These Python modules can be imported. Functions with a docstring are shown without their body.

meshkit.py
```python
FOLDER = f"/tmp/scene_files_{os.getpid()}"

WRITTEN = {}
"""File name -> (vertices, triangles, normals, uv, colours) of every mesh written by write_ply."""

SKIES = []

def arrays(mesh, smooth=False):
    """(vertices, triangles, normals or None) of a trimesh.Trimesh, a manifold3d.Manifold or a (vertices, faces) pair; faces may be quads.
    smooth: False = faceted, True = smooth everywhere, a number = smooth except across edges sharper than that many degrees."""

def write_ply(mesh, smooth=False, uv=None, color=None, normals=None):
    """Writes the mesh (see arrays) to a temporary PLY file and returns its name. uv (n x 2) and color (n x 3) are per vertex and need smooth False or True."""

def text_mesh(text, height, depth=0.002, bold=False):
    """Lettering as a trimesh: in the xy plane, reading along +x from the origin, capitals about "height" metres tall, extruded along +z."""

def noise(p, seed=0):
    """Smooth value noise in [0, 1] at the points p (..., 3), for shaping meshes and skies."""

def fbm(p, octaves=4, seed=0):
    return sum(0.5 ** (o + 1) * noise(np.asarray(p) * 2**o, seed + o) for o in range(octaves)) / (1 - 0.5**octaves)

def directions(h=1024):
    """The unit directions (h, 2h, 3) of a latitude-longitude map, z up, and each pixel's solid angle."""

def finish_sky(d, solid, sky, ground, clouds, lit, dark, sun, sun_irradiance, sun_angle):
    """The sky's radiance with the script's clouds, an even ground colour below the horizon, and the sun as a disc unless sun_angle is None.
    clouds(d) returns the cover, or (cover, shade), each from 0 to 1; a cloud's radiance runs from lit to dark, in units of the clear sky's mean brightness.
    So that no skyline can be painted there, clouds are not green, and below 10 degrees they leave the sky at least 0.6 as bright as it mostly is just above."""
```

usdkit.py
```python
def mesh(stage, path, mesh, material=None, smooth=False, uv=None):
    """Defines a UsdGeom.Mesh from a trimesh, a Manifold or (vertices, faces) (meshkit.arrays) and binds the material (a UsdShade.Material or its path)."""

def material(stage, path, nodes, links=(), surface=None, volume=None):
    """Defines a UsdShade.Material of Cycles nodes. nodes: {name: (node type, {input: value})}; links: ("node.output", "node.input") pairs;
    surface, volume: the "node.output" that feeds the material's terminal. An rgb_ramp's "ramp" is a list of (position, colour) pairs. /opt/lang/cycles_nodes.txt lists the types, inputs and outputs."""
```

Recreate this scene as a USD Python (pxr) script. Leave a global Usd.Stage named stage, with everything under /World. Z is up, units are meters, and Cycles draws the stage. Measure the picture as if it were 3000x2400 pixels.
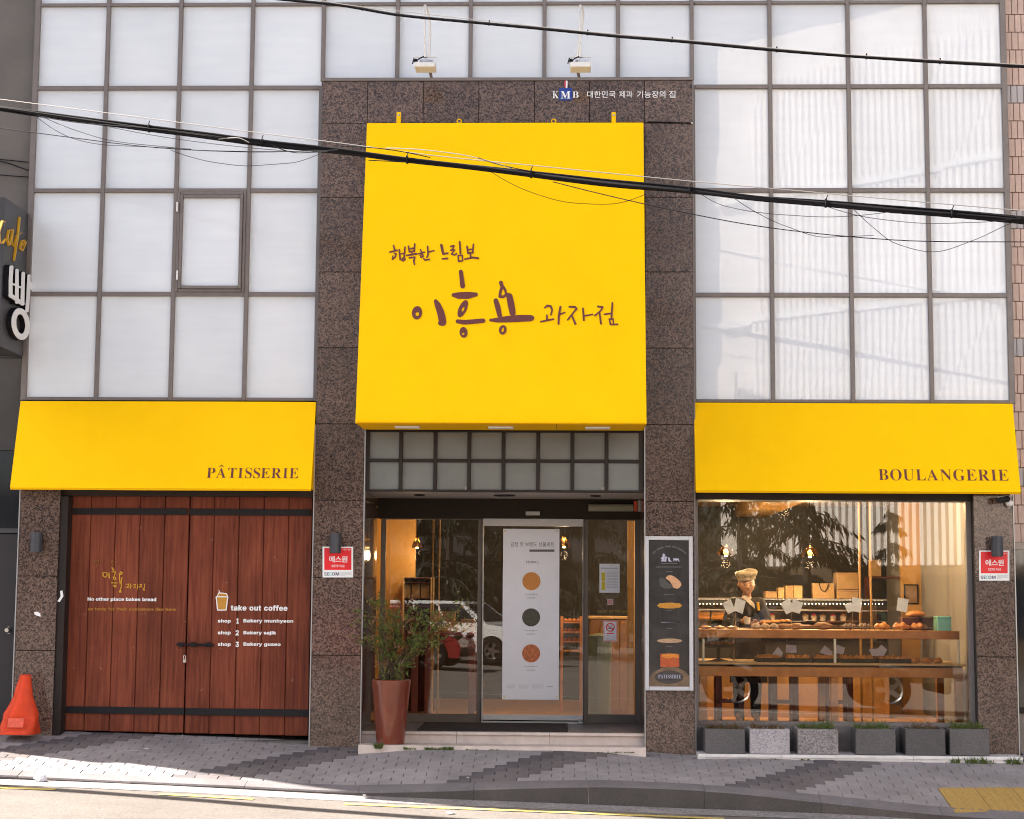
import math, random, json
import numpy as np
import trimesh
import manifold3d as m3
import usdkit, meshkit
from pxr import Usd, UsdGeom, UsdLux, UsdShade, Gf, Sdf
from shapely.geometry import Polygon, LineString, Point, MultiPolygon, box as sbox
from shapely import affinity, union_all

rng = random.Random(11)
nrs = np.random.RandomState(5)

stage = Usd.Stage.CreateInMemory()
UsdGeom.SetStageUpAxis(stage, 'Z')
UsdGeom.SetStageMetersPerUnit(stage, 1.0)
UsdGeom.Xform.Define(stage, '/World')
UsdGeom.Scope.Define(stage, '/World/Looks')

# ---------------------------------------------------------------- camera
FPX = 5000.0                                   # focal length in pixels of the 3000 x 2400 photograph
YAW, PITCH, ROLL = (math.radians(a) for a in (-1.76813664, 6.2249502, 0.3968829))
CAM = np.array([0.0, -16.667, 1.5])
_cy, _sy, _cp, _sp, _cr, _sr = math.cos(YAW), math.sin(YAW), math.cos(PITCH), math.sin(PITCH), math.cos(ROLL), math.sin(ROLL)
FW = np.array([_sy * _cp, _cy * _cp, _sp])
_r0 = np.array([_cy, -_sy, 0.0]); _u0 = np.cross(_r0, FW)
RT = _cr * _r0 + _sr * _u0
UP = -_sr * _r0 + _cr * _u0
cam = UsdGeom.Camera.Define(stage, '/World/camera')
cam.CreateHorizontalApertureAttr(36.0)
cam.CreateVerticalApertureAttr(28.8)
cam.CreateFocalLengthAttr(36.0 * FPX / 3000.0)
cam.CreateClippingRangeAttr(Gf.Vec2f(0.1, 2000.0))
EXPOSURE = 2.22
cam.CreateExposureAttr(EXPOSURE)
M = np.eye(4); M[0, :3] = RT; M[1, :3] = UP; M[2, :3] = -FW; M[3, :3] = CAM
cam.AddTransformOp().Set(Gf.Matrix4d(*M.ravel().tolist()))

# ---------------------------------------------------------------- sky and sun
SUN_EL = math.radians(45.0)
SUN_H = np.array([-0.963, 0.27]); SUN_H /= np.linalg.norm(SUN_H)
TO_SUN = np.array([SUN_H[0] * math.cos(SUN_EL), SUN_H[1] * math.cos(SUN_EL), math.sin(SUN_EL)])
SKY_STRENGTH, SUN_INTENSITY = 0.055, 1.25
sky_mat = usdkit.material(stage, '/World/Looks/sky', {
    's': ('sky_texture', {'sky_type': 'single_scattering', 'sun_disc': False, 'sun_elevation': SUN_EL,
                          'sun_rotation': math.atan2(SUN_H[0], SUN_H[1]), 'air_density': 1.0, 'aerosol_density': 5.0}), 'h': ('hsv', {'saturation': 0.8}),
    'b': ('background_shader', {'strength': SKY_STRENGTH})}, [('s.color', 'h.color'), ('h.color', 'b.color')], surface='b.background')
dome = UsdLux.DomeLight.Define(stage, '/World/sky')
UsdShade.MaterialBindingAPI.Apply(dome.GetPrim()).Bind(sky_mat)
dome.GetPrim().SetCustomDataByKey('kind', 'structure')
sun = UsdLux.DistantLight.Define(stage, '/World/sun')
sun.CreateIntensityAttr(SUN_INTENSITY); sun.CreateAngleAttr(0.5); sun.CreateNormalizeAttr(True)
sun.CreateColorAttr(Gf.Vec3f(1.0, 0.93, 0.84))
_z = TO_SUN; _x = np.cross([0, 0, 1.0], _z); _x /= np.linalg.norm(_x); _y = np.cross(_z, _x)
S = np.eye(4); S[0, :3] = _x; S[1, :3] = _y; S[2, :3] = _z
sun.AddTransformOp().Set(Gf.Matrix4d(*S.ravel().tolist()))

# ---------------------------------------------------------------- geometry helpers
def at(px, py, y=0.0):
    """The point of the plane at depth y that stands where the photograph shows (px, py)."""
    d = (px - 1500.0) * RT + (1200.0 - py) * UP + FPX * FW
    return CAM + d * ((y - CAM[1]) / d[1])

def X(px, py, y=0.0): return float(at(px, py, y)[0])
def Z(px, py, y=0.0): return float(at(px, py, y)[2])

def rect(px0, py0, px1, py1, y=0.0):
    """x0, x1, z0, z1 of an upright rectangle at depth y."""
    mx, my = (px0 + px1) / 2, (py0 + py1) / 2
    return X(px0, my, y), X(px1, my, y), Z(mx, py1, y), Z(mx, py0, y)

BF = np.array([[0,2,1],[1,2,3],[4,5,6],[5,7,6],[0,1,4],[1,5,4],[2,6,3],[3,6,7],[0,4,2],[2,4,6],[1,3,5],[3,7,5]])

class MB:
    """Collects shapes that become one mesh."""
    def __init__(self): self.v, self.f, self.n = [], [], 0
    def add(self, v, f):
        v = np.asarray(v, float); f = np.asarray(f, int)
        if len(v) == 0: return self
        if f.shape[1] == 4: f = np.vstack([f[:, [0, 1, 2]], f[:, [0, 2, 3]]])
        self.v.append(v); self.f.append(f + self.n); self.n += len(v); return self
    def mesh(self, m):
        if hasattr(m, 'to_mesh'):
            q = m.to_mesh(); return self.add(q.vert_properties[:, :3], q.tri_verts)
        return self.add(m.vertices, m.faces)
    def box(self, x0, x1, y0, y1, z0, z1):
        x0, x1 = min(x0, x1), max(x0, x1); y0, y1 = min(y0, y1), max(y0, y1); z0, z1 = min(z0, z1), max(z0, z1)
        v = [[x, y, z] for z in (z0, z1) for y in (y0, y1) for x in (x0, x1)]
        return self.add(v, BF)
    def cbox(self, x0, x1, y0, y1, z0, z1, b=0.005):
        """a box with chamfered edges"""
        x0, x1 = min(x0, x1), max(x0, x1); y0, y1 = min(y0, y1), max(y0, y1); z0, z1 = min(z0, z1), max(z0, z1)
        b = min(b, (x1 - x0) * .45, (y1 - y0) * .45, (z1 - z0) * .45)
        p = []
        for x, bx in ((x0, b), (x1, -b)):
            for y, by in ((y0, b), (y1, -b)):
                for z, bz in ((z0, b), (z1, -b)):
                    p += [[x, y + by, z + bz], [x + bx, y, z + bz], [x + bx, y + by, z]]
        return self.mesh(m3.Manifold.hull_points(np.array(p)))
    def hull(self, pts): return self.mesh(m3.Manifold.hull_points(np.array(pts, float)))
    def tube(self, pts, r, n=6, cap=True):
        p = np.asarray(pts, float); k = len(p)
        r = np.broadcast_to(np.asarray(r, float), (k,))
        t = np.gradient(p, axis=0); t /= np.linalg.norm(t, axis=1, keepdims=True) + 1e-12
        ref = np.array([0, 0, 1.0]) if abs(t[:, 2]).mean() < .85 else np.array([1.0, 0, 0])
        a = np.cross(t, ref); a /= np.linalg.norm(a, axis=1, keepdims=True) + 1e-12
        b = np.cross(t, a); g = np.arange(n) * 2 * np.pi / n
        v = (p[:, None] + r[:, None, None] * (np.cos(g)[None, :, None] * a[:, None] + np.sin(g)[None, :, None] * b[:, None])).reshape(-1, 3)
        i, j = np.meshgrid(np.arange(k - 1), np.arange(n), indexing='ij')
        q = np.stack([i * n + j, i * n + (j + 1) % n, (i + 1) * n + (j + 1) % n, (i + 1) * n + j], -1).reshape(-1, 4)[:, ::-1]
        f = np.vstack([q[:, [0, 1, 2]], q[:, [0, 2, 3]]])
        if cap:
            v = np.vstack([v, p[0], p[-1]]); c0, c1 = k * n, k * n + 1
            f = np.vstack([f, [[c0, (j + 1) % n, j] for j in range(n)], [[c1, (k - 1) * n + j, (k - 1) * n + (j + 1) % n] for j in range(n)]])
        return self.add(v, f)
    def lathe(self, prof, c, n=20, axis='z'):
        """prof: (radius, height) from the bottom up, turned about a vertical line through c"""
        prof = np.asarray(prof, float); k = len(prof); g = np.arange(n) * 2 * np.pi / n
        v = np.stack([prof[:, :1] * np.cos(g), prof[:, :1] * np.sin(g), np.repeat(prof[:, 1:], n, 1)], -1).reshape(-1, 3)
        i, j = np.meshgrid(np.arange(k - 1), np.arange(n), indexing='ij')
        q = np.stack([i * n + j, i * n + (j + 1) % n, (i + 1) * n + (j + 1) % n, (i + 1) * n + j], -1).reshape(-1, 4)
        if axis == 'y': v = v[:, [0, 2, 1]]; q = q[:, ::-1]
        if axis == 'x': v = v[:, [2, 0, 1]]
        return self.add(v + np.asarray(c), q)
    def ball(self, c, r, s=(1, 1, 1), lev=2):
        m = trimesh.creation.icosphere(lev, 1.0)
        return self.add(m.vertices * np.asarray(s) * r + np.asarray(c), m.faces)
    def quad(self, a, b, c, d): return self.add([a, b, c, d], [[0, 1, 2, 3]])
    def xf(self, mat):
        self.v = [v @ np.asarray(mat)[:3, :3].T + np.asarray(mat)[:3, 3] for v in self.v]; return self
    def out(self): return np.vstack(self.v), np.vstack(self.f)

def rotz(a, t=(0, 0, 0)):
    m = np.eye(4); c, s = math.cos(a), math.sin(a); m[:2, :2] = [[c, -s], [s, c]]; m[:3, 3] = t; return m

# ---------------------------------------------------------------- scene tree helpers
_used, _org = {}, {'/World': np.zeros(3)}
def numbered(parent, name):
    n = _used.get((parent, name), 0); _used[(parent, name)] = n + 1
    return f'{parent}/{name}' if n == 0 else f'{parent}/{name}_{n:03d}'
def tag(path, label=None, cat=None, group=None, kind=None):
    p = stage.GetPrimAtPath(path)
    for k, v in (('label', label), ('category', cat), ('group', group), ('kind', kind)):
        if v: p.SetCustomDataByKey(k, v)
    return path
def thing(name, label, cat, org=(0, 0, 0), group=None):
    path = numbered('/World', name)
    x = UsdGeom.Xform.Define(stage, path); x.AddTranslateOp().Set(Gf.Vec3d(*map(float, org)))
    _org[path] = np.asarray(org, float)
    return tag(path, label, cat, group)
def obj(name, mb, mat, parent='/World', smooth=False, label=None, kind=None):
    path = numbered(parent, name); o = _org[parent]
    v, f = mb.out() if isinstance(mb, MB) else (np.asarray(mb.vertices), np.asarray(mb.faces))
    usdkit.mesh(stage, path, (v - o, f), mat, smooth=smooth)
    _org[path] = o
    return tag(path, label=label, kind=kind)
def lone(name, mb, mat, label, cat, group=None, smooth=False):
    return tag(obj(name, mb, mat, smooth=smooth), label, cat, group)
def struct(name, mb, mat, parent='/World', smooth=False):
    return obj(name, mb, mat, parent, smooth, kind='structure')
def copy_of(src, name, loc, label, rz=0.0, scale=None):
    """another instance of a finished thing with its parts"""
    path = numbered('/World', name)
    x = UsdGeom.Xform.Define(stage, path)
    x.GetPrim().GetReferences().AddInternalReference(src)
    x.ClearXformOpOrder(); x.AddTranslateOp().Set(Gf.Vec3d(*map(float, loc)))
    if rz: x.AddRotateZOp().Set(float(math.degrees(rz)))
    if scale: x.AddScaleOp().Set(Gf.Vec3f(*scale))
    x.GetPrim().SetInstanceable(True)
    was = stage.GetPrimAtPath(src).GetCustomData()
    return tag(path, label, was.get('category'), was.get('group'))

# ---------------------------------------------------------------- flat shapes on planes
class Plane:
    """A flat face in the scene: origin o, axes r (right) and u (up), facing r x u."""
    def __init__(self, o, r, u):
        self.o = np.asarray(o, float); self.r = np.asarray(r, float) / np.linalg.norm(r)
        u = np.asarray(u, float); u = u - self.r * (u @ self.r); self.u = u / np.linalg.norm(u); self.n = np.cross(self.r, self.u)
    def st(self, px, py):
        d = (px - 1500.0) * RT + (1200.0 - py) * UP + FPX * FW
        q = CAM + d * (((self.o - CAM) @ self.n) / (d @ self.n)) - self.o
        return float(q @ self.r), float(q @ self.u)
    def poly(self, pts): return Polygon([self.st(*p) for p in pts])
    def geo(self, g):
        """a shape drawn in picture coordinates, moved on to the plane"""
        out = []
        for p in getattr(g, 'geoms', [g]):
            if p.is_empty: continue
            out.append(Polygon([self.st(*c) for c in p.exterior.coords], [[self.st(*c) for c in h.coords] for h in p.interiors]))
        return union_all([o.buffer(0) for o in out])
    def solid(self, mb, g, h=0.003, back=0.002):
        """adds the shape to mb as a slab standing h proud of the plane"""
        for p in getattr(g, 'geoms', [g]):
            if p.is_empty or p.area < 1e-8: continue
            try: m = trimesh.creation.extrude_polygon(p, h + back, engine='earcut')
            except Exception: continue
            v = np.asarray(m.vertices)
            mb.add(self.o + v[:, :1] * self.r + v[:, 1:2] * self.u + (v[:, 2:] - back) * self.n, m.faces)
        return mb

def upright(y): return Plane((0, y, 0), (1, 0, 0), (0, 0, 1))

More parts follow.
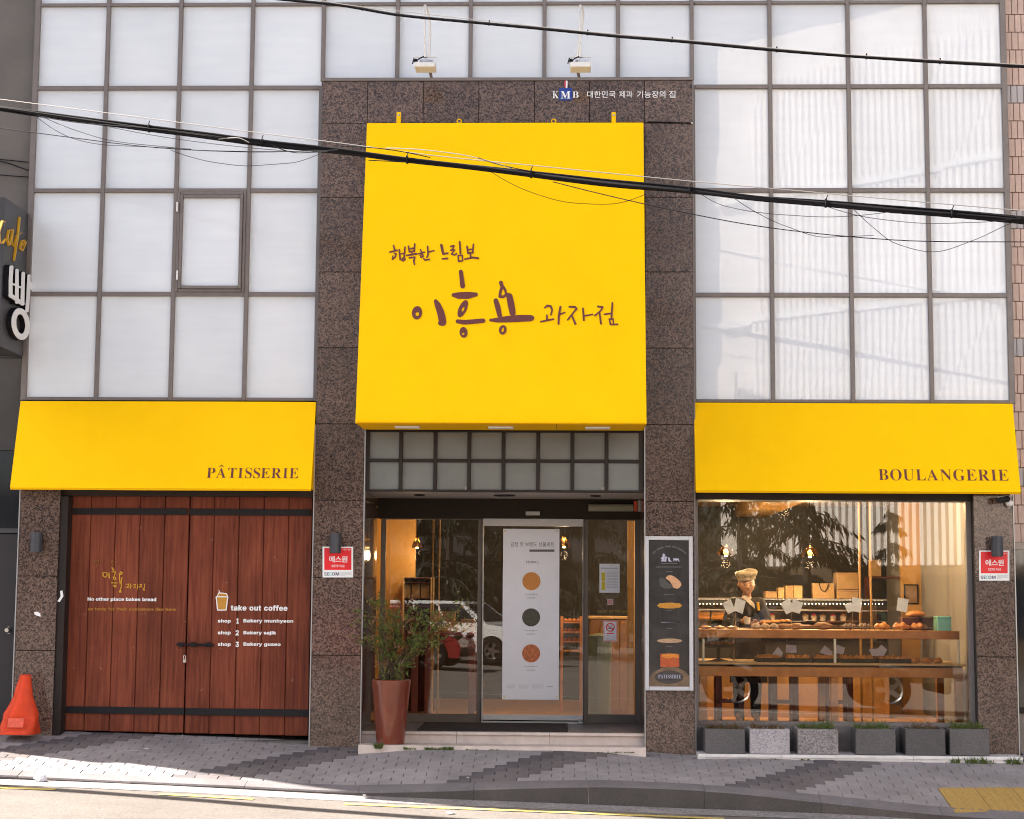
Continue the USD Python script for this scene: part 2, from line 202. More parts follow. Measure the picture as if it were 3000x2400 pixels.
GLY = json.loads(r'''{"대":[184,[[[107,-7,107,162,122,162,122,93,147,93,148,166,163,166,163,-16,148,-16,147,79,122,79,122,-7]],[[16,143,84,143,84,130,33,130,33,44,54,43,94,48,95,34,56,29,16,29]]]],"한":[184,[[[134,30,134,165,150,165,150,106,177,106,177,92,150,92,150,30]],[[38,41,54,41,54,2,158,2,158,-12,38,-12]],[[10,143,54,143,56,165,72,165,73,143,117,143,117,130,10,130]],[[20,84,22,98,33,112,56,120,78,119,91,114,100,107,107,92,106,77,100,66,85,56,72,53,50,54,36,59,25,69],[36,87,39,76,47,69,58,66,69,66,84,71,88,75,91,82,91,90,87,99,82,103,69,107,58,107,47,104,39,97]]]],"민":[184,[[[42,48,59,47,59,4,163,4,164,-10,42,-10]],[[142,166,158,166,158,35,142,35]],[[19,66,19,150,104,150,104,66],[36,80,88,79,87,137,36,137]]]],"국":[184,[[[10,78,10,92,132,93,136,118,136,143,31,143,31,157,153,157,152,113,148,93,174,92,174,78,100,78,100,46,154,45,154,-16,137,-16,137,32,27,32,27,45,83,45,83,78]]]],"제":[184,[[[148,166,163,166,163,-16,148,-16]],[[82,87,82,101,111,101,111,161,127,162,127,-7,111,-6,111,87]],[[8,32,25,47,35,62,44,87,47,105,47,131,13,131,13,145,95,145,95,131,63,131,63,105,68,81,75,64,84,51,101,38,99,33,92,25,84,29,67,49,55,75,41,43,24,24,17,21]]]],"과":[184,[[[132,166,149,166,149,90,177,90,177,76,149,75,149,-16,132,-16]],[[10,24,8,38,46,38,46,94,63,94,63,39,121,43,122,31,72,25]],[[18,146,109,146,109,104,104,64,88,65,92,97,93,132,19,132]]]],"기":[184,[[[142,166,158,166,158,-16,142,-16]],[[13,29,14,33,44,50,66,72,81,98,88,126,87,133,21,133,21,146,105,146,104,123,99,101,81,65,57,40,32,23,21,18]]]],"능":[184,[[[10,67,10,81,174,80,174,67]],[[32,162,49,162,49,116,154,116,155,102,32,102]],[[30,25,40,39,56,47,79,51,113,50,130,46,142,40,149,33,153,25,153,11,149,3,142,-4,127,-11,104,-15,70,-14,53,-10,41,-4,31,8],[47,17,50,8,61,2,81,-2,103,-2,129,5,136,12,137,20,132,29,119,35,83,38,68,36,54,31,48,25]]]],"장":[184,[[[134,166,150,166,150,120,177,120,177,106,150,106,150,56,134,56]],[[33,14,35,29,43,39,59,47,79,51,107,51,127,47,141,40,149,31,152,23,150,6,143,-3,129,-11,105,-16,72,-15,54,-10,40,-1],[51,13,56,5,71,-1,101,-3,118,0,128,4,134,10,136,19,133,27,124,33,103,38,83,38,70,36,57,31,50,22]],[[9,72,27,81,42,95,52,113,55,131,54,139,14,139,15,153,111,153,111,139,71,138,73,118,81,101,94,88,115,78,107,65,92,71,82,78,70,91,63,103,52,83,31,65,17,60]]]],"의":[184,[[[141,-16,141,166,157,166,157,-16]],[[13,24,11,38,80,39,124,44,129,44,130,40,130,32,128,31,55,24]],[[20,103,21,121,27,134,39,145,58,152,79,152,98,145,112,131,117,116,115,95,109,84,96,73,76,67,55,68,41,73,28,84],[37,117,38,99,45,89,60,82,71,81,82,83,96,93,100,102,101,113,97,125,87,134,74,138,63,138,50,134,41,126]]]],"집":[184,[[[42,-14,42,59,58,59,59,37,141,37,142,59,158,59,158,-14],[58,1,141,0,142,23,59,24]],[[142,68,142,166,158,166,158,68]],[[20,67,13,81,28,87,45,101,54,115,58,129,57,141,17,141,17,154,116,154,116,141,75,140,78,120,88,103,101,92,120,84,113,71,98,76,85,85,73,98,67,109,57,92,45,80,33,72]]]],"에":[184,[[[148,166,164,166,164,-16,148,-16]],[[12,78,13,106,18,125,26,139,34,146,43,150,64,148,78,136,86,118,89,95,112,95,112,162,128,162,128,-6,112,-7,112,81,89,81,87,61,80,42,70,30,56,24,38,26,24,38,16,55],[29,72,33,53,43,41,56,40,67,50,73,69,74,97,68,123,57,134,48,135,42,133,32,119,28,101]]]],"스":[184,[[[10,22,174,22,174,8,10,8]],[[24,61,17,75,31,78,47,86,71,107,82,132,82,153,100,153,100,133,103,121,112,106,125,93,142,82,165,75,159,61,142,65,112,84,103,93,91,111,81,95,54,72,40,65]]]],"원":[184,[[[35,41,51,41,51,2,162,2,162,-12,35,-12]],[[105,46,105,58,141,58,141,165,158,166,158,27,141,28,141,46]],[[11,68,9,82,62,82,126,87,127,75,78,70,78,34,61,34,61,69]],[[23,125,25,137,35,150,56,158,79,158,91,155,106,145,112,133,112,120,105,107,93,99,77,95,53,96,37,102,27,112],[39,130,41,118,51,110,67,107,77,108,93,116,96,123,96,131,89,141,83,144,62,146,50,143,43,138]]]],"작":[184,[[[134,56,134,166,150,166,150,118,177,118,177,104,150,104,150,56]],[[33,33,33,47,150,47,150,-16,134,-16,134,33]],[[17,61,10,74,30,84,43,97,52,114,55,131,54,139,15,139,14,153,111,153,111,139,71,138,73,118,81,101,95,87,115,77,107,64,85,75,73,87,63,103,52,84,33,67]]]],"동":[184,[[[10,63,10,76,84,77,84,97,31,97,31,157,153,157,153,144,47,144,47,111,154,110,154,97,100,97,100,76,174,76,174,63]],[[30,24,34,32,41,39,56,46,79,50,113,49,130,45,142,39,152,27,153,10,150,3,142,-5,127,-12,105,-16,70,-15,53,-11,41,-5,31,7],[47,16,49,8,61,1,81,-3,103,-3,119,0,131,5,136,11,137,19,132,28,119,34,102,37,81,37,64,34,54,30,48,24]]]],"중":[184,[[[10,67,10,81,173,81,173,67,100,67,100,48,120,46,136,41,149,31,153,23,153,10,145,-3,127,-12,102,-16,71,-15,50,-10,38,-3,30,10,31,26,40,37,55,44,83,48,83,67],[47,21,48,9,52,5,67,-1,103,-3,128,3,135,9,137,18,130,28,117,33,78,35,53,28]],[[19,104,41,109,62,118,76,130,81,142,80,144,25,144,25,157,159,157,159,144,103,143,106,132,118,120,146,108,164,105,159,92,135,96,118,103,101,115,92,127,75,109,45,95,25,92]]]],"금":[184,[[[10,89,130,89,132,92,136,117,136,142,31,142,31,156,153,156,153,125,148,90,174,89,174,75,10,75]],[[30,51,153,51,153,-14,31,-14],[47,37,46,0,137,0,137,38]]]],"정":[184,[[[39,13,40,27,47,38,60,46,87,52,111,52,136,47,149,40,159,25,158,8,149,-4,130,-13,111,-16,78,-15,60,-10,45,0],[56,23,57,10,70,1,89,-3,109,-3,122,-1,135,4,141,10,143,20,141,26,128,35,109,39,89,39,73,36,62,31]],[[107,119,142,119,142,166,159,166,159,58,142,58,142,105,107,105]],[[19,59,11,73,32,84,42,94,53,113,56,127,55,139,16,139,16,153,112,153,112,139,73,138,74,121,84,100,99,86,116,78,109,65,95,70,84,78,73,90,65,104,52,82,32,65]]]],"맛":[184,[[[134,166,150,166,150,116,177,116,177,102,150,102,150,45,134,45]],[[27,-3,53,5,70,15,79,24,85,34,88,54,104,53,104,43,110,27,124,13,146,2,164,-2,158,-15,137,-10,112,4,96,23,89,13,77,2,57,-9,33,-15]],[[17,152,99,152,99,71,17,71],[35,139,34,84,82,84,82,139]]]],"브":[184,[[[10,22,174,22,174,8,10,8]],[[29,153,46,153,47,119,137,119,138,153,154,153,154,58,29,58],[47,106,46,71,138,72,137,106]]]],"랜":[184,[[[44,42,61,43,61,2,167,2,168,-12,44,-12]],[[107,162,122,162,122,112,146,112,147,166,162,166,162,30,147,30,146,98,122,98,122,36,107,36]],[[18,111,70,112,69,137,18,137,18,150,86,150,86,98,34,98,34,72,55,71,96,76,98,63,63,58,18,58]]]],"드":[184,[[[10,23,174,23,174,9,10,9]],[[31,149,153,149,153,135,47,135,47,80,155,79,155,65,31,65]]]],"선":[184,[[[43,45,59,45,59,2,163,2,163,-12,43,-12]],[[103,109,103,123,142,123,142,166,158,166,159,30,142,30,142,109]],[[10,68,33,82,48,101,55,123,55,154,72,155,72,124,76,109,83,97,94,85,115,74,109,62,106,60,97,64,81,76,70,90,64,102,52,80,34,63,18,56]]]],"물":[184,[[[10,76,10,89,173,89,173,76,100,75,101,58,152,58,152,17,46,16,47,-1,158,-1,158,-14,30,-14,30,29,135,29,136,44,30,45,30,58,83,58,83,76]],[[31,160,152,160,152,104,31,104],[48,118,135,117,136,146,49,147,47,145]]]],"세":[184,[[[148,166,164,166,164,-16,148,-16]],[[81,87,81,101,111,101,111,162,127,162,126,-7,111,-7,111,87]],[[8,35,28,53,42,80,48,112,48,149,63,149,64,103,69,82,81,58,100,41,100,38,92,28,85,31,68,50,56,77,42,46,25,27,18,23]]]],"트":[184,[[[10,21,174,21,174,7,10,7]],[[31,150,153,150,153,136,48,136,48,110,149,110,149,97,49,97,48,69,155,68,155,55,31,55]]]],"sP":[133,[[[7,2,7,3,10,3,18,7,22,10,24,17,24,119,20,128,14,131,7,132,7,133,80,133,94,131,108,124,116,115,120,102,119,89,114,79,105,70,93,65,82,63,54,63,52,62,53,15,56,8,59,6,70,3,70,2],[52,69,54,67,68,67,74,68,80,71,87,80,89,89,88,112,83,122,79,127,74,129,66,131,59,130,53,124]]]],"sA":[150,[[[-1,3,6,6,11,11,16,21,62,136,65,137,114,22,121,9,127,4,130,4,130,2,70,2,70,4,80,5,85,8,87,13,84,24,77,40,75,41,30,41,21,22,20,13,22,8,28,4,36,3,36,2,-1,2],[50,94,33,47,34,46,72,47,73,49,70,59,55,95,53,96]]]],"sT":[134,[[[5,133,120,133,120,97,119,97,116,110,112,117,105,124,98,128,89,131,78,130,77,129,77,17,79,10,83,6,91,3,95,3,95,2,29,2,29,3,34,3,42,7,46,10,48,16,49,129,47,130,37,131,22,125,14,117,10,110,7,97,5,97]]]],"sI":[85,[[[6,2,6,4,14,5,18,7,22,11,25,21,24,122,22,128,18,130,6,133,71,133,71,132,58,130,55,127,53,121,53,17,54,11,59,7,71,4,71,2]]]],"sS":[109,[[[15,45,17,45,22,30,26,21,34,11,41,6,52,3,65,3,73,6,81,12,85,21,85,32,81,39,71,48,37,65,25,75,19,86,17,91,17,108,19,115,25,124,32,130,39,134,48,137,62,137,78,133,85,131,91,131,96,134,97,137,99,137,99,97,97,97,94,107,87,119,79,127,67,133,56,135,50,134,43,131,36,124,33,114,35,105,37,101,42,96,49,92,88,72,100,60,105,48,105,32,103,25,96,14,88,6,80,3,71,0,48,-1,29,5,23,5,19,3,17,-1,15,-1]]]],"sE":[139,[[[6,2,6,3,12,3,18,6,21,9,23,13,25,21,24,119,22,126,18,129,7,133,117,133,117,97,116,97,115,102,111,114,104,121,97,126,80,130,61,130,57,129,54,125,53,122,54,72,67,72,76,76,80,80,84,88,87,100,89,100,89,37,87,37,87,45,84,54,77,63,67,67,54,68,53,66,53,15,56,8,65,6,82,7,94,9,102,13,113,21,122,35,123,41,126,41,118,2]]]],"sR":[154,[[[7,2,7,3,10,3,18,7,22,10,24,17,24,119,20,128,14,131,7,132,7,133,79,133,97,130,112,123,118,116,121,109,121,91,118,84,112,77,101,71,95,69,93,65,128,12,134,5,141,3,141,2,102,2,61,64,59,65,53,65,52,63,53,15,56,8,60,6,70,3,70,2],[52,71,55,67,62,67,77,70,83,73,89,82,92,91,93,98,91,112,87,121,79,128,65,131,57,129,54,125,52,118]]]],"sB":[135,[[[7,2,7,3,10,3,19,7,21,9,24,18,24,118,21,127,18,129,7,133,79,133,99,129,109,122,115,112,116,100,115,95,110,87,106,83,99,79,88,76,86,73,88,71,101,67,109,64,116,57,120,52,123,43,123,34,121,26,115,17,109,12,102,7,85,3],[52,69,53,13,56,8,62,5,72,5,82,9,88,17,91,29,91,51,85,62,76,68,66,71,54,70],[52,76,54,74,65,73,75,76,82,82,85,87,87,96,86,115,82,124,74,130,61,131,55,129,54,126,52,119]]]],"sO":[156,[[[10,63,11,79,13,88,16,98,24,111,31,119,45,129,55,133,70,137,87,137,100,134,111,130,123,122,133,111,141,96,145,86,147,71,145,53,141,40,137,31,130,22,120,12,104,3,93,0,83,-1,66,-1,52,3,35,13,23,26,16,38,12,50],[43,94,41,55,43,44,47,28,53,16,61,7,72,2,85,2,97,7,103,13,108,23,113,37,115,52,115,83,113,93,110,107,102,122,93,130,82,134,69,133,60,129,53,122,47,110]]]],"sU":[152,[[[7,133,69,133,69,132,61,131,56,129,52,121,52,33,55,21,59,14,65,8,77,5,92,5,104,10,114,21,118,34,119,119,116,125,113,129,100,132,100,133,139,133,139,132,130,129,126,126,124,119,123,40,119,21,115,14,109,8,95,1,86,-1,70,-2,57,-1,47,2,39,6,33,11,27,24,24,36,23,121,21,126,18,129,12,132,7,132]]]],"sL":[138,[[[7,2,7,3,10,3,18,7,22,10,24,17,24,119,22,125,18,129,12,132,7,132,7,133,73,133,61,131,55,127,53,121,52,21,53,12,58,8,66,6,82,7,96,10,104,15,113,24,121,38,123,43,125,44,118,2]]]],"sN":[153,[[[7,2,7,3,15,4,21,8,25,19,25,116,12,131,7,132,7,133,46,133,109,56,116,49,118,51,118,121,116,126,112,130,101,132,101,133,141,133,141,132,130,130,126,126,124,120,123,-1,121,-1,119,1,49,87,33,105,31,103,30,16,34,8,37,6,47,3,47,2]]]],"sG":[157,[[[10,64,12,87,19,105,25,113,32,120,42,128,54,133,70,137,88,136,97,134,112,128,118,128,123,132,126,137,128,137,128,94,126,94,122,105,115,115,105,125,95,131,85,134,75,134,65,131,58,127,50,117,44,99,41,78,41,59,45,33,50,21,55,15,61,9,68,4,76,2,89,2,97,5,102,11,104,17,103,46,99,52,93,55,84,56,84,57,147,57,147,56,137,54,134,52,131,46,131,10,111,3,92,-1,69,-1,50,4,36,12,23,25,19,30,15,40,11,52]]]],"sK":[165,[[[7,3,13,4,20,7,23,13,25,22,24,120,22,126,17,130,7,133,70,133,70,132,62,131,57,129,53,121,53,71,55,69,101,113,105,121,106,126,102,130,89,133,143,133,130,130,116,122,107,115,79,84,136,13,143,6,153,3,153,2,86,2,86,3,97,4,101,8,101,12,90,28,60,65,53,59,53,17,55,10,58,7,64,4,70,4,70,2,7,2]]]],"sM":[195,[[[6,2,6,4,16,6,21,9,24,16,25,22,24,121,22,126,19,130,7,132,7,133,54,133,92,43,94,42,98,46,135,133,182,133,182,132,175,131,169,127,166,123,165,116,165,15,167,10,172,5,181,3,181,2,120,2,120,4,128,5,135,9,137,18,137,116,135,118,131,114,85,2,81,2,34,114,33,115,30,115,29,19,32,9,35,6,43,3,48,3,48,2]]]],"i,":[54,[[[6,-38,15,22,43,22,26,-37]]]],"i0":[129,[[[10,60,10,86,14,108,20,123,35,140,51,147,73,148,93,141,106,129,115,111,118,99,120,64,114,32,106,17,95,6,73,-2,51,-1,38,4,21,21,13,41],[39,57,43,36,47,29,54,23,69,21,80,26,84,31,91,53,92,85,88,107,84,115,77,122,69,125,61,125,51,121,44,112,38,88]]]],"i1":[129,[[[18,23,57,24,57,120,22,98,22,123,54,146,85,146,85,24,116,23,116,0,18,0]]]],"i2":[129,[[[14,102,16,118,23,131,33,140,46,146,56,148,79,147,94,141,105,132,114,112,114,99,111,88,97,67,55,25,116,24,116,0,15,0,15,21,76,79,85,92,87,107,84,116,76,123,60,125,49,121,45,117,41,102]]]],"i3":[129,[[[9,33,9,40,37,40,38,33,47,24,57,21,67,21,79,25,85,31,88,40,87,52,84,58,77,64,63,68,44,68,44,88,76,122,16,122,16,146,112,146,112,125,71,85,86,83,96,79,113,62,117,49,117,36,114,25,109,17,101,9,88,2,71,-2,53,-2,34,3,24,9,14,20]]]],"i5":[129,[[[17,20,12,40,40,40,42,31,48,25,59,21,67,21,77,24,83,29,89,43,89,52,85,64,72,74,54,74,41,66,15,70,22,146,108,146,108,123,46,123,42,91,43,86,54,94,76,97,96,90,105,82,114,65,116,41,113,29,103,13,91,4,81,0,71,-2,49,-1,28,8]]]],"i9":[129,[[[13,91,14,112,22,129,37,142,56,148,78,147,98,138,111,123,116,107,115,86,105,62,62,0,35,0,35,2,72,56,50,54,34,59,18,75],[39,104,42,85,51,76,60,73,73,74,80,78,87,87,89,95,87,112,79,122,73,125,55,125,49,122,42,114]]]],"i:":[54,[[[11,18,18,28,32,30,42,23,44,10,37,0,23,-2,13,5]],[[11,84,13,97,23,104,37,102,44,92,42,79,32,72,20,73,13,79]]]],"iA":[147,[[[5,0,54,145,91,146,142,0,111,0,99,35,47,35,36,0],[71,119,55,57,92,58,73,121]]]],"iB":[132,[[[14,146,80,146,94,143,111,131,118,114,117,98,107,83,93,76,111,69,119,60,124,47,124,33,121,23,108,8,98,3,84,0,14,0],[43,64,42,23,75,23,88,27,92,31,95,39,95,46,92,54,86,60,74,64],[42,85,71,84,84,89,90,100,90,109,86,117,73,123,42,123]]]],"iC":[148,[[[10,62,11,91,20,117,32,132,54,145,68,148,85,148,105,143,117,136,128,125,135,112,138,97,110,97,108,106,100,116,87,122,72,123,54,116,45,106,40,93,38,62,42,47,47,37,55,29,63,25,82,23,97,28,108,40,110,49,138,49,135,34,129,23,119,12,102,2,86,-2,68,-2,54,1,38,9,20,29,13,46]]]],"iE":[122,[[[14,146,110,146,110,123,42,123,42,85,105,85,105,62,42,62,42,24,111,23,111,0,14,0]]]],"iG":[150,[[[10,62,11,91,18,113,25,124,36,135,47,142,68,148,85,148,100,145,121,133,135,114,138,99,110,99,105,111,96,119,83,123,67,122,57,118,48,110,40,93,38,62,42,46,54,30,72,23,89,24,101,29,109,38,113,51,112,55,80,55,80,77,140,77,140,50,135,31,122,13,104,2,87,-2,69,-2,43,6,28,18,20,29,13,46]]]],"iH":[150,[[[14,146,42,146,42,86,107,86,108,146,136,146,136,0,108,0,107,63,42,63,42,0,14,0]]]],"iI":[95,[[[8,23,34,24,34,122,8,123,8,146,87,146,87,123,62,122,62,24,87,23,87,0,8,0]]]],"iL":[113,[[[14,146,42,146,42,23,106,23,106,0,14,0]]]],"iM":[185,[[[14,146,57,146,83,74,93,34,102,71,128,145,172,146,172,0,144,0,143,113,105,0,80,1,51,82,43,112,41,113,42,0,14,0]]]],"iN":[152,[[[14,146,46,146,99,61,110,39,110,146,139,146,139,0,107,0,105,2,63,69,42,108,43,0,14,0]]]],"iO":[153,[[[10,62,11,91,20,117,37,136,58,146,86,148,109,141,129,124,141,99,144,66,138,38,129,22,118,11,96,0,86,-2,62,-1,49,3,37,10,20,29,13,46],[38,84,39,56,45,40,55,29,71,23,82,23,97,28,110,42,115,58,116,82,110,104,100,116,87,122,71,123,55,117,45,106,40,93]]]],"iR":[131,[[[14,146,85,145,101,139,113,128,121,107,119,82,111,68,95,57,126,0,95,0,66,53,42,53,42,0,14,0],[42,77,71,76,85,81,90,87,92,95,92,104,87,116,71,123,42,123]]]],"iS":[130,[[[9,34,9,44,36,44,39,33,45,27,55,23,76,23,90,31,93,38,93,46,86,55,38,69,19,82,12,98,12,111,14,119,22,132,32,140,43,145,57,148,75,148,89,145,104,137,111,130,117,119,119,105,92,105,90,114,84,120,72,124,60,124,48,120,43,115,41,103,51,91,96,78,115,63,121,48,121,35,114,17,100,5,87,0,75,-2,48,-1,35,3,23,10,15,19]]]],"iT":[133,[[[8,146,125,146,125,123,81,122,80,0,53,0,53,123,8,123]]]],"iU":[147,[[[14,146,42,146,42,47,46,36,54,28,68,23,79,23,97,31,105,47,105,146,133,146,133,43,126,23,113,9,94,0,64,-2,50,1,37,7,23,20,17,31,14,43]]]],"iV":[147,[[[56,0,5,146,36,146,74,26,111,145,142,146,92,0]]]],"iY":[145,[[[5,145,38,146,73,81,107,146,140,146,87,57,87,0,59,0,59,57]]]],"ia":[116,[[[7,24,9,44,19,56,38,63,66,66,75,72,75,78,72,85,61,90,47,89,40,85,35,77,10,81,15,93,24,102,43,110,65,111,83,106,97,95,103,78,103,0,76,0,75,14,61,1,50,-2,31,-1,21,3,13,10],[34,28,39,20,46,18,55,18,66,22,72,28,75,36,75,51,39,43,34,38]]]],"ib":[125,[[[13,146,41,146,41,93,53,106,59,109,78,111,98,103,110,89,117,65,115,33,106,14,92,2,79,-2,61,-1,49,6,41,17,40,0,13,0],[41,67,43,35,52,23,60,20,76,22,85,32,89,46,89,63,84,79,77,86,69,89,61,89,52,86,46,80]]]],"ic":[117,[[[8,45,9,70,16,88,26,100,40,108,53,111,69,111,84,107,101,94,107,83,107,75,83,71,79,81,74,86,66,89,56,89,48,86,42,80,37,68,37,41,42,29,52,21,66,20,72,22,79,28,83,39,109,34,100,14,84,2,69,-2,52,-2,30,6,16,21]]]],"id":[125,[[[8,45,10,76,17,92,27,103,42,110,59,111,71,107,84,95,84,146,112,146,112,0,85,0,84,16,74,4,67,0,59,-2,38,0,27,6,19,14,12,27],[37,45,40,32,48,23,56,20,65,20,73,23,81,32,85,46,85,63,79,80,73,86,65,89,56,89,48,86,40,77,37,68]]]],"ie":[118,[[[8,45,8,63,12,80,21,95,37,107,52,111,67,111,80,108,91,102,100,93,106,82,110,65,110,48,35,47,38,32,46,23,53,20,66,19,74,21,84,33,108,28,101,13,83,1,69,-2,53,-2,35,3,27,8,15,22],[40,81,36,66,84,67,82,76,77,84,64,90,56,90,45,86]]]],"if":[78,[[[1,88,1,109,21,109,22,131,32,146,49,153,64,153,76,150,71,129,58,130,49,122,49,109,72,109,72,88,49,87,48,-1,21,-1,21,87]]]],"ig":[125,[[[8,46,8,65,11,80,19,95,30,105,46,111,64,110,74,105,84,92,85,110,112,110,112,-7,107,-22,93,-36,76,-42,51,-43,34,-39,23,-33,17,-27,12,-17,32,-10,36,-10,44,-20,54,-23,65,-23,77,-19,82,-14,85,-5,85,19,82,20,74,8,64,3,46,2,37,4,27,9,18,18,11,31],[37,47,41,33,47,27,56,24,65,24,74,27,81,35,85,49,84,68,77,83,65,89,56,89,45,84,37,69]]]],"ih":[124,[[[13,146,40,146,40,91,52,105,67,111,88,109,97,104,105,95,111,75,110,-1,83,-1,83,70,79,81,67,88,59,88,50,85,43,77,41,70,41,0,13,-1]]]],"ii":[53,[[[11,136,12,146,22,154,31,154,37,151,42,143,41,133,31,125,22,125,16,128]],[[12,110,40,110,40,0,12,0]]]],"ij":[53,[[[11,136,12,146,22,154,31,154,37,151,42,143,41,133,31,125,22,125,16,128]],[[-5,-20,9,-17,12,-11,12,110,40,110,40,-13,37,-24,24,-37,9,-41,-5,-41]]]],"ik":[115,[[[13,146,41,146,41,66,80,110,112,110,71,61,114,0,81,0,50,44,41,36,41,0,13,0]]]],"il":[61,[[[13,146,41,146,41,27,45,21,55,21,59,6,59,1,57,0,37,-1,28,1,19,7,14,16]]]],"im":[182,[[[13,110,39,110,39,96,41,93,52,106,65,111,76,111,88,106,98,90,110,104,123,110,140,111,154,106,163,97,169,79,169,0,141,0,141,73,137,83,127,88,119,88,111,85,105,76,104,0,77,0,77,74,71,85,63,88,50,86,45,82,41,73,41,0,13,0]]]],"in":[124,[[[13,110,39,110,40,90,49,103,67,111,88,109,103,98,108,89,111,75,111,0,83,0,83,70,79,81,67,88,59,88,50,85,42,74,41,0,13,0]]]],"io":[122,[[[8,45,9,70,16,88,25,99,43,109,69,111,90,104,103,92,112,73,114,49,109,27,103,17,93,7,79,0,53,-2,32,5,16,21],[37,45,42,29,48,23,56,20,66,20,75,24,83,35,86,48,85,67,79,81,66,89,56,89,48,86,40,77,37,68]]]],"ip":[125,[[[13,110,40,110,41,92,46,100,56,108,67,111,87,109,98,103,106,95,116,72,117,45,115,33,108,17,99,7,83,-1,66,-2,54,2,41,14,41,-41,13,-41],[40,64,44,32,52,23,61,20,69,20,77,23,85,32,89,46,89,63,83,80,77,86,69,89,60,89,48,83]]]],"ir":[80,[[[13,110,40,110,41,93,49,105,58,110,77,110,77,86,55,86,46,80,41,69,41,0,13,0]]]],"is":[111,[[[8,28,11,31,34,34,42,22,51,19,65,20,75,28,75,34,72,39,62,43,30,50,16,60,11,72,11,83,15,94,20,100,37,109,64,111,80,107,93,98,100,82,76,78,71,87,61,91,45,89,39,82,39,75,45,69,84,60,92,56,99,49,103,39,103,28,99,17,92,9,70,-1,40,-1,28,3,19,9,13,16]]]],"it":[72,[[[2,89,2,110,17,111,17,136,45,136,45,110,65,110,65,89,45,88,45,27,51,21,64,22,68,1,43,-1,30,3,22,10,17,23,17,88]]]],"iu":[124,[[[13,110,41,110,41,38,49,25,57,22,65,22,72,24,79,30,83,41,83,110,111,110,111,0,84,0,83,19,72,5,57,-1,36,1,28,5,20,13,13,32]]]],"iy":[119,[[[44,1,4,109,33,109,59,25,86,108,115,109,69,-15,62,-28,46,-40,22,-42,12,-39,18,-18,33,-20,38,-18,43,-10]]]]}''')
def glyph(k):
    adv, ps = GLY[k]
    return adv, union_all([Polygon(np.reshape(p[0], (-1, 2)), [np.reshape(h, (-1, 2)) for h in p[1:]]).buffer(0) for p in ps]) if ps else Polygon()
def words(text, kind='', track=0, space=60):
    x, out = 0.0, []
    for ch in text:
        if ch == ' ': x += space; continue
        if kind == 's' and ch == 'Â':
            adv, g = glyph('sA'); b = g.bounds; cx = (b[0] + b[2]) / 2
            g = g.union(LineString([(cx - 24, 150), (cx, 172), (cx + 24, 150)]).buffer(5))
        else: adv, g = glyph(kind + ch)
        out.append(affinity.translate(g, x, 0)); x += adv + track
    return union_all(out)
def fit(plane, g, px0, px1, pytop, pybase):
    """scales lettering so that it fills the box of picture coordinates on the plane"""
    b = g.bounds
    x0, y0 = plane.st(px0, pybase); x1, _ = plane.st(px1, pybase); _, y1 = plane.st((px0 + px1) / 2, pytop)
    _, y0 = plane.st((px0 + px1) / 2, pybase)
    base = 0.0 if b[1] > -12 else b[1]
    top = b[3]
    return affinity.translate(affinity.scale(affinity.translate(g, -b[0], -base), (x1 - x0) / (b[2] - b[0]), (y1 - y0) / (top - base), origin=(0, 0)), x0, y0)
def brush(strokes):
    """hand-drawn strokes in picture coordinates: lists of (x, y, width)"""
    out = []
    for s in strokes:
        for a, b in zip(s[:-1], s[1:]):
            out.append(Point(a[0], a[1]).buffer(a[2] / 2, 6).union(Point(b[0], b[1]).buffer(b[2] / 2, 6)).convex_hull)
        if len(s) == 1: out.append(Point(s[0][0], s[0][1]).buffer(s[0][2] / 2))
    return union_all(out)
def ring(cx, cy, rx, ry, hx, hy, ang=0, off=(0, 0)):
    o = affinity.rotate(affinity.scale(Point(cx, cy).buffer(1, 12), rx, ry), ang)
    h = affinity.rotate(affinity.scale(Point(cx + off[0], cy + off[1]).buffer(1, 8), hx, hy), ang)
    return o.difference(h)

# ---------------------------------------------------------------- materials
def mat(name, color, rough=0.5, metal=0.0, spec=0.5, grain=None, bump=None, tint=0.0, coat=0.0, emis=None, extra=None, trans=0.0):
    """plain paint with a little mottling: grain = (scale, amount), bump = (scale, strength, distance), tint = variation per object"""
    p = {'base_color': color, 'roughness': rough, 'metallic': metal, 'specular_ior_level': spec}
    if coat: p['coat_weight'] = coat; p['coat_roughness'] = 0.05
    if emis: p['emission_color'] = emis[0]; p['emission_strength'] = emis[1]
    if trans: p['transmission_weight'] = trans
    n, l = {'p': ('principled_bsdf', p)}, []
    if grain or bump or tint: n['g'] = ('geometry', {})
    src = None
    if grain:
        n['n'] = ('noise_texture', {'scale': grain[0], 'detail': 5.0, 'roughness': 0.65}); l.append(('g.position', 'n.vector'))
        c = np.array(color); a = grain[1]
        n['r'] = ('rgb_ramp', {'ramp': [(0.3, tuple(c * (1 - a))), (0.7, tuple(np.minimum(c * (1 + a), 1)))]})
        l += [('n.fac', 'r.fac')]; src = 'r.color'
    if tint:
        n['o'] = ('object_info', {})
        n['mr'] = ('map_range', {'from_min': 0.0, 'from_max': 1.0, 'to_min': 1 - tint, 'to_max': 1 + tint}); l.append(('o.random', 'mr.value'))
        n['hv'] = ('hsv', {'color': color}); l.append(('mr.result', 'n_in' if False else 'hv.value'))
        if src: l.append((src, 'hv.color'))
        src = 'hv.color'
    if src: l.append((src, 'p.base_color'))
    if bump:
        n['bn'] = ('noise_texture', {'scale': bump[0], 'detail': 4.0, 'roughness': 0.6}); l.append(('g.position', 'bn.vector'))
        n['b'] = ('bump', {'strength': bump[1], 'distance': bump[2]}); l += [('bn.fac', 'b.height'), ('b.normal', 'p.normal')]
    return usdkit.material(stage, '/World/Looks/' + name, n, l, surface='p.BSDF')

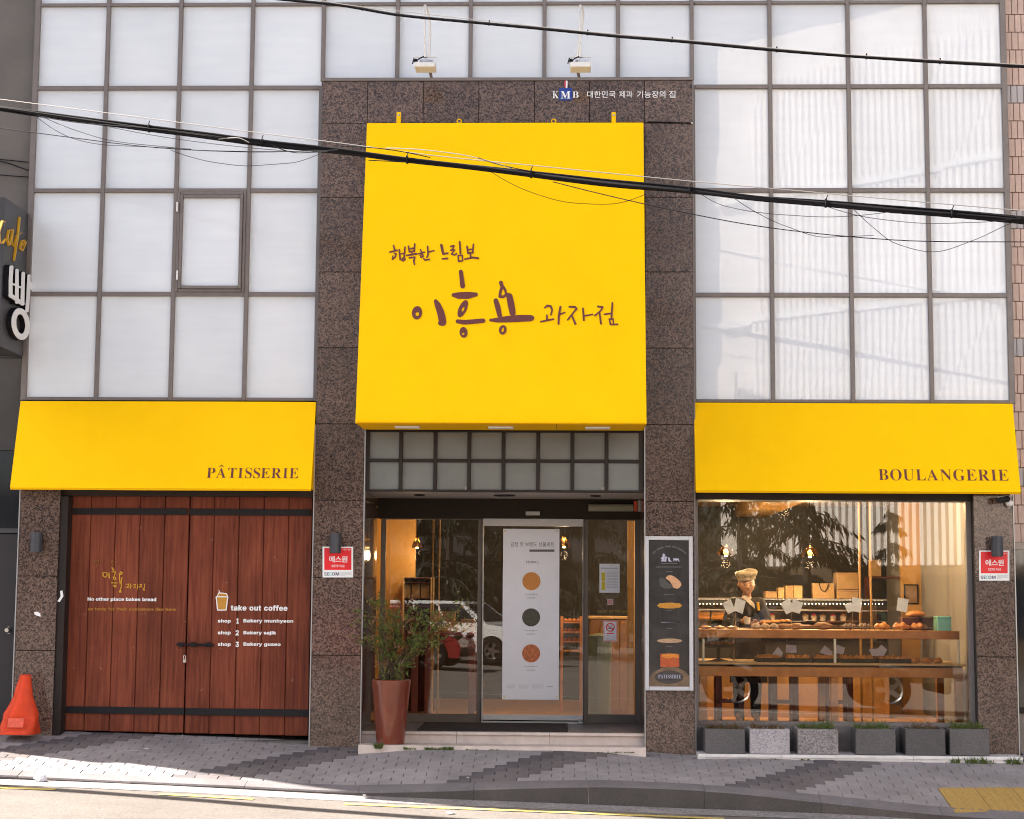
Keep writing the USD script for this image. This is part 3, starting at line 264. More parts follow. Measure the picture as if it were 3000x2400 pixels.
def granite(name, ramp, scale, rough=0.12, spec=0.5):
    """polished stone: crystals from two voronoi patterns, a few clouds of tone, a little difference from slab to slab"""
    return usdkit.material(stage, '/World/Looks/' + name, {
        'g': ('geometry', {}), 'v': ('voronoi_texture', {'scale': scale, 'feature': 'f1'}), 'v2': ('voronoi_texture', {'scale': scale * 2.3, 'feature': 'f1'}),
        'sep': ('separate_color', {}), 'sep2': ('separate_color', {}),
        'ad': ('math', {'math_type': 'multiply_add', 'value2': 0.55, 'value3': 0.0}), 'ad2': ('math', {'math_type': 'multiply_add', 'value2': 0.45}),
        'r': ('rgb_ramp', {'ramp': ramp}), 'n': ('noise_texture', {'scale': 2.2, 'detail': 3.0}),
        'o': ('object_info', {}), 'm1': ('map_range', {'from_min': 0.3, 'from_max': 0.7, 'to_min': 0.88, 'to_max': 1.12}),
        'm2': ('map_range', {'to_min': 0.88, 'to_max': 1.12}), 'mm': ('math', {'math_type': 'multiply'}),
        'h': ('hsv', {}), 'p': ('principled_bsdf', {'roughness': rough, 'specular_ior_level': spec})},
        [('g.position', 'v.vector'), ('g.position', 'v2.vector'), ('g.position', 'n.vector'), ('v.color', 'sep.color'), ('v2.color', 'sep2.color'),
         ('sep.r', 'ad.value1'), ('ad.value', 'ad2.value3'), ('sep2.g', 'ad2.value1'), ('ad2.value', 'r.fac'), ('r.color', 'h.color'),
         ('n.fac', 'm1.value'), ('o.random', 'm2.value'), ('m1.result', 'mm.value1'), ('m2.result', 'mm.value2'), ('mm.value', 'h.value'),
         ('h.color', 'p.base_color')], surface='p.BSDF')

def glass(name, tint=(1, 1, 1), ior=1.5, rough=0.0):
    """a window pane: clear, with the reflection growing towards grazing view"""
    return usdkit.material(stage, '/World/Looks/' + name, {
        'f': ('fresnel', {'IOR': ior}), 't': ('transparent_bsdf', {'color': tint}), 'g': ('glossy_bsdf', {'color': (1, 1, 1), 'roughness': rough}),
        'm': ('mix_closure', {})}, [('f.fac', 'm.fac'), ('t.BSDF', 'm.closure1'), ('g.BSDF', 'm.closure2')], surface='m.closure')

K = {}
K['granite'] = granite('brown_granite', [(0.0, (0.008, 0.007, 0.007)), (0.30, (0.036, 0.025, 0.022)), (0.46, (0.080, 0.051, 0.040)), (0.62, (0.145, 0.088, 0.064)), (0.8, (0.19, 0.135, 0.108)), (1.0, (0.045, 0.038, 0.042))], 74.0)
K['granite_core'] = mat('dark_backing', (0.02, 0.017, 0.015), 0.8)  # near-black backing that shows between the slabs
K['frame'] = mat('grey_aluminium', (0.16, 0.135, 0.125), 0.42, 0.0, 0.5, grain=(9, 0.10))
K['frame_light'] = mat('edge_trim_metal', (0.42, 0.41, 0.40), 0.35, 0.6)
K['pane'] = usdkit.material(stage, '/World/Looks/frosted_white_glass', {
    'g': ('geometry', {}), 'n': ('noise_texture', {'scale': 1.1, 'detail': 3.0, 'roughness': 0.55}),
    'mp': ('mapping', {'scale': (1.2, 1.0, 9.0)}), 'n2': ('noise_texture', {'scale': 1.5, 'detail': 4.0}),
    'r': ('rgb_ramp', {'ramp': [(0.25, (0.63, 0.665, 0.705)), (0.75, (0.72, 0.745, 0.775))]}),
    'r2': ('rgb_ramp', {'ramp': [(0.3, (0.95, 0.95, 0.96)), (0.7, (1.0, 1.0, 1.0))]}),
    'o': ('object_info', {}), 'mr': ('map_range', {'to_min': 0.95, 'to_max': 1.04}), 'h': ('hsv', {}),
    'mx': ('mix_color', {'blend_type': 'multiply', 'fac': 1.0}),
    'p': ('principled_bsdf', {'roughness': 0.55, 'specular_ior_level': 0.3, 'coat_weight': 1.0, 'coat_roughness': 0.012, 'coat_ior': 1.54})},
    [('g.position', 'n.vector'), ('g.position', 'mp.vector'), ('mp.vector', 'n2.vector'), ('n.fac', 'r.fac'), ('n2.fac', 'r2.fac'), ('r.color', 'mx.a'), ('r2.color', 'mx.b'),
     ('mx.result', 'h.color'), ('o.random', 'mr.value'), ('mr.result', 'h.value'), ('h.color', 'p.base_color')], surface='p.BSDF')
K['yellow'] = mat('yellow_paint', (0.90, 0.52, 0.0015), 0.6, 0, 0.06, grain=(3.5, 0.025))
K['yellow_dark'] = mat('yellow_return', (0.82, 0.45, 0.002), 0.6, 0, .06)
K['brown_ink'] = mat('brown_lettering', (0.125, 0.034, 0.030), 0.6, 0, 0.3)
K['white_ink'] = mat('white_lettering', (0.8, 0.8, 0.8), 0.5)
K['gold_ink'] = mat('gold_lettering', (0.62, 0.34, 0.012), 0.5)
K['white'] = mat('white_paint', (0.78, 0.78, 0.77), 0.4, grain=(20, 0.03))
K['paper'] = mat('white_paper', (0.74, 0.74, 0.78), 0.8, 0, 0.2)
K['black_metal'] = mat('black_metal', (0.014, 0.013, 0.014), 0.6, 0, 0.2, grain=(30, 0.2))
K['dark_frame'] = mat('dark_bronze_frame', (0.022, 0.016, 0.014), 0.5, 0, 0.25, grain=(12, 0.12))
K['door_frame'] = mat('bronze_door_frame', (0.105, 0.080, 0.062), 0.45, 0.0, 0.5, grain=(12, 0.08))
K['steel'] = mat('brushed_steel', (0.62, 0.60, 0.58), 0.25, 1.0, grain=(60, 0.06))
K['silver'] = mat('silver_paint', (.50, .49, .48), .35, 0, .5, grain=(40, .05))
K['chrome'] = mat('chrome', (0.75, 0.74, 0.72), 0.12, 1.0)
K['frost'] = mat('frosted_grey_glass', (0.155, 0.160, 0.150), 0.35, 0, 0.5, grain=(2.5, 0.12), coat=1.0)
K['glass'] = glass('clear_glass', (0.96, 0.96, 0.94), 1.57)
K['glass_warm'] = glass('shop_glass', (0.95, 0.95, 0.92), 1.66)
K['marble'] = mat('pale_marble', (0.60, 0.50, 0.44), 0.35, grain=(7, 0.12), tint=0.05)
K['marble_white'] = mat('white_marble', (0.74, 0.70, 0.67), 0.4, grain=(14, 0.08))
K['floor_stone'] = mat('landing_stone', (0.20, 0.17, 0.16), 0.3, grain=(15, 0.12))
K['mat'] = mat('door_mat_rubber', (0.032, 0.020, 0.016), 0.9, grain=(120, 0.4), bump=(260, 0.6, 0.004))
K['ceiling_grey'] = mat('recess_ceiling', (0.34, 0.31, 0.29), 0.6)

# ================================================================ ground, road, pavement
def paving_mat(name, c, amt=0.16):
    return usdkit.material(stage, '/World/Looks/' + name, {
        'g': ('geometry', {}), 'n': ('noise_texture', {'scale': 90.0, 'detail': 5.0, 'roughness': 0.7}), 'n2': ('noise_texture', {'scale': 2.1, 'detail': 7.0, 'roughness': 0.65}),
        'r': ('rgb_ramp', {'ramp': [(0.3, tuple(np.array(c) * (1 - amt))), (0.7, tuple(np.array(c) * (1 + amt)))]}),
        'm1': ('map_range', {'from_min': 0.3, 'from_max': 0.7, 'to_min': 0.74, 'to_max': 1.16}), 'o': ('object_info', {}), 'ri': ('white_noise_texture', {'dimensions': '1D'}),
        'm2': ('map_range', {'to_min': 0.86, 'to_max': 1.08}), 'mm': ('math', {'math_type': 'multiply'}), 'h': ('hsv', {}),
        'b': ('bump', {'strength': 0.5, 'distance': 0.003}), 'p': ('principled_bsdf', {'roughness': 0.85, 'specular_ior_level': 0.25})},
        [('g.position', 'n.vector'), ('g.position', 'n2.vector'), ('n.fac', 'r.fac'), ('r.color', 'h.color'), ('n2.fac', 'm1.value'), ('g.random_per_island', 'm2.value'),
         ('m1.result', 'mm.value1'), ('m2.result', 'mm.value2'), ('mm.value', 'h.value'), ('h.color', 'p.base_color'), ('n.fac', 'b.height'), ('b.normal', 'p.normal')], surface='p.BSDF')
K['paver'] = paving_mat('paver_light', (0.365, 0.332, 0.330))
K['paver_mid'] = paving_mat('paver_brown', (0.195, 0.170, 0.168))
K['paver_dark'] = paving_mat('paver_dark', (0.150, 0.134, 0.140))
K['joint'] = paving_mat('paver_joint', (0.15, 0.13, 0.12))
K['kerb'] = paving_mat('kerb_stone', (0.22, 0.20, 0.205), 0.3)
K['kerb_face'] = paving_mat('darker_kerb_face', (0.105, 0.090, 0.080), 0.35)  # darker tone for the upright face of the kerb
K['gutter'] = usdkit.material(stage, '/World/Looks/gutter_concrete', {
    'g': ('geometry', {}), 'v': ('voronoi_texture', {'scale': 55.0}), 'n': ('noise_texture', {'scale': 3.0, 'detail': 4.0}), 'sep': ('separate_color', {}),
    'r': ('rgb_ramp', {'ramp': [(0.0, (0.17, 0.155, 0.15)), (0.5, (0.27, 0.25, 0.245)), (1.0, (0.36, 0.34, 0.335))]}), 'm1': ('map_range', {'from_min': 0.3, 'from_max': 0.7, 'to_min': 0.8, 'to_max': 1.1}),
    'h': ('hsv', {}), 'b': ('bump', {'strength': 0.8, 'distance': 0.006}), 'p': ('principled_bsdf', {'roughness': 0.9, 'specular_ior_level': 0.2})},
    [('g.position', 'v.vector'), ('g.position', 'n.vector'), ('v.color', 'sep.color'), ('sep.r', 'r.fac'), ('r.color', 'h.color'), ('n.fac', 'm1.value'), ('m1.result', 'h.value'),
     ('h.color', 'p.base_color'), ('v.distance', 'b.height'), ('b.normal', 'p.normal')], surface='p.BSDF')
K['asphalt'] = usdkit.material(stage, '/World/Looks/worn_asphalt', {
    'g': ('geometry', {}), 'v': ('voronoi_texture', {'scale': 130.0}), 'n': ('noise_texture', {'scale': 1.4, 'detail': 6.0, 'roughness': 0.7}), 'sep': ('separate_color', {}),
    'r': ('rgb_ramp', {'ramp': [(0.0, (0.105, 0.090, 0.080)), (0.6, (0.155, 0.136, 0.122)), (1.0, (0.20, 0.18, 0.165))]}), 'm1': ('map_range', {'from_min': 0.3, 'from_max': 0.7, 'to_min': 0.85, 'to_max': 1.12}),
    'h': ('hsv', {}), 'b': ('bump', {'strength': 0.6, 'distance': 0.004}), 'p': ('principled_bsdf', {'roughness': 0.9, 'specular_ior_level': 0.2})},
    [('g.position', 'v.vector'), ('g.position', 'n.vector'), ('v.color', 'sep.color'), ('sep.r', 'r.fac'), ('r.color', 'h.color'), ('n.fac', 'm1.value'), ('m1.result', 'h.value'),
     ('h.color', 'p.base_color'), ('v.distance', 'b.height'), ('b.normal', 'p.normal')], surface='p.BSDF')
K['road_paint'] = mat('yellow_road_paint', (0.52, 0.40, 0.13), 0.8, 0, 0.2, grain=(40, 0.25))
K['tactile'] = mat('yellow_tactile_tile', (0.44, 0.285, 0.09), 0.8, 0, 0.2, grain=(60, 0.16), tint=0.06)

D_KF = 1.60                                     # kerb front, metres in front of the facade
def kd(x):                                      # the kerb swings out towards the crossing at the right
    t = np.clip((np.asarray(x, float) - 2.2) / 2.6, 0, 1.4); return D_KF + 0.50 * t * t * (3 - 2 * np.minimum(t, 1))
def samples(pts, d):
    out = []
    for px, py in pts:
        dd = d
        if d is None:
            x = X(px, py, -D_KF); dd = float(kd(x)); x = X(px, py, -dd); dd = float(kd(x))
        p = at(px, py, -dd); out.append((p[0], p[2]))
    return np.array(out)
_kt = samples([(0, 2269), (232, 2280), (500, 2293), (709, 2301), (1000, 2316.5), (1162, 2316), (1348, 2310), (1500, 2305), (1616, 2301.5), (1725, 2299.5), (1871, 2303), (2000, 2307.6), (2162, 2318), (2348, 2339), (2500, 2356.5), (2700, 2377), (2825, 2388.7), (3000, 2395.7)], None)
_rb = samples([(0, 2283), (250, 2293), (500, 2303), (700, 2314), (1000, 2331), (1300, 2343), (1696, 2357), (2000, 2370), (2230, 2379)], D_KF + 0.01)
_fb = np.array([(X(px, py, -d), Z(px, py, -d), d) for px, py, d in [(-300, 2138, .12), (0, 2147, .12), (44, 2152.5, .12), (160, 2156, .12), (350, 2162, .12), (500, 2168, .12), (700, 2175, .12), (908, 2187, .12), (1046, 2192.5, .12),
     (1200, 2195, .40), (1500, 2198, .40), (1800, 2203, .40), (1892, 2205.5, .12), (2034, 2216, .12), (2100, 2220, .36), (2278, 2225, .36), (2500, 2229.5, .36), (2732, 2234.5, .36), (3000, 2239.5, .36), (3300, 2248, .36)]])
def ext(xs, x, v):
    """interpolation that goes on with the mean slope beyond its ends"""
    x = np.asarray(x, float); r = np.interp(x, xs, v)
    s = (v[-1] - v[0]) / (xs[-1] - xs[0])
    return r + np.where(x < xs[0], np.maximum(x - xs[0], -16) * s, 0) + np.where(x > xs[-1], np.minimum(x - xs[-1], 16) * s, 0)
def smooth_tab(t, w=0.35):
    xs = np.arange(t[:, 0].min(), t[:, 0].max(), 0.05); v = np.interp(xs, t[:, 0], t[:, 1])
    k = np.exp(-0.5 * (np.arange(-20, 21) * 0.05 / w) ** 2); k /= k.sum()
    return xs, np.convolve(np.pad(v, 20, mode='edge'), k, 'valid')
_ktx, _ktz = smooth_tab(_kt, 0.18); _rbx, _rbz = smooth_tab(_rb, 0.4)
def z_kerb(x): return ext(_ktx, x, _ktz)
def z_road(x, d):
    return ext(_rbx, x, _rbz) + 0.012 * np.clip(np.asarray(d) - D_KF - 0.5, 0, 4.0) - 0.012 * np.clip(np.asarray(d) - 7.0, 0, 10.0)
_fbz0 = np.array([z + (z - float(z_kerb(x))) / (float(kd(x)) - d) * (d - 0.12) for x, z, d in _fb])
_fbx, _fbz = smooth_tab(np.stack([_fb[:, 0], _fbz0], 1), 0.22)
def z_pave(x, d):
    z0, z1, k = ext(_fbx, x, _fbz), z_kerb(x), kd(x)
    return z0 + (z1 - z0) * (np.asarray(d) - 0.12) / (k - 0.12)

def sheet(xs, ds, zf, off=0.0):
    g, h = np.meshgrid(xs, ds, indexing='ij'); z = zf(g, h) + off
    v = np.stack([g, -h, z], -1).reshape(-1, 3); n = len(ds)
    i, j = np.meshgrid(np.arange(len(xs) - 1), np.arange(n - 1), indexing='ij')
    q = np.stack([i * n + j, i * n + j + 1, (i + 1) * n + j + 1, (i + 1) * n + j], -1).reshape(-1, 4)
    return MB().add(v, q)
struct('ground', MB().box(-300, 300, -300, 300, -3.2, -3.0), mat('far_ground', (0.10, 0.095, 0.085), 0.9, grain=(0.3, 0.3)))
struct('road', sheet(np.linspace(-24, 24, 97), np.concatenate([np.linspace(2.02, 6, 14), np.linspace(7, 70, 22)]), z_road), K['asphalt'], smooth=True)
struct('gutter', sheet(np.linspace(-24, 24, 97), np.array([1.5, 1.65, 1.8, 2.02]), z_road, 0.004), K['gutter'], smooth=True)
g2 = sheet(np.linspace(-24, 24, 97), np.array([2.02, 2.035]), z_road, 0.004)
# yellow edge line, in worn lengths
for a, b in ((X(-200, 2300, -2.2), X(165, 2312, -2.2)), (X(470, 2326, -2.2), X(745, 2343, -2.2)), (X(1010, 2356, -2.2), X(2120, 2403, -2.2))):
    struct('road_line', sheet(np.linspace(a, b, 24), np.array([2.17, 2.29]), z_road, 0.006), K['road_paint'])
struct('road_line', sheet(np.linspace(-24, 24, 60), np.array([12.0, 12.12]), z_road, 0.006), mat('white_road_paint', (0.6, 0.6, 0.58), 0.8, grain=(30, .2)))

XS0, XS1, XP0 = X(1049, 2186, -.4), X(1893, 2186, -.4), X(2035, 2215, -.2)
def d_min(x):                                   # where the stone of the building stops and the pavement begins
    x = np.asarray(x, float); return np.where((x > XS0 - .02) & (x < XS1 + .02), .385, np.where((x > XP0) & (x < X(3000, 2215, -.36)), .34, -.3))
_g = np.repeat(np.linspace(-24, 24, 481)[:, None], 12, 1); _d0 = d_min(_g); _d0 = np.maximum(_d0, -.3)
_h = np.where(_d0 > 0, .30, -.3) + (kd(_g) - 0.02 - np.where(_d0 > 0, .30, -.3)) * np.linspace(0, 1, 12)[None, :]
_v = np.stack([_g, -_h, z_pave(_g, np.where(_d0 > 0, np.maximum(_h, .38), _h)) - 0.016], -1).reshape(-1, 3)
_i, _j = np.meshgrid(np.arange(480), np.arange(11), indexing='ij')
pv = struct('pavement', MB().add(_v, np.stack([_i * 12 + _j, _i * 12 + _j + 1, (_i + 1) * 12 + _j + 1, (_i + 1) * 12 + _j], -1).reshape(-1, 4)), K['joint'])
# pavers, one by one: rows along the facade, each shifted half a stone, with dark diagonal bands
PW, PD, GAP = 0.2035, 0.1085, 0.0045
TX0, TD1 = X(2784, 2350, -1.6), D_KF - 0.165 + 3 * 0.1085
rows = []
def in_tactile(x, d): return x > TX0 and TD1 - 6 * 0.1085 < d < TD1 + .12
stones = []
for r in range(22):
    dn = D_KF - 0.165 - r * PD + 6 * PD         # nearest edge of the row to the street
    df = dn - PD
    if df < -0.12: continue
    df_row = df
    for c in range(-42, 40):
        df = df_row
        x0 = c * PW + (r % 2) * PW / 2; x1 = x0 + PW
        if x0 < -8 or x1 > 7.5: continue
        kk = float(kd((x0 + x1) / 2)) - 0.165
        if df > kk - 0.03: continue
        d1 = min(dn, kk); dm = float(d_min((x0 + x1) / 2))
        if d1 < dm + .01: continue
        df0, df = df, max(df, dm)
        u = (x0 + PW / 2) - (r - 6) * PW / 2 + 3.54
        ph = u % (PW * 12)
        tone = 'paver_dark' if ph < PW else ('paver_mid' if ph < PW * 3.05 else 'paver')
        if in_tactile(x1, (d1 + df) / 2):
            if x0 > TX0 - .03: continue
            x1 = TX0
        stones.append((x0 + GAP / 2, x1 - GAP / 2, df + GAP / 2, d1 - GAP / 2, tone, r, c))
def paver_mesh(mb, x0, x1, d0, d1):
    dz = (nrs.rand() - .5) * 0.004; tx, td = (nrs.rand(2) - .5) * 0.003
    if d1 - d0 < 0.012: return
    b = 0.004
    top, mid = [], []
    for x, d, ex, ed in ((x0, d0, b, b), (x1, d0, -b, b), (x1, d1, -b, -b), (x0, d1, b, -b)):
        zz = float(z_pave(x, d)) + dz + (tx if x == x0 else -tx) + (td if d == d0 else -td)
        top.append([x + ex, -(d + ed), zz]); mid.append([x, -d, zz - b])
    low = [[p[0], p[1], p[2] - 0.02] for p in mid]
    v = top + mid + low; f = [[3, 2, 1, 0]]
    for i in range(4):
        j = (i + 1) % 4
        f += [[i, j, j + 4, i + 4], [i + 4, j + 4, j + 8, i + 8]]
    mb.add(v, f)
def seen_size(s):
    x, d = (s[0] + s[1]) / 2, s[3]
    return -(d * 10 - abs(x) * 0.1) if -5.6 < x < 4.9 else 99
stones.sort(key=seen_size)
rest = {}
for i, s in enumerate(stones):
    if i < 300:
        m = MB(); paver_mesh(m, *s[:4]); obj('paver', m, K[s[4]], pv)
    else:
        paver_mesh(rest.setdefault(s[4], MB()), *s[:4])
for k in sorted(rest):
    obj('paver_field', rest[k], K[k], pv, kind='stuff')
# tactile tiles by the kerb
for c in range(6):
    for r in range(2):
        x0 = TX0 + c * 0.325; d1 = TD1 - r * 0.3255; d0 = d1 - 0.319
        m = MB()
        m.hull([[x, -d, float(z_pave(x, d)) + dz] for x in (x0 + .004, x0 + .321) for d in (d0, d1) for dz in (-.02, .002)])
        for k in range(4):
            a = x0 + 0.034 + k * 0.072
            m.hull([[a + e, -d, float(z_pave(a, d)) + h] for e, h in ((0, 0), (.036, 0), (.006, .011), (.030, .011)) for d in (d0 + .012, d1 - .012)])
        obj('tactile_tile', m, K['tactile'], pv)

# kerb stones
kx = [-24.0] + list(np.arange(-23, -5.2, 1.0))
kb = struct('kerb', MB().box(-24, -23.9, -1.55, -1.5, -1.2, -1.1), K['kerb'])
edges = np.concatenate([np.arange(X(1725, 2300, -1.6) - 9.0, X(1725, 2300, -1.6) + 8.5, 1.0)])
for a, b in zip(edges[:-1], edges[1:]):
    xs = np.linspace(a + .0015, b - .0015, 9); prof = []
    jz = (nrs.rand() - .5) * .006
    for x in xs:
        k = float(kd(x)); zt = float(z_kerb(x)) + jz; zi = float(z_pave(x, k - .165)) + .002 + jz
        prof.append([[x, -(k - .163), zi - .12], [x, -(k - .163), zi], [x, -(k - .022), zt + .001], [x, -(k - .006), zt - .006], [x, -k, zt - .020], [x, -k, zt - .020], [x, -(k + .004), float(z_road(x, k)) - .05]])
    prof = np.array(prof)
    def strip(q):
        n = q.shape[1]; m = MB(); i, j = np.meshgrid(np.arange(8), np.arange(n - 1), indexing='ij')
        return m.add(q.reshape(-1, 3), np.stack([i * n + j, i * n + j + 1, (i + 1) * n + j + 1, (i + 1) * n + j], -1).reshape(-1, 4))
    m = strip(prof[:, :5])
    for e in (0, 8): m.add(prof[e], [[0, k_ + 1, k_ + 2] if e == 8 else [0, k_ + 2, k_ + 1] for k_ in range(5)])
    st = obj('kerb_stone', m, K['kerb'], kb, smooth=30)
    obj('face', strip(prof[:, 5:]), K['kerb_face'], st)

# ================================================================ the bakery building
B = thing('bakery_building', 'bakery with white frosted panes, brown granite pillars and glazed shopfront', 'building')
YG = -0.12                                      # granite face
xl0, xl1 = X(918, 1600, YG), X(1060.5, 1750, YG)
xr0, xr1 = X(1891.5, 1750, YG), X(2034.8, 1700, YG)
xw0, xw1 = X(56, 1500, 0), X(2971, 1700, YG)    # outer edges of the facade
z_top = Z(1490, 231, YG)
Z_ROOF = 15.0
# --- curtain wall
colsL = [X(79, 862, 0), X(290, 862, 0), X(506.5, 862, 0), X(721, 862, 0), X(929, 862, 0)]
colsM = [X(947, 120, 0), X(1164.5, 120, 0), X(1378.5, 120, 0), X(1594.8, 120, 0), X(1810.3, 120, 0), X(2026.7, 120, 0)]
colsR = [X(2031.5, 600, 0), X(2260, 600, 0), X(2491.8, 600, 0), X(2720.5, 600, 0), X(2952, 600, 0)]
rowz = [Z(1490, 9, 0), Z(1490, 254.5, 0), Z(1490, 557, 0), Z(1490, 862.5, 0), Z(1490, 1171, 0)]
z_up = rowz[0] + 1.02
MW = 0.0205                                     # half width of a mullion
def pane(x0, x1, z0, z1):
    m = MB(); t = (nrs.rand(4) - .5) * 0.0012   # panes never sit quite true
    v = [[x0, .034 + t[0], z0], [x1, .034 + t[1], z0], [x1, .034 + t[2], z1], [x0, .034 + t[3], z1]]
    v += [[p[0], p[1] + .02, p[2]] for p in v]
    m.add(v, [[0, 1, 2, 3], [4, 7, 6, 5], [0, 3, 7, 4], [1, 5, 6, 2], [3, 2, 6, 7], [0, 4, 5, 1]]); return obj('pane', m, K['pane'], B)
def mullion(x, z0, z1, w=MW): obj('mullion', MB().cbox(x - w, x + w, 0.0, .06, z0, z1, .003), K['frame'], B)
def transom(x0, x1, z, w=MW): obj('transom', MB().cbox(x0, x1, .003, .06, z - w, z + w, .003), K['frame'], B)
for cols, rz in ((colsL, rowz), (colsR, rowz), (colsM, [rowz[0], z_top + .02])):
    for r_ in [z_up] + list(rz[:-1]):
        pass
    zz = [z_up] + list(rz)
    for a, b in zip(cols[:-1], cols[1:]):
        for i in range(len(zz) - 1):
            if cols is colsL and a == colsL[2] and i == 3:
                continue                        # the opening sash goes here
            pane((colsM[-1] + .012 if a == colsR[0] and i < 2 else a + .012), (colsM[0] - .012 if b == colsL[-1] and i < 2 else b - .012), zz[i + 1] + .012, zz[i] - .012)
    for c in cols:
        if cols is colsM and c == cols[0] or cols is colsR and c == cols[0] : pass
        mullion(c, zz[-1] + (0.0 if cols is colsM else -.02), z_top - .03 if (cols is colsL and c == colsL[-1]) or (cols is colsR and c == colsR[0]) else z_up + .02, MW * (1.35 if c in (colsL[0], colsR[-1]) else 1))
    for z in zz[:-1]:
        for a, b in zip(cols[:-1], cols[1:]): transom(a + MW, (colsM[0] - MW if b == colsL[-1] and z > z_top else b - MW), z, MW * (0.8 if z == rowz[0] else 1))
    if cols is not colsM:
        for a, b in zip(cols[:-1], cols[1:]): transom(a + MW, b - MW, zz[-1] - .004, .016)
# sash window
sx0, sx1, sz0, sz1 = colsL[2] + MW, colsL[3] - MW, rowz[3] + MW, rowz[2] - MW
sf = MB()
for k, (w0, w1, ya, yb) in enumerate(((0, .030, -.010, .05), (.030, .062, -.022, .045))):
    a, b, c, d = sx0 + w0, sx1 - w0, sz0 + w0, sz1 - w0; t = w1 - w0
    sf.cbox(a, a + t - .002, ya, yb, c, d, .004).cbox(b - t + .002, b, ya, yb, c, d, .004).cbox(a + t, b - t, ya, yb, c, c + t - .002, .004).cbox(a + t, b - t, ya, yb, d - t + .002, d, .004)
sash = obj('sash', sf, K['frame'], B)
obj('sash_pane', MB().box(sx0 + .06, sx1 - .06, .012, .03, sz0 + .06, sz1 - .06), K['pane'], sash)
for py in (606, 806):
    obj('hinge', MB().cbox(X(516.5, py, -.03), X(521, py, -.03), -.036, -.008, Z(518, py + 14, -.03), Z(518, py - 14, -.03), .003), K['white'], sash)
obj('parapet_band', MB().box(xw0, xw1, .03, .3, z_up + .02, Z_ROOF), K['frame'], B)
# louvres just above the top rail at the far left
# --- walls behind the cladding (left, right, back, roof, floors)
core = MB()
core.box(xw0 + .05, xl1 - .03, .12, .4, rowz[4] - .05, z_up)           # behind the left panes
core.box(xr0 + .03, xw1 - .05, .12, .4, rowz[4] - .05, z_up)
core.box(xl1 - .03, xr0 + .03, .12, .4, Z(1490, 1250, 0), z_up)
core.box(xw0 + .02, xw1 - .02, 6.4, 6.6, -.6, Z_ROOF)
core.box(xw0 + .02, xw0 + .2, .4, 6.4, -.6, Z_ROOF)
core.box(xw1 - .2, xw1 - .02, .4, 6.4, -.6, Z_ROOF)
core.box(xw0 + .02, xw1 - .02, .3, 6.6, Z_ROOF - .2, Z_ROOF)
core.box(xw0 + .2, xw1 - .2, .4, 6.4, rowz[4] - .1, rowz[4])           # first floor slab
obj('wall', core, mat('concrete_core', (0.20, 0.19, 0.18), 0.9), B)
# --- granite slabs
def slabs(x0, x1, zs, y=YG, th=.03):
    for a, b in zip(zs[:-1], zs[1:]):
        obj('granite_slab', MB().cbox(x0 + .0025, x1 - .0025, y, y + th, min(a, b) + .0025, max(a, b) - .0025, .002), K['granite'], B)
gz = [Z(980, p, YG) for p in (361, 578, 797, 1019, 1242, 1466, 1692.5, 1920)]
zbase = -0.12
slabs(xl0, xl1, gz + [zbase]); slabs(xr0, xr1, [Z(1960, p, YG) for p in (361, 578, 797, 1020, 1244, 1469, 1695, 1922)] + [zbase - .08])
tj = [X(p, 300, YG) for p in (941, 1076.5, 1239.8, 1402.6, 1565.8, 1727, 1888, 2030.5)]; tj[0], tj[-1] = xl0, xr1
for a, b in zip(tj[:-1], tj[1:]): slabs(a, b, [z_top - .022, gz[0]])
obj('coping', MB().cbox(xl0 - .004, xr1 + .004, YG - .012, .0, z_top - .021, z_top + .012, .004), K['frame'], B)
for x0, x1, y1, z0, z1 in ((xl0 + .004, xr1 - .004, .1, gz[0], z_top - .03), (xl0 + .004, xl1 - .004, .12, -.4, gz[0] - .001), (xr0 + .004, xr1 - .004, .12, -.4, gz[0] - .001), (xl1 - .003, xr0 + .003, .1, Z(1490, 1255, 0), gz[0] - .001)):
    obj('cladding_backing', MB().box(x0, x1, YG + .031, y1, z0, z1), K['granite_core'], B)
# slabs behind the sign, between the pillars
slabs(xl1, xr0, [gz[0], gz[1]])
# pilasters at both ends
pl0, pl1 = X(58.5, 1500, YG), X(175.5, 1500, YG)
slabs(pl0, pl1, [Z(110, p, YG) for p in (1425, 1688, 1906)] + [zbase + .05])
pr0, pr1 = X(2854.5, 1600, YG), X(2970, 1600, YG)
slabs(pr0, pr1, [Z(2910, p, YG) for p in (1432, 1700, 1925)] + [zbase - .25])
for a, b, zt_b in ((pl0, pl1, Z(110, 1425, YG)), (pr0, pr1, Z(2910, 1432, YG))): obj('cladding_backing', MB().box(a + .004, b - .004, YG + .031, .3, -.6, zt_b), K['granite_core'], B)
for x in (pl0 - .006, pr1 + .006, xl1 + .006, xr0 - .006, xl0 - .004):
    obj('edge_trim', MB().cbox(x - .006, x + .006, YG - .004, YG + .05, zbase - .1, Z(1490, 1250, 0), .002), K['frame_light'], B)
obj('edge_trim', MB().cbox(xr1 - .002, xr1 + .014, YG - .003, .02, zbase - .1, z_top, .003), K['frame'], B)

# --- recessed entrance
YB = 1.15                                       # door plane
zf = Z(1490, 2146, -.02)                        # landing level
zc = Z(1490, 1442, -.03)                        # recess ceiling
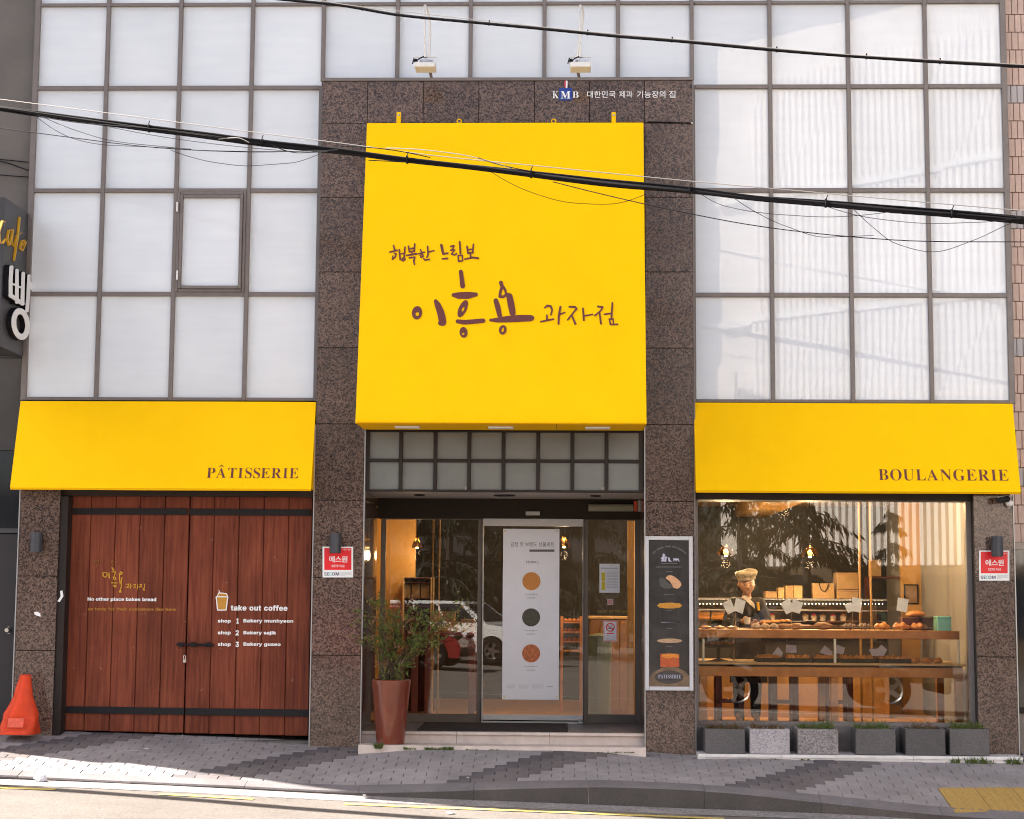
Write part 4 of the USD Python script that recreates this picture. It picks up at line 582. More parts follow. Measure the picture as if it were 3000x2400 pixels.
# side walls of the recess: granite slabs facing inwards
for (x, s) in ((xl1, -1), (xr0, 1)):
    zs = [zc] + [Z(980, p, YG) for p in (1466, 1692.5, 1920)] + [zf - .2]
    for a, b in zip(zs[:-1], zs[1:]):
        obj('granite_slab', MB().cbox(min(x, x + s * .03), max(x, x + s * .03), YG + .052, YB - .004, b + .0025, a - .0025, .002), K['granite'], B)
obj('recess_wall', MB().box(xl1 - .25, xl1 - .031, .121, YB + .1, zf - .3, zc + .5).box(xr0 + .031, xr0 + .25, .121, YB + .1, zf - .3, zc + .5), K['granite_core'], B)
ce = obj('recess_ceiling', MB().box(xl1, xr0, -.06, YB + .02, zc, zc + .05), K['ceiling_grey'], B)
obj('recess_beam', MB().box(xl1, xr0, .09, YB, zc + .052, zc + .56), K['granite_core'], B)
for px, r in ((1228, .055), (1478, .11), (1745, .055)):
    c = at(px, 1450, .42)
    obj('downlight', MB().lathe([(r * .9, -.012), (r, -.006), (r, .002)], (c[0], .45, zc), 20).lathe([(.0, -.011), (r * .9, -.011)], (c[0], .45, zc), 20), K['black_metal'], ce)
# transom light: dark frame with 8 x 2 frosted panes
tx0, tx1, tz0, tz1 = rect(1072, 1262, 1885, 1442.5, -.06)
tbx = [X(p, 1350, -.06) for p in (1077, 1175, 1276, 1375, 1475.5, 1576.5, 1677, 1777, 1879)]
tzm = Z(1480, 1351, -.06)
tf = MB()
tf.cbox(tx0, tx1, -.09, -.03, tz0, tz0 + .022, .003).cbox(tx0, tx1, -.09, -.03, tz1 - .02, tz1, .003)
for i, x in enumerate(tbx):
    w = .018 if 0 < i < 8 else .022
    tf.cbox(x - w, x + w, -.092, -.028, tz0 + .022, tz1 - .02, .003)
for a, b in zip(tbx[:-1], tbx[1:]): tf.cbox(a + .02, b - .02, -.088, -.032, tzm - .016, tzm + .016, .003)
tfm = obj('transom_window', tf, K['dark_frame'], B)
for a, b in zip(tbx[:-1], tbx[1:]):
    for c, d in ((tz0 + .02, tzm - .014), (tzm + .014, tz1 - .018)):
        t = (nrs.rand() - .5) * .006
        obj('pane', MB().hull([[x, y + (t if x == a else -t), z] for x in (a, b) for y in (-.062, -.054) for z in (c, d)]), K['frost'], tfm)
# header above the doors
obj('door_header', MB().box(xl1, xr0, YB - .02, YB + .2, Z(1480, 1520.5, YB), zc - .001), mat('bronze_header', (0.030, 0.021, 0.014), 0.6, 0, .15, grain=(5, .1)), B)
def frame_rect(mb, x0, x1, z0, z1, w, y0, y1, bev=.004):
    wl, wr, wb, wt = w if hasattr(w, '__len__') else (w,) * 4
    mb.cbox(x0, x0 + wl, y0, y1, z0, z1, bev).cbox(x1 - wr, x1, y0, y1, z0, z1, bev)
    mb.cbox(x0 + wl, x1 - wr, y0 + .002, y1 - .002, z0, z0 + wb, bev).cbox(x0 + wl, x1 - wr, y0 + .002, y1 - .002, z1 - wt, z1, bev)
    return mb
zd1 = Z(1480, 1520, YB)                         # top of the doors
zd0 = Z(1480, 2119.5, YB) + .004
def leaf(name, px0, px1, wpx, glass_top, glass_bot, fmat, y0, rails=None):
    x0, x1 = X(px0, 1800, YB), X(px1, 1800, YB); k = (YB - CAM[1]) / FPX
    zt, zb = Z((px0 + px1) / 2, glass_top, YB), Z((px0 + px1) / 2, glass_bot, YB)
    d = obj(name, frame_rect(MB(), x0, x1, zd0, zd1, (wpx[0] * k, wpx[1] * k, zb - zd0, max(zd1 - zt, .012)), y0, y0 + .05), fmat, B)
    obj('pane', MB().box(x0 + wpx[0] * k - .004, x1 - wpx[1] * k + .004, y0 + .02, y0 + .027, zb - .004, zt + .004), K['glass'], d)
    return d
leaf('side_light', 1112.5, 1412, (14, 14), 1520, 2091.5, K['door_frame'], YB)
sd = leaf('sliding_door', 1413, 1708.5, (3, 1.5), 1542, 2094, K['silver'], YB - .04)
leaf('side_light', 1708.5, 1885, (15, 24), 1498, 2094, K['door_frame'], YB)
obj('door_rail', MB().cbox(X(1414, 2108, YB), X(1707, 2108, YB), YB - .052, YB - .04, Z(1550, 2112, YB), Z(1550, 2109, YB), .002), K['black_metal'], sd)
obj('door_lock', MB().lathe([(0.0, -.004), (.022, -.004), (.026, 0)], (X(1698, 2113, YB), YB - .044, Z(1698, 2113, YB)), 18, 'y'), K['chrome'], sd)
sx = rect(1540, 1498, 1582, 1510, YB - .06)
obj('door_sensor', MB().cbox(sx[0], sx[1], YB - .07, YB - .021, sx[2], sx[3], .006), mat('sensor_grey', (0.42, 0.40, 0.38), .4), B)
rx = rect(1724, 1477, 1855, 1499, YB - .06)
bl = obj('blind_roll', MB().tube([[rx[0], YB - .08, (rx[2] + rx[3]) / 2], [rx[1], YB - .08, (rx[2] + rx[3]) / 2]], (rx[3] - rx[2]) / 2, 14), mat('blind_fabric', (0.26, 0.24, 0.17), .6, grain=(14, .1)), B, smooth=40)
rx = rect(1857, 1468, 1867, 1498, YB - .09)
obj('red_end_cap', MB().cbox(rx[0], rx[1], YB - .11, YB - .03, rx[2], rx[3], .003), mat('red_plastic', (0.62, 0.06, 0.01), .45), bl)
rx = rect(1868, 1466, 1882, 1499, YB - .09)
obj('control_box', MB().cbox(rx[0], rx[1], YB - .10, YB - .03, rx[2], rx[3], .003), mat('grey_plastic', (0.35, 0.33, 0.30), .5), bl)
# landing, step, lower slab
land = MB().box(xl1, xr0, .03, YB + .02, zf - .05, zf)
obj('landing', land, K['floor_stone'], B)
stepz = Z(1480, 2179.5, 0)
x_s0, x_s1 = X(1067, 2165, 0), X(1883, 2165, 0)
jx = [xl1 + .003, X(1337, 2165, 0), X(1610.5, 2165, 0), xr0 - .003]
for a, b in zip(jx[:-1], jx[1:]):
    obj('step_tread', MB().cbox(a + .0015, b - .0015, -.028, .035, zf - .028, zf + .002, .004), K['marble'], B)
    obj('step_riser', MB().cbox(a + .0015, b - .0015, -.004, .03, stepz - .02, zf - .029, .002), K['marble'], B)
sl = MB(); sx0_, sx1_ = X(1049, 2186, -.4), X(1893, 2186, -.4)
zsf = Z(1480, 2186.5, -.4)
jj = [sx0_, X(1330, 2186, -.4), X(1608, 2186, -.4), sx1_]
for a, b in zip(jj[:-1], jj[1:]):
    obj('step_slab', MB().hull([[x, y, z] for x in (a + .001, b - .001) for y, z in ((-.40, zsf - .004), (-.396, zsf), (-.0045, stepz), (-.40, zsf - .09), (-.0045, zsf - .09))]), K['marble'], B)
# --- left bay: lintel, jambs, timber gate
gz1 = Z(550, 1454, .05); gx0, gx1 = X(192.5, 1800, .05), X(913, 1800, .05)
lint = MB().box(pl1, xl0, -.06, .12, Z(550, 1454, -.06), Z(550, 1415, -.06))
obj('lintel', lint, K['dark_frame'], B)
obj('gate_jamb', MB().box(pl1 + .002, X(190.5, 1800, -.08), -.10, .12, -.05, Z(180, 1455, -.06)), K['dark_frame'], B)
obj('gate_jamb', MB().box(gx1 + .004, xl0 - .001, -.04, .12, -.1, Z(915, 1455, -.06)), K['dark_frame'], B)
obj('bay_wall', MB().box(pl1, xl0, .35, .4, -.3, gz1 + .3), K['granite_core'], B)
obj('threshold', MB().box(pl1, xl0, -.06, .35, -.3, Z(550, 2160, .03) - .02), mat('threshold_concrete', (.10, .09, .08), .9, grain=(20, .2)), B)
K['wood'] = usdkit.material(stage, '/World/Looks/red_stained_wood', {
    'g': ('geometry', {}), 'mp': ('mapping', {'scale': (38.0, 38.0, 1.6)}), 'n': ('noise_texture', {'scale': 1.0, 'detail': 6.0, 'roughness': 0.62, 'distortion': 0.6}),
    'mp2': ('mapping', {'scale': (1.5, 1.5, 0.8)}), 'n2': ('noise_texture', {'scale': 1.6, 'detail': 4.0, 'roughness': 0.6}), 'n3': ('noise_texture', {'scale': 15.0, 'detail': 3.0}),
    'r': ('rgb_ramp', {'ramp': [(0.25, (0.085, 0.018, 0.012)), (0.5, (0.18, 0.045, 0.023)), (0.75, (0.245, 0.070, 0.033))]}),
    'm1': ('map_range', {'from_min': 0.3, 'from_max': 0.7, 'to_min': 0.70, 'to_max': 1.2}), 'o': ('object_info', {}), 'm2': ('map_range', {'to_min': 0.82, 'to_max': 1.15}),
    'mm': ('math', {'math_type': 'multiply'}), 'h': ('hsv', {}), 'wr': ('rgb_ramp', {'ramp': [(0.70, (0, 0, 0)), (0.80, (1, 1, 1))]}),
    'wx': ('mix_color', {'b': (0.30, 0.20, 0.15)}), 'wf': ('math', {'math_type': 'multiply', 'value2': 0.55}),
    'b': ('bump', {'strength': 0.35, 'distance': 0.002}), 'p': ('principled_bsdf', {'roughness': 0.5, 'specular_ior_level': 0.15})},
    [('g.position', 'mp.vector'), ('g.position', 'mp2.vector'), ('mp.vector', 'n.vector'), ('mp2.vector', 'n2.vector'), ('g.position', 'n3.vector'), ('n.fac', 'r.fac'), ('r.color', 'h.color'),
     ('n2.fac', 'm1.value'), ('o.random', 'm2.value'), ('m1.result', 'mm.value1'), ('m2.result', 'mm.value2'), ('mm.value', 'h.value'),
     ('n3.fac', 'wr.fac'), ('wr.color', 'wf.value1'), ('wf.value', 'wx.fac'), ('h.color', 'wx.a'), ('wx.result', 'p.base_color'), ('n.fac', 'b.height'), ('b.normal', 'p.normal')], surface='p.BSDF')
pt = [192.5, 262, 335, 407, 479, 551.5, 554.5, 624.7, 698, 771, 843, 913.5]
pbm = [180, 251, 324, 397, 470, 541, 543, 616, 690, 763, 837, 906]
gate = [obj('timber_gate', MB().box(X(185, 1800, .09), X(548, 1800, .09), .085, .10, Z(350, 2140, .09), gz1 - .03), K['dark_frame'], B),
        obj('timber_gate', MB().box(X(550, 1800, .09), X(908, 1800, .09), .085, .10, Z(730, 2150, .09), gz1 - .03), K['dark_frame'], B)]
for i in list(range(5)) + list(range(6, 11)):
    x0 = (X(pt[i], 1454, .05) + X(pbm[i], 2150, .05)) / 2; x1 = (X(pt[i + 1], 1454, .05) + X(pbm[i + 1], 2150, .05)) / 2
    zb = Z(550, 2143.5 + (x0 - gx0) / (gx1 - gx0) * 10.5, .05); yo = (nrs.rand() - .5) * .006
    obj('plank', MB().cbox(x0 + .0025, x1 - .0025, .05 + yo, .084, zb, gz1 + .02, .005), K['wood'], gate[0 if i < 5 else 1])
def strap(px0, px1, a0, a1, b0, b1, g):
    y = .042
    p = [at(px0, a0, y), at(px1, a1, y), at(px1, b1, y), at(px0, b0, y)]
    obj('iron_strap', MB().hull([[q[0], y + e, q[2]] for q in p for e in (-.008, .004)]), K['black_metal'], g)
strap(194, 550, 1489, 1490, 1507, 1509, gate[0]); strap(555, 911, 1490.5, 1493, 1509.5, 1511.5, gate[1])
strap(178, 540, 2069, 2074, 2089, 2094, gate[0]); strap(544, 905, 2074.5, 2079, 2094.5, 2099.5, gate[1])
# bolt and padlock
b0, b1 = at(517, 1888, .02), at(626, 1890.5, .02)
bolt = obj('door_bolt', MB().tube([b0, b1], .011, 8), K['black_metal'], gate[1], smooth=40)
for px in (530, 566, 610):
    q = at(px, 1889, .03); obj('bolt_bracket', MB().cbox(q[0] - .02, q[0] + .02, .012, .046, q[2] - .022, q[2] + .022, .004), K['black_metal'], bolt)
pk = thing('padlock', 'small steel padlock hanging at the gap between the red timber gate leaves', 'padlock', at(541, 1936, .02))
q = at(541, 1936, .02)
obj('lock_body', MB().cbox(q[0] - .017, q[0] + .017, .005, .026, q[2] - .02, q[2] + .018, .004), K['steel'], pk)
obj('shackle', MB().tube([[q[0] + .011 * math.cos(a), .016, q[2] + .018 + (.02 if 0 < a < math.pi else 0) + .012 * math.sin(a)] for a in np.linspace(0, math.pi, 9)], .0035, 6), K['chrome'], pk)
# drop bolt at the foot of the gate
q0, q1 = at(535, 2152, .03), at(532, 2170, .03)
obj('drop_bolt', MB().tube([q0, q1], .006, 6), K['steel'], gate[0])
# lettering painted on the gate
GP = upright(.049)
t = MB(); GP.solid(t, fit(GP, words('No other place bakes bread', 'i', 4, 60).buffer(4), 256.5, 457.5, 1751, 1763.5), .003, .004); obj('white_lettering', t, K['white_ink'], gate[0])
t = MB(); GP.solid(t, fit(GP, words('so tasty for their customers like here', 'i', 4, 60).buffer(4), 257, 515, 1780, 1791.5), .003, .004); obj('gold_lettering', t, mat('worn_gold_lettering', (.36, .15, .012), .6, grain=(60, .4)), gate[0])
def c8(s, sx=3.403, ox=200, oy=1600): return [[(ox + x / sx, oy + y / sx, w / sx) for x, y, w in st] for st in s]
logo = [[(345, 268, 8), (350, 300, 9), (370, 312, 8), (388, 295, 8), (384, 268, 7), (362, 262, 7), (345, 272, 8)], [(406, 265, 8), (410, 318, 12)],
        [(435, 215, 8), (455, 240, 12)], [(437, 256, 7), (470, 258, 9), (462, 290, 7), (448, 318, 7), (460, 340, 7), (478, 325, 7), (462, 308, 7), (448, 320, 7)], [(430, 366, 9), (486, 368, 9)],
        [(455, 392, 7), (455, 406, 7), (475, 408, 7), (478, 392, 7), (458, 390, 7)],
        [(512, 275, 9), (530, 285, 8), (540, 265, 8), (524, 256, 8), (510, 280, 9), (512, 320, 9), (518, 370, 10)], [(536, 312, 8), (528, 360, 8), (530, 400, 9), (518, 440, 9), (510, 458, 9), (528, 460, 9), (522, 440, 8)],
        [(578, 382, 6), (605, 378, 6), (600, 400, 6), (576, 412, 6), (608, 410, 6)], [(622, 375, 6), (620, 425, 6)], [(622, 400, 5), (638, 396, 5)], [(648, 385, 6), (672, 382, 6), (652, 418, 6)], [(662, 400, 5), (676, 420, 5)],
        [(690, 378, 6), (690, 432, 6)], [(690, 402, 5), (706, 400, 5)], [(712, 382, 6), (735, 382, 6), (712, 412, 6)], [(724, 398, 5), (738, 412, 5)], [(764, 378, 6), (758, 415, 6), (750, 435, 9), (762, 440, 9)]]
t = MB(); GP.solid(t, GP.geo(brush(c8(logo))), .003, .004); obj('gold_logo', t, K['gold_ink'], gate[0])
fnt = [[(x, 150 + (i % 2), 4), (x + 6, 150, 4)] for i, x in enumerate(range(95, 190, 16))] + [[(248, 130, 5), (252, 165, 5)], [(256, 150, 4), (268, 140, 4), (266, 165, 4)], [(276, 132, 5), (280, 168, 5)], [(284, 150, 5), (305, 140, 5), (300, 168, 5)],
       [(278, 180, 5), (284, 205, 6), (276, 208, 6)], [(318, 140, 5), (322, 168, 5), (345, 158, 5)], [(395, 158, 5), (408, 156, 5)], [(425, 150, 5), (440, 145, 5), (432, 165, 5)], [(446, 140, 5), (446, 190, 5)], [(458, 152, 5), (478, 158, 5), (478, 175, 5)]]
t = MB(); GP.solid(t, GP.geo(brush(c8(fnt))), .003, .004); obj('gold_logo', t, mat('faded_gold_lettering', (.26, .10, .012), .6, grain=(60, .4)), gate[0])
def line(g, *b): t = MB(); GP.solid(t, fit(GP, g.buffer(4), *b), .003, .004); obj('white_lettering', t, K['white_ink'], gate[1])
line(words('take out coffee', 'i', 6, 70), 676, 842, 1773, 1789)
for k, (w3, py, xe) in enumerate((('Bakery munhyeon', 1827, 859), ('Bakery sajik', 1861.5, 809), ('Bakery guseo', 1895.5, 822))):
    line(words('shop', 'i', 3), 638, 676, py - 13, py); line(words('123'[k], 'i'), 690 if k else 692, 700, py - 15, py); line(words(w3, 'i', 3, 60), 713, xe, py - 13, py)
cup = [(634, 1749), (667, 1749), (662, 1787), (638, 1787)]
t = MB(); GP.solid(t, GP.geo(Polygon(cup).buffer(2).difference(Polygon(cup).buffer(-1))), .0035, .004)
GP.solid(t, GP.geo(brush([[(637, 1747, 2.4), (641, 1737, 2.4), (663, 1739, 2.4), (667, 1747, 2.4)], [(645, 1737, 2.2), (641, 1730, 2.2)]])), .0035, .004); obj('cup_outline', t, K['white_ink'], gate[1])
t = MB(); GP.solid(t, GP.geo(Polygon(cup).buffer(-1.2)), .003, .004); GP.solid(t, GP.geo(Polygon([(637, 1746), (641, 1738), (662, 1740), (666, 1746)])), .003, .004)
obj('cup_fill', t, mat('amber_cup_print', (.48, .23, .02), .55), gate[1])
# torn white tape on the jamb, sticker scraps on the left pilaster
t = MB(); q = Plane((0, -.103, 0), (1, 0, 0), (0, 0, 1)); q.solid(t, q.geo(Polygon([(176, 1732), (183, 1730), (186, 1747), (175, 1764), (168, 1762), (178, 1747)])), .003); lone('torn_tape', t, K['white'], 'torn white tape stuck on the jamb left of the timber gate', 'tape')
t = MB(); q = upright(YG); q.solid(t, q.geo(Polygon([(100, 1794), (108, 1792), (118, 1797), (119, 1807), (108, 1804), (101, 1800)])), .0015); lone('sticker_scrap', t, K['white'], 'torn white sticker scrap on the granite pilaster above the orange cone', 'sticker')

# --- right bay: shop window
YW = .06
wx0, wx1, wz0, wz1 = rect(2037, 1440, 2853, 2131, YW)
k = (YW - CAM[1]) / FPX
wf = obj('shop_window', frame_rect(MB(), X(2036, 1800, YW), X(2853, 1800, YW), Z(2440, 2130, YW), Z(2440, 1441, YW), (9 * k, 20 * k, 15 * k, 22 * k), YW - .05, YW + .05), K['frame'], B)
obj('pane', MB().box(X(2044, 1800, YW), X(2834, 1800, YW), YW, YW + .008, Z(2440, 2116, YW), Z(2440, 1462, YW)), K['glass_warm'], wf)
obj('window_lintel', MB().box(xr1, pr0, -.05, .3, Z(2440, 1466, -.05), Z(2440, 1415, -.05)), K['dark_frame'], B)
obj('sill_wall', MB().box(xr1 + .015, pr0 - .003, -.03, .2, -.6, Z(2440, 2128, -.03)), mat('sill_render', (0.13, 0.112, 0.10), .7, grain=(16, .15)), B)
# white marble plinth
pz = Z(2440, 2212.5, -.355); px1 = X(2997, 2215, -.36)
pe = [xr1 + .004, X(2290, 2215, -.36), X(2677, 2215, -.36), px1]
for a, b in zip(pe[:-1], pe[1:]):
    obj('plinth_slab', MB().hull([[x, y, z] for x in (a + .0015, b - .0015) for y, z in ((-.36, pz - .028), (-.36, pz - .004), (-.355, pz), (-.01, pz + .004), (-.01, pz - .028))]), K['marble_white'], B)
    obj('plinth_face', MB().box(a + .0015, b - .0015, -.348, -.1, pz - .4, pz - .029), K['marble_white'], B)

# ================================================================ yellow signs
def sign_box(name, label, cornersT, cornersB, dT, dB, ybot, back=.0, dp=None):
    """cornersT / cornersB: px of the face's upper and lower corners"""
    T = [at(*c, -dT) for c in cornersT]; Bm = [at(*c, -dB) for c in cornersB]
    x0 = (T[0][0] + Bm[0][0]) / 2; x1 = (T[1][0] + Bm[1][0]) / 2
    zt = (T[0][2] + T[1][2]) / 2; zb = (Bm[0][2] + Bm[1][2]) / 2
    th = thing(name, label, 'sign', (x0, -dT, zb))
    w = .006
    face = MB().hull([[x, y, z] for x in (x0, x1) for y, z in ((-dT, zt), (-dT + .012, zt), (-dB, zb), (-dB + .012, zb))])
    f = obj('face_panel', face, K['yellow'], th)
    for x, s in ((x0, 1), (x1, -1)):
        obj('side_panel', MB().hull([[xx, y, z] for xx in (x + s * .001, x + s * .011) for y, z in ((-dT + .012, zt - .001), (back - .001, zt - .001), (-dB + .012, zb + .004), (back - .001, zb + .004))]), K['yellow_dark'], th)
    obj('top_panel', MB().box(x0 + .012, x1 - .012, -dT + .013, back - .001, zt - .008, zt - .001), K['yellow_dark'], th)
    pl = Plane(((x0 + x1) / 2, -dB, zb), (1, 0, 0), (0, dB - dT, zt - zb))
    return th, f, pl, (x0, x1, zt, zb)
S1, f1, P1, e1 = sign_box('main_sign', 'big square yellow sign with brown brush lettering above the entrance', [(1075.6, 361), (1886.8, 359.5)], [(1040.8, 1240.6), (1892, 1243)], .25, .78, 1264, back=YG)
# soffit in three panels with slim lamps
nx = [e1[0] + .012, X(1306, 1255, -.6), X(1631, 1255, -.6), e1[1] - .012]
for a, b in zip(nx[:-1], nx[1:]):
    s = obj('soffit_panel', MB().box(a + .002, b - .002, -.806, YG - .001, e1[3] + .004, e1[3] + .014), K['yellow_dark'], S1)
for px in (1194, 1467.5, 1751):
    c = X(px, 1257, -.45)
    l = obj('soffit_lamp', MB().cbox(c - .12, c + .12, -.53, -.38, e1[3] - .012, e1[3] + .003, .005), K['white'], S1)
    obj('lamp_lens', MB().box(c - .10, c + .10, -.51, -.40, e1[3] - .0135, e1[3] - .0115), mat('pale_lens', (.8, .78, .76), .3) if px == 1194 else '/World/Looks/pale_lens', l)
# hanging tabs and lifting eyes on the upper edge
for px in (1168, 1798):
    a, b, c, d = rect(px - 6.3, 329, px + 6.3, 364, -.22)
    t_ = obj('hanging_tab', MB().cbox(a, b, -.225, -.217, c, d, .002), K['yellow'], S1)
    obj('tab_screw', MB().lathe([(0, -.006), (.009, -.006), (.013, 0)], ((a + b) / 2, -.225, Z(px, 338, -.22)), 12, 'y'), K['chrome'], t_)
for px in (1345.5, 1622):
    q = at(px, 355.5, -.22)
    tor = trimesh.creation.torus(.021, .006, 16, 8); m = MB().add(np.asarray(tor.vertices)[:, [0, 2, 1]] + q, np.asarray(tor.faces)[:, ::-1])
    obj('lifting_eye', m, K['yellow'], S1, smooth=True)
C5 = lambda s: [[(1000 + x * .4638, 800 + y * .4638, w * .4638 * 1.14) for x, y, w in st] for st in s]
C2 = lambda s: [[(1000 + x * .4638, y * .4638, w * .4638 * 1.1) for x, y, w in st] for st in s]
def ring5(cx, cy, rx, ry, hx, hy, ang=0, off=(0, 0)):
    k_ = .4638; return ring(1000 + cx * k_, 800 + cy * k_, rx * k_, ry * k_, hx * k_, hy * k_, ang, (off[0] * k_, off[1] * k_))
big = [brush(C5([[(596, 178, 20), (610, 205, 34), (626, 245, 40), (636, 285, 42), (640, 312, 40), (628, 316, 30)],
                 [(755, -8, 22), (760, 30, 24), (766, 82, 27)],
                 [(708, 140, 20), (740, 143, 36), (800, 142, 38), (850, 136, 22)],
                 [(735, 306, 22), (780, 312, 26), (850, 306, 25), (896, 302, 24)],
                 [(976, 176, 26), (988, 215, 30), (1000, 268, 26)],
                 [(1040, 135, 14), (1062, 148, 34), (1072, 200, 38), (1082, 252, 34)],
                 [(942, 298, 14), (985, 298, 26), (1050, 292, 36), (1120, 288, 38), (1195, 286, 34), (1205, 283, 24)],
                 [(1008, 62, 22), (1016, 88, 18), (1004, 120, 14), (1002, 148, 18), (1022, 152, 14), (1042, 136, 13), (1034, 104, 13), (1018, 84, 16)]])),
       ring5(478, 252, 32, 42, 11, 13, 8, (2, 8)), ring5(767, 226, 25, 58, 7, 15, -155, (2, 4)), ring5(772, 376, 25, 34, 7, 8, -6, (-2, 9)), ring5(1020, 360, 24, 30, 8, 15, 12)]
thin5 = [[(1284, 220, 8), (1300, 208, 12), (1322, 210, 12), (1332, 235, 10), (1324, 264, 9)], [(1298, 268, 9), (1300, 300, 11)], [(1260, 308, 9), (1300, 300, 10), (1340, 292, 9)], [(1384, 215, 12), (1374, 270, 12), (1372, 322, 11)], [(1380, 262, 9), (1412, 250, 8)],
         [(1440, 214, 10), (1478, 216, 11), (1486, 226, 10), (1430, 296, 9)], [(1455, 265, 9), (1478, 322, 12)], [(1526, 225, 10), (1532, 298, 11)], [(1532, 272, 9), (1588, 262, 8)],
         [(1620, 212, 10), (1650, 216, 11), (1640, 238, 9), (1602, 270, 9)], [(1630, 244, 9), (1640, 320, 11)], [(1662, 262, 9), (1704, 255, 9)], [(1712, 190, 10), (1706, 290, 11)], [(1692, 290, 8), (1700, 326, 9), (1744, 325, 9)], [(1694, 296, 8), (1716, 290, 8), (1718, 318, 7)]]
thin2 = [[(330, 1552, 9), (336, 1576, 10)], [(305, 1594, 8), (352, 1582, 10)], [(334, 1600, 8), (346, 1606, 9), (340, 1624, 9), (322, 1640, 7), (326, 1618, 7)], [(366, 1578, 9), (372, 1640, 10)], [(402, 1562, 9), (396, 1640, 10)], [(372, 1606, 7), (398, 1600, 7)], [(392, 1628, 8), (404, 1640, 8), (390, 1650, 8), (380, 1640, 7), (392, 1630, 7)],
         [(424, 1556, 9), (430, 1592, 10)], [(464, 1542, 9), (460, 1588, 11)], [(428, 1576, 8), (462, 1566, 9)], [(430, 1592, 8), (460, 1586, 8)], [(446, 1592, 9), (448, 1612, 9)], [(414, 1614, 10), (476, 1604, 11)], [(430, 1630, 9), (464, 1626, 10), (458, 1650, 10), (462, 1672, 8)],
         [(500, 1578, 8), (506, 1592, 9)], [(488, 1604, 8), (524, 1594, 9)], [(510, 1606, 8), (518, 1618, 8), (504, 1628, 8), (498, 1614, 7), (512, 1606, 7)], [(545, 1558, 10), (548, 1610, 9), (540, 1628, 8)], [(548, 1594, 9), (586, 1584, 8)], [(520, 1634, 8), (528, 1644, 8), (556, 1640, 9)],
         [(632, 1550, 16), (640, 1590, 14), (644, 1606, 12), (672, 1600, 10)], [(638, 1636, 9), (670, 1634, 11)], [(690, 1558, 9), (712, 1552, 9), (704, 1574, 8), (690, 1582, 8), (716, 1580, 8), (696, 1606, 8), (716, 1612, 8), (728, 1604, 9)], [(748, 1528, 10), (752, 1602, 11)], [(738, 1616, 8), (740, 1652, 9), (766, 1648, 8), (764, 1614, 8), (740, 1616, 8)],
         [(794, 1558, 10), (800, 1602, 11)], [(834, 1544, 9), (830, 1598, 10)], [(798, 1580, 8), (832, 1574, 8)], [(800, 1600, 9), (830, 1596, 9)], [(814, 1598, 9), (818, 1630, 10)], [(780, 1638, 9), (830, 1628, 11), (866, 1632, 10)]]
t = MB()
for g in big + [brush(C5(thin5)), brush(C2(thin2))]: P1.solid(t, P1.geo(g), .004, .003)
obj('brush_lettering', t, K['brown_ink'], S1)

def awning(name, label, cT, cB, text, box_):
    th, f, pl, e = sign_box(name, label, cT, cB, .08, .30, 0, back=-.002)
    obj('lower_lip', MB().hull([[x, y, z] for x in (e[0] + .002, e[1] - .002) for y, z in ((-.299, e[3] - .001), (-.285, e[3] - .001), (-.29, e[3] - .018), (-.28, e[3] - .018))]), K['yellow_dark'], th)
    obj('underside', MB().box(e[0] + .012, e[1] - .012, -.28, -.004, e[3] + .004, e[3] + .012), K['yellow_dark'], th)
    t = MB(); pl.solid(t, fit(pl, words(text, 's', 2).buffer(-.4), *box_), .003, .003); obj('lettering', t, K['brown_ink'], th)
    return th
awning('sloping_sign', 'sloping yellow fascia sign lettered with the pastry word over the red gate', [(60, 1175), (921, 1178)], [(29.5, 1429), (916, 1433)], 'PÂTISSERIE', (605, 873, 1362, 1401))
awning('sloping_sign', 'sloping yellow fascia sign lettered with the bread word over the shop window', [(2034.8, 1181), (2967, 1182)], [(2037, 1438.7), (2990, 1441)], 'BOULANGERIE', (2575, 2955, 1375, 1408))

# guild mark and small lettering on the granite
GPl = upright(YG)
km = thing('guild_mark', 'letters K M B with a blue square and red stick on the granite', 'logo', at(1660, 290, YG))
t = MB(); GPl.solid(t, fit(GPl, words('K', 's'), 1618.5, 1637, 268, 288.5), .006); GPl.solid(t, fit(GPl, words('B', 's'), 1677, 1695, 269, 287.5), .006)
GPl.solid(t, fit(GPl, words('M', 's').buffer(3), 1643, 1671, 268, 289.5), .012); obj('letters', t, K['white_ink'], km)
t = MB(); GPl.solid(t, GPl.geo(sbox(1640, 260, 1675, 293).buffer(1.5)), .007); obj('blue_square', t, mat('blue_enamel', (.012, .045, .26), .35), km)
t = MB(); GPl.solid(t, GPl.geo(Polygon([(1653, 238), (1658, 237), (1658, 259), (1655, 259)])), .009); obj('red_half', t, mat('pink_enamel', (.62, .06, .10), .4), km)
t = MB(); GPl.solid(t, GPl.geo(Polygon([(1658, 237), (1663, 238), (1662, 259), (1658, 259)])), .009); obj('white_half', t, K['white_ink'], km)
wl = thing('wall_lettering', 'small white row of lettering on the granite, beside the blue guild mark', 'lettering', at(1850, 287, YG))
for w_, p0, p1 in (('대한민국', 1720, 1803), ('제과', 1814, 1853), ('기능장의', 1866, 1949), ('집', 1960, 1978.5)):
    t = MB(); GPl.solid(t, fit(GPl, words(w_), p0, p1, 267, 287), .005); obj('word', t, K['white_ink'], wl)

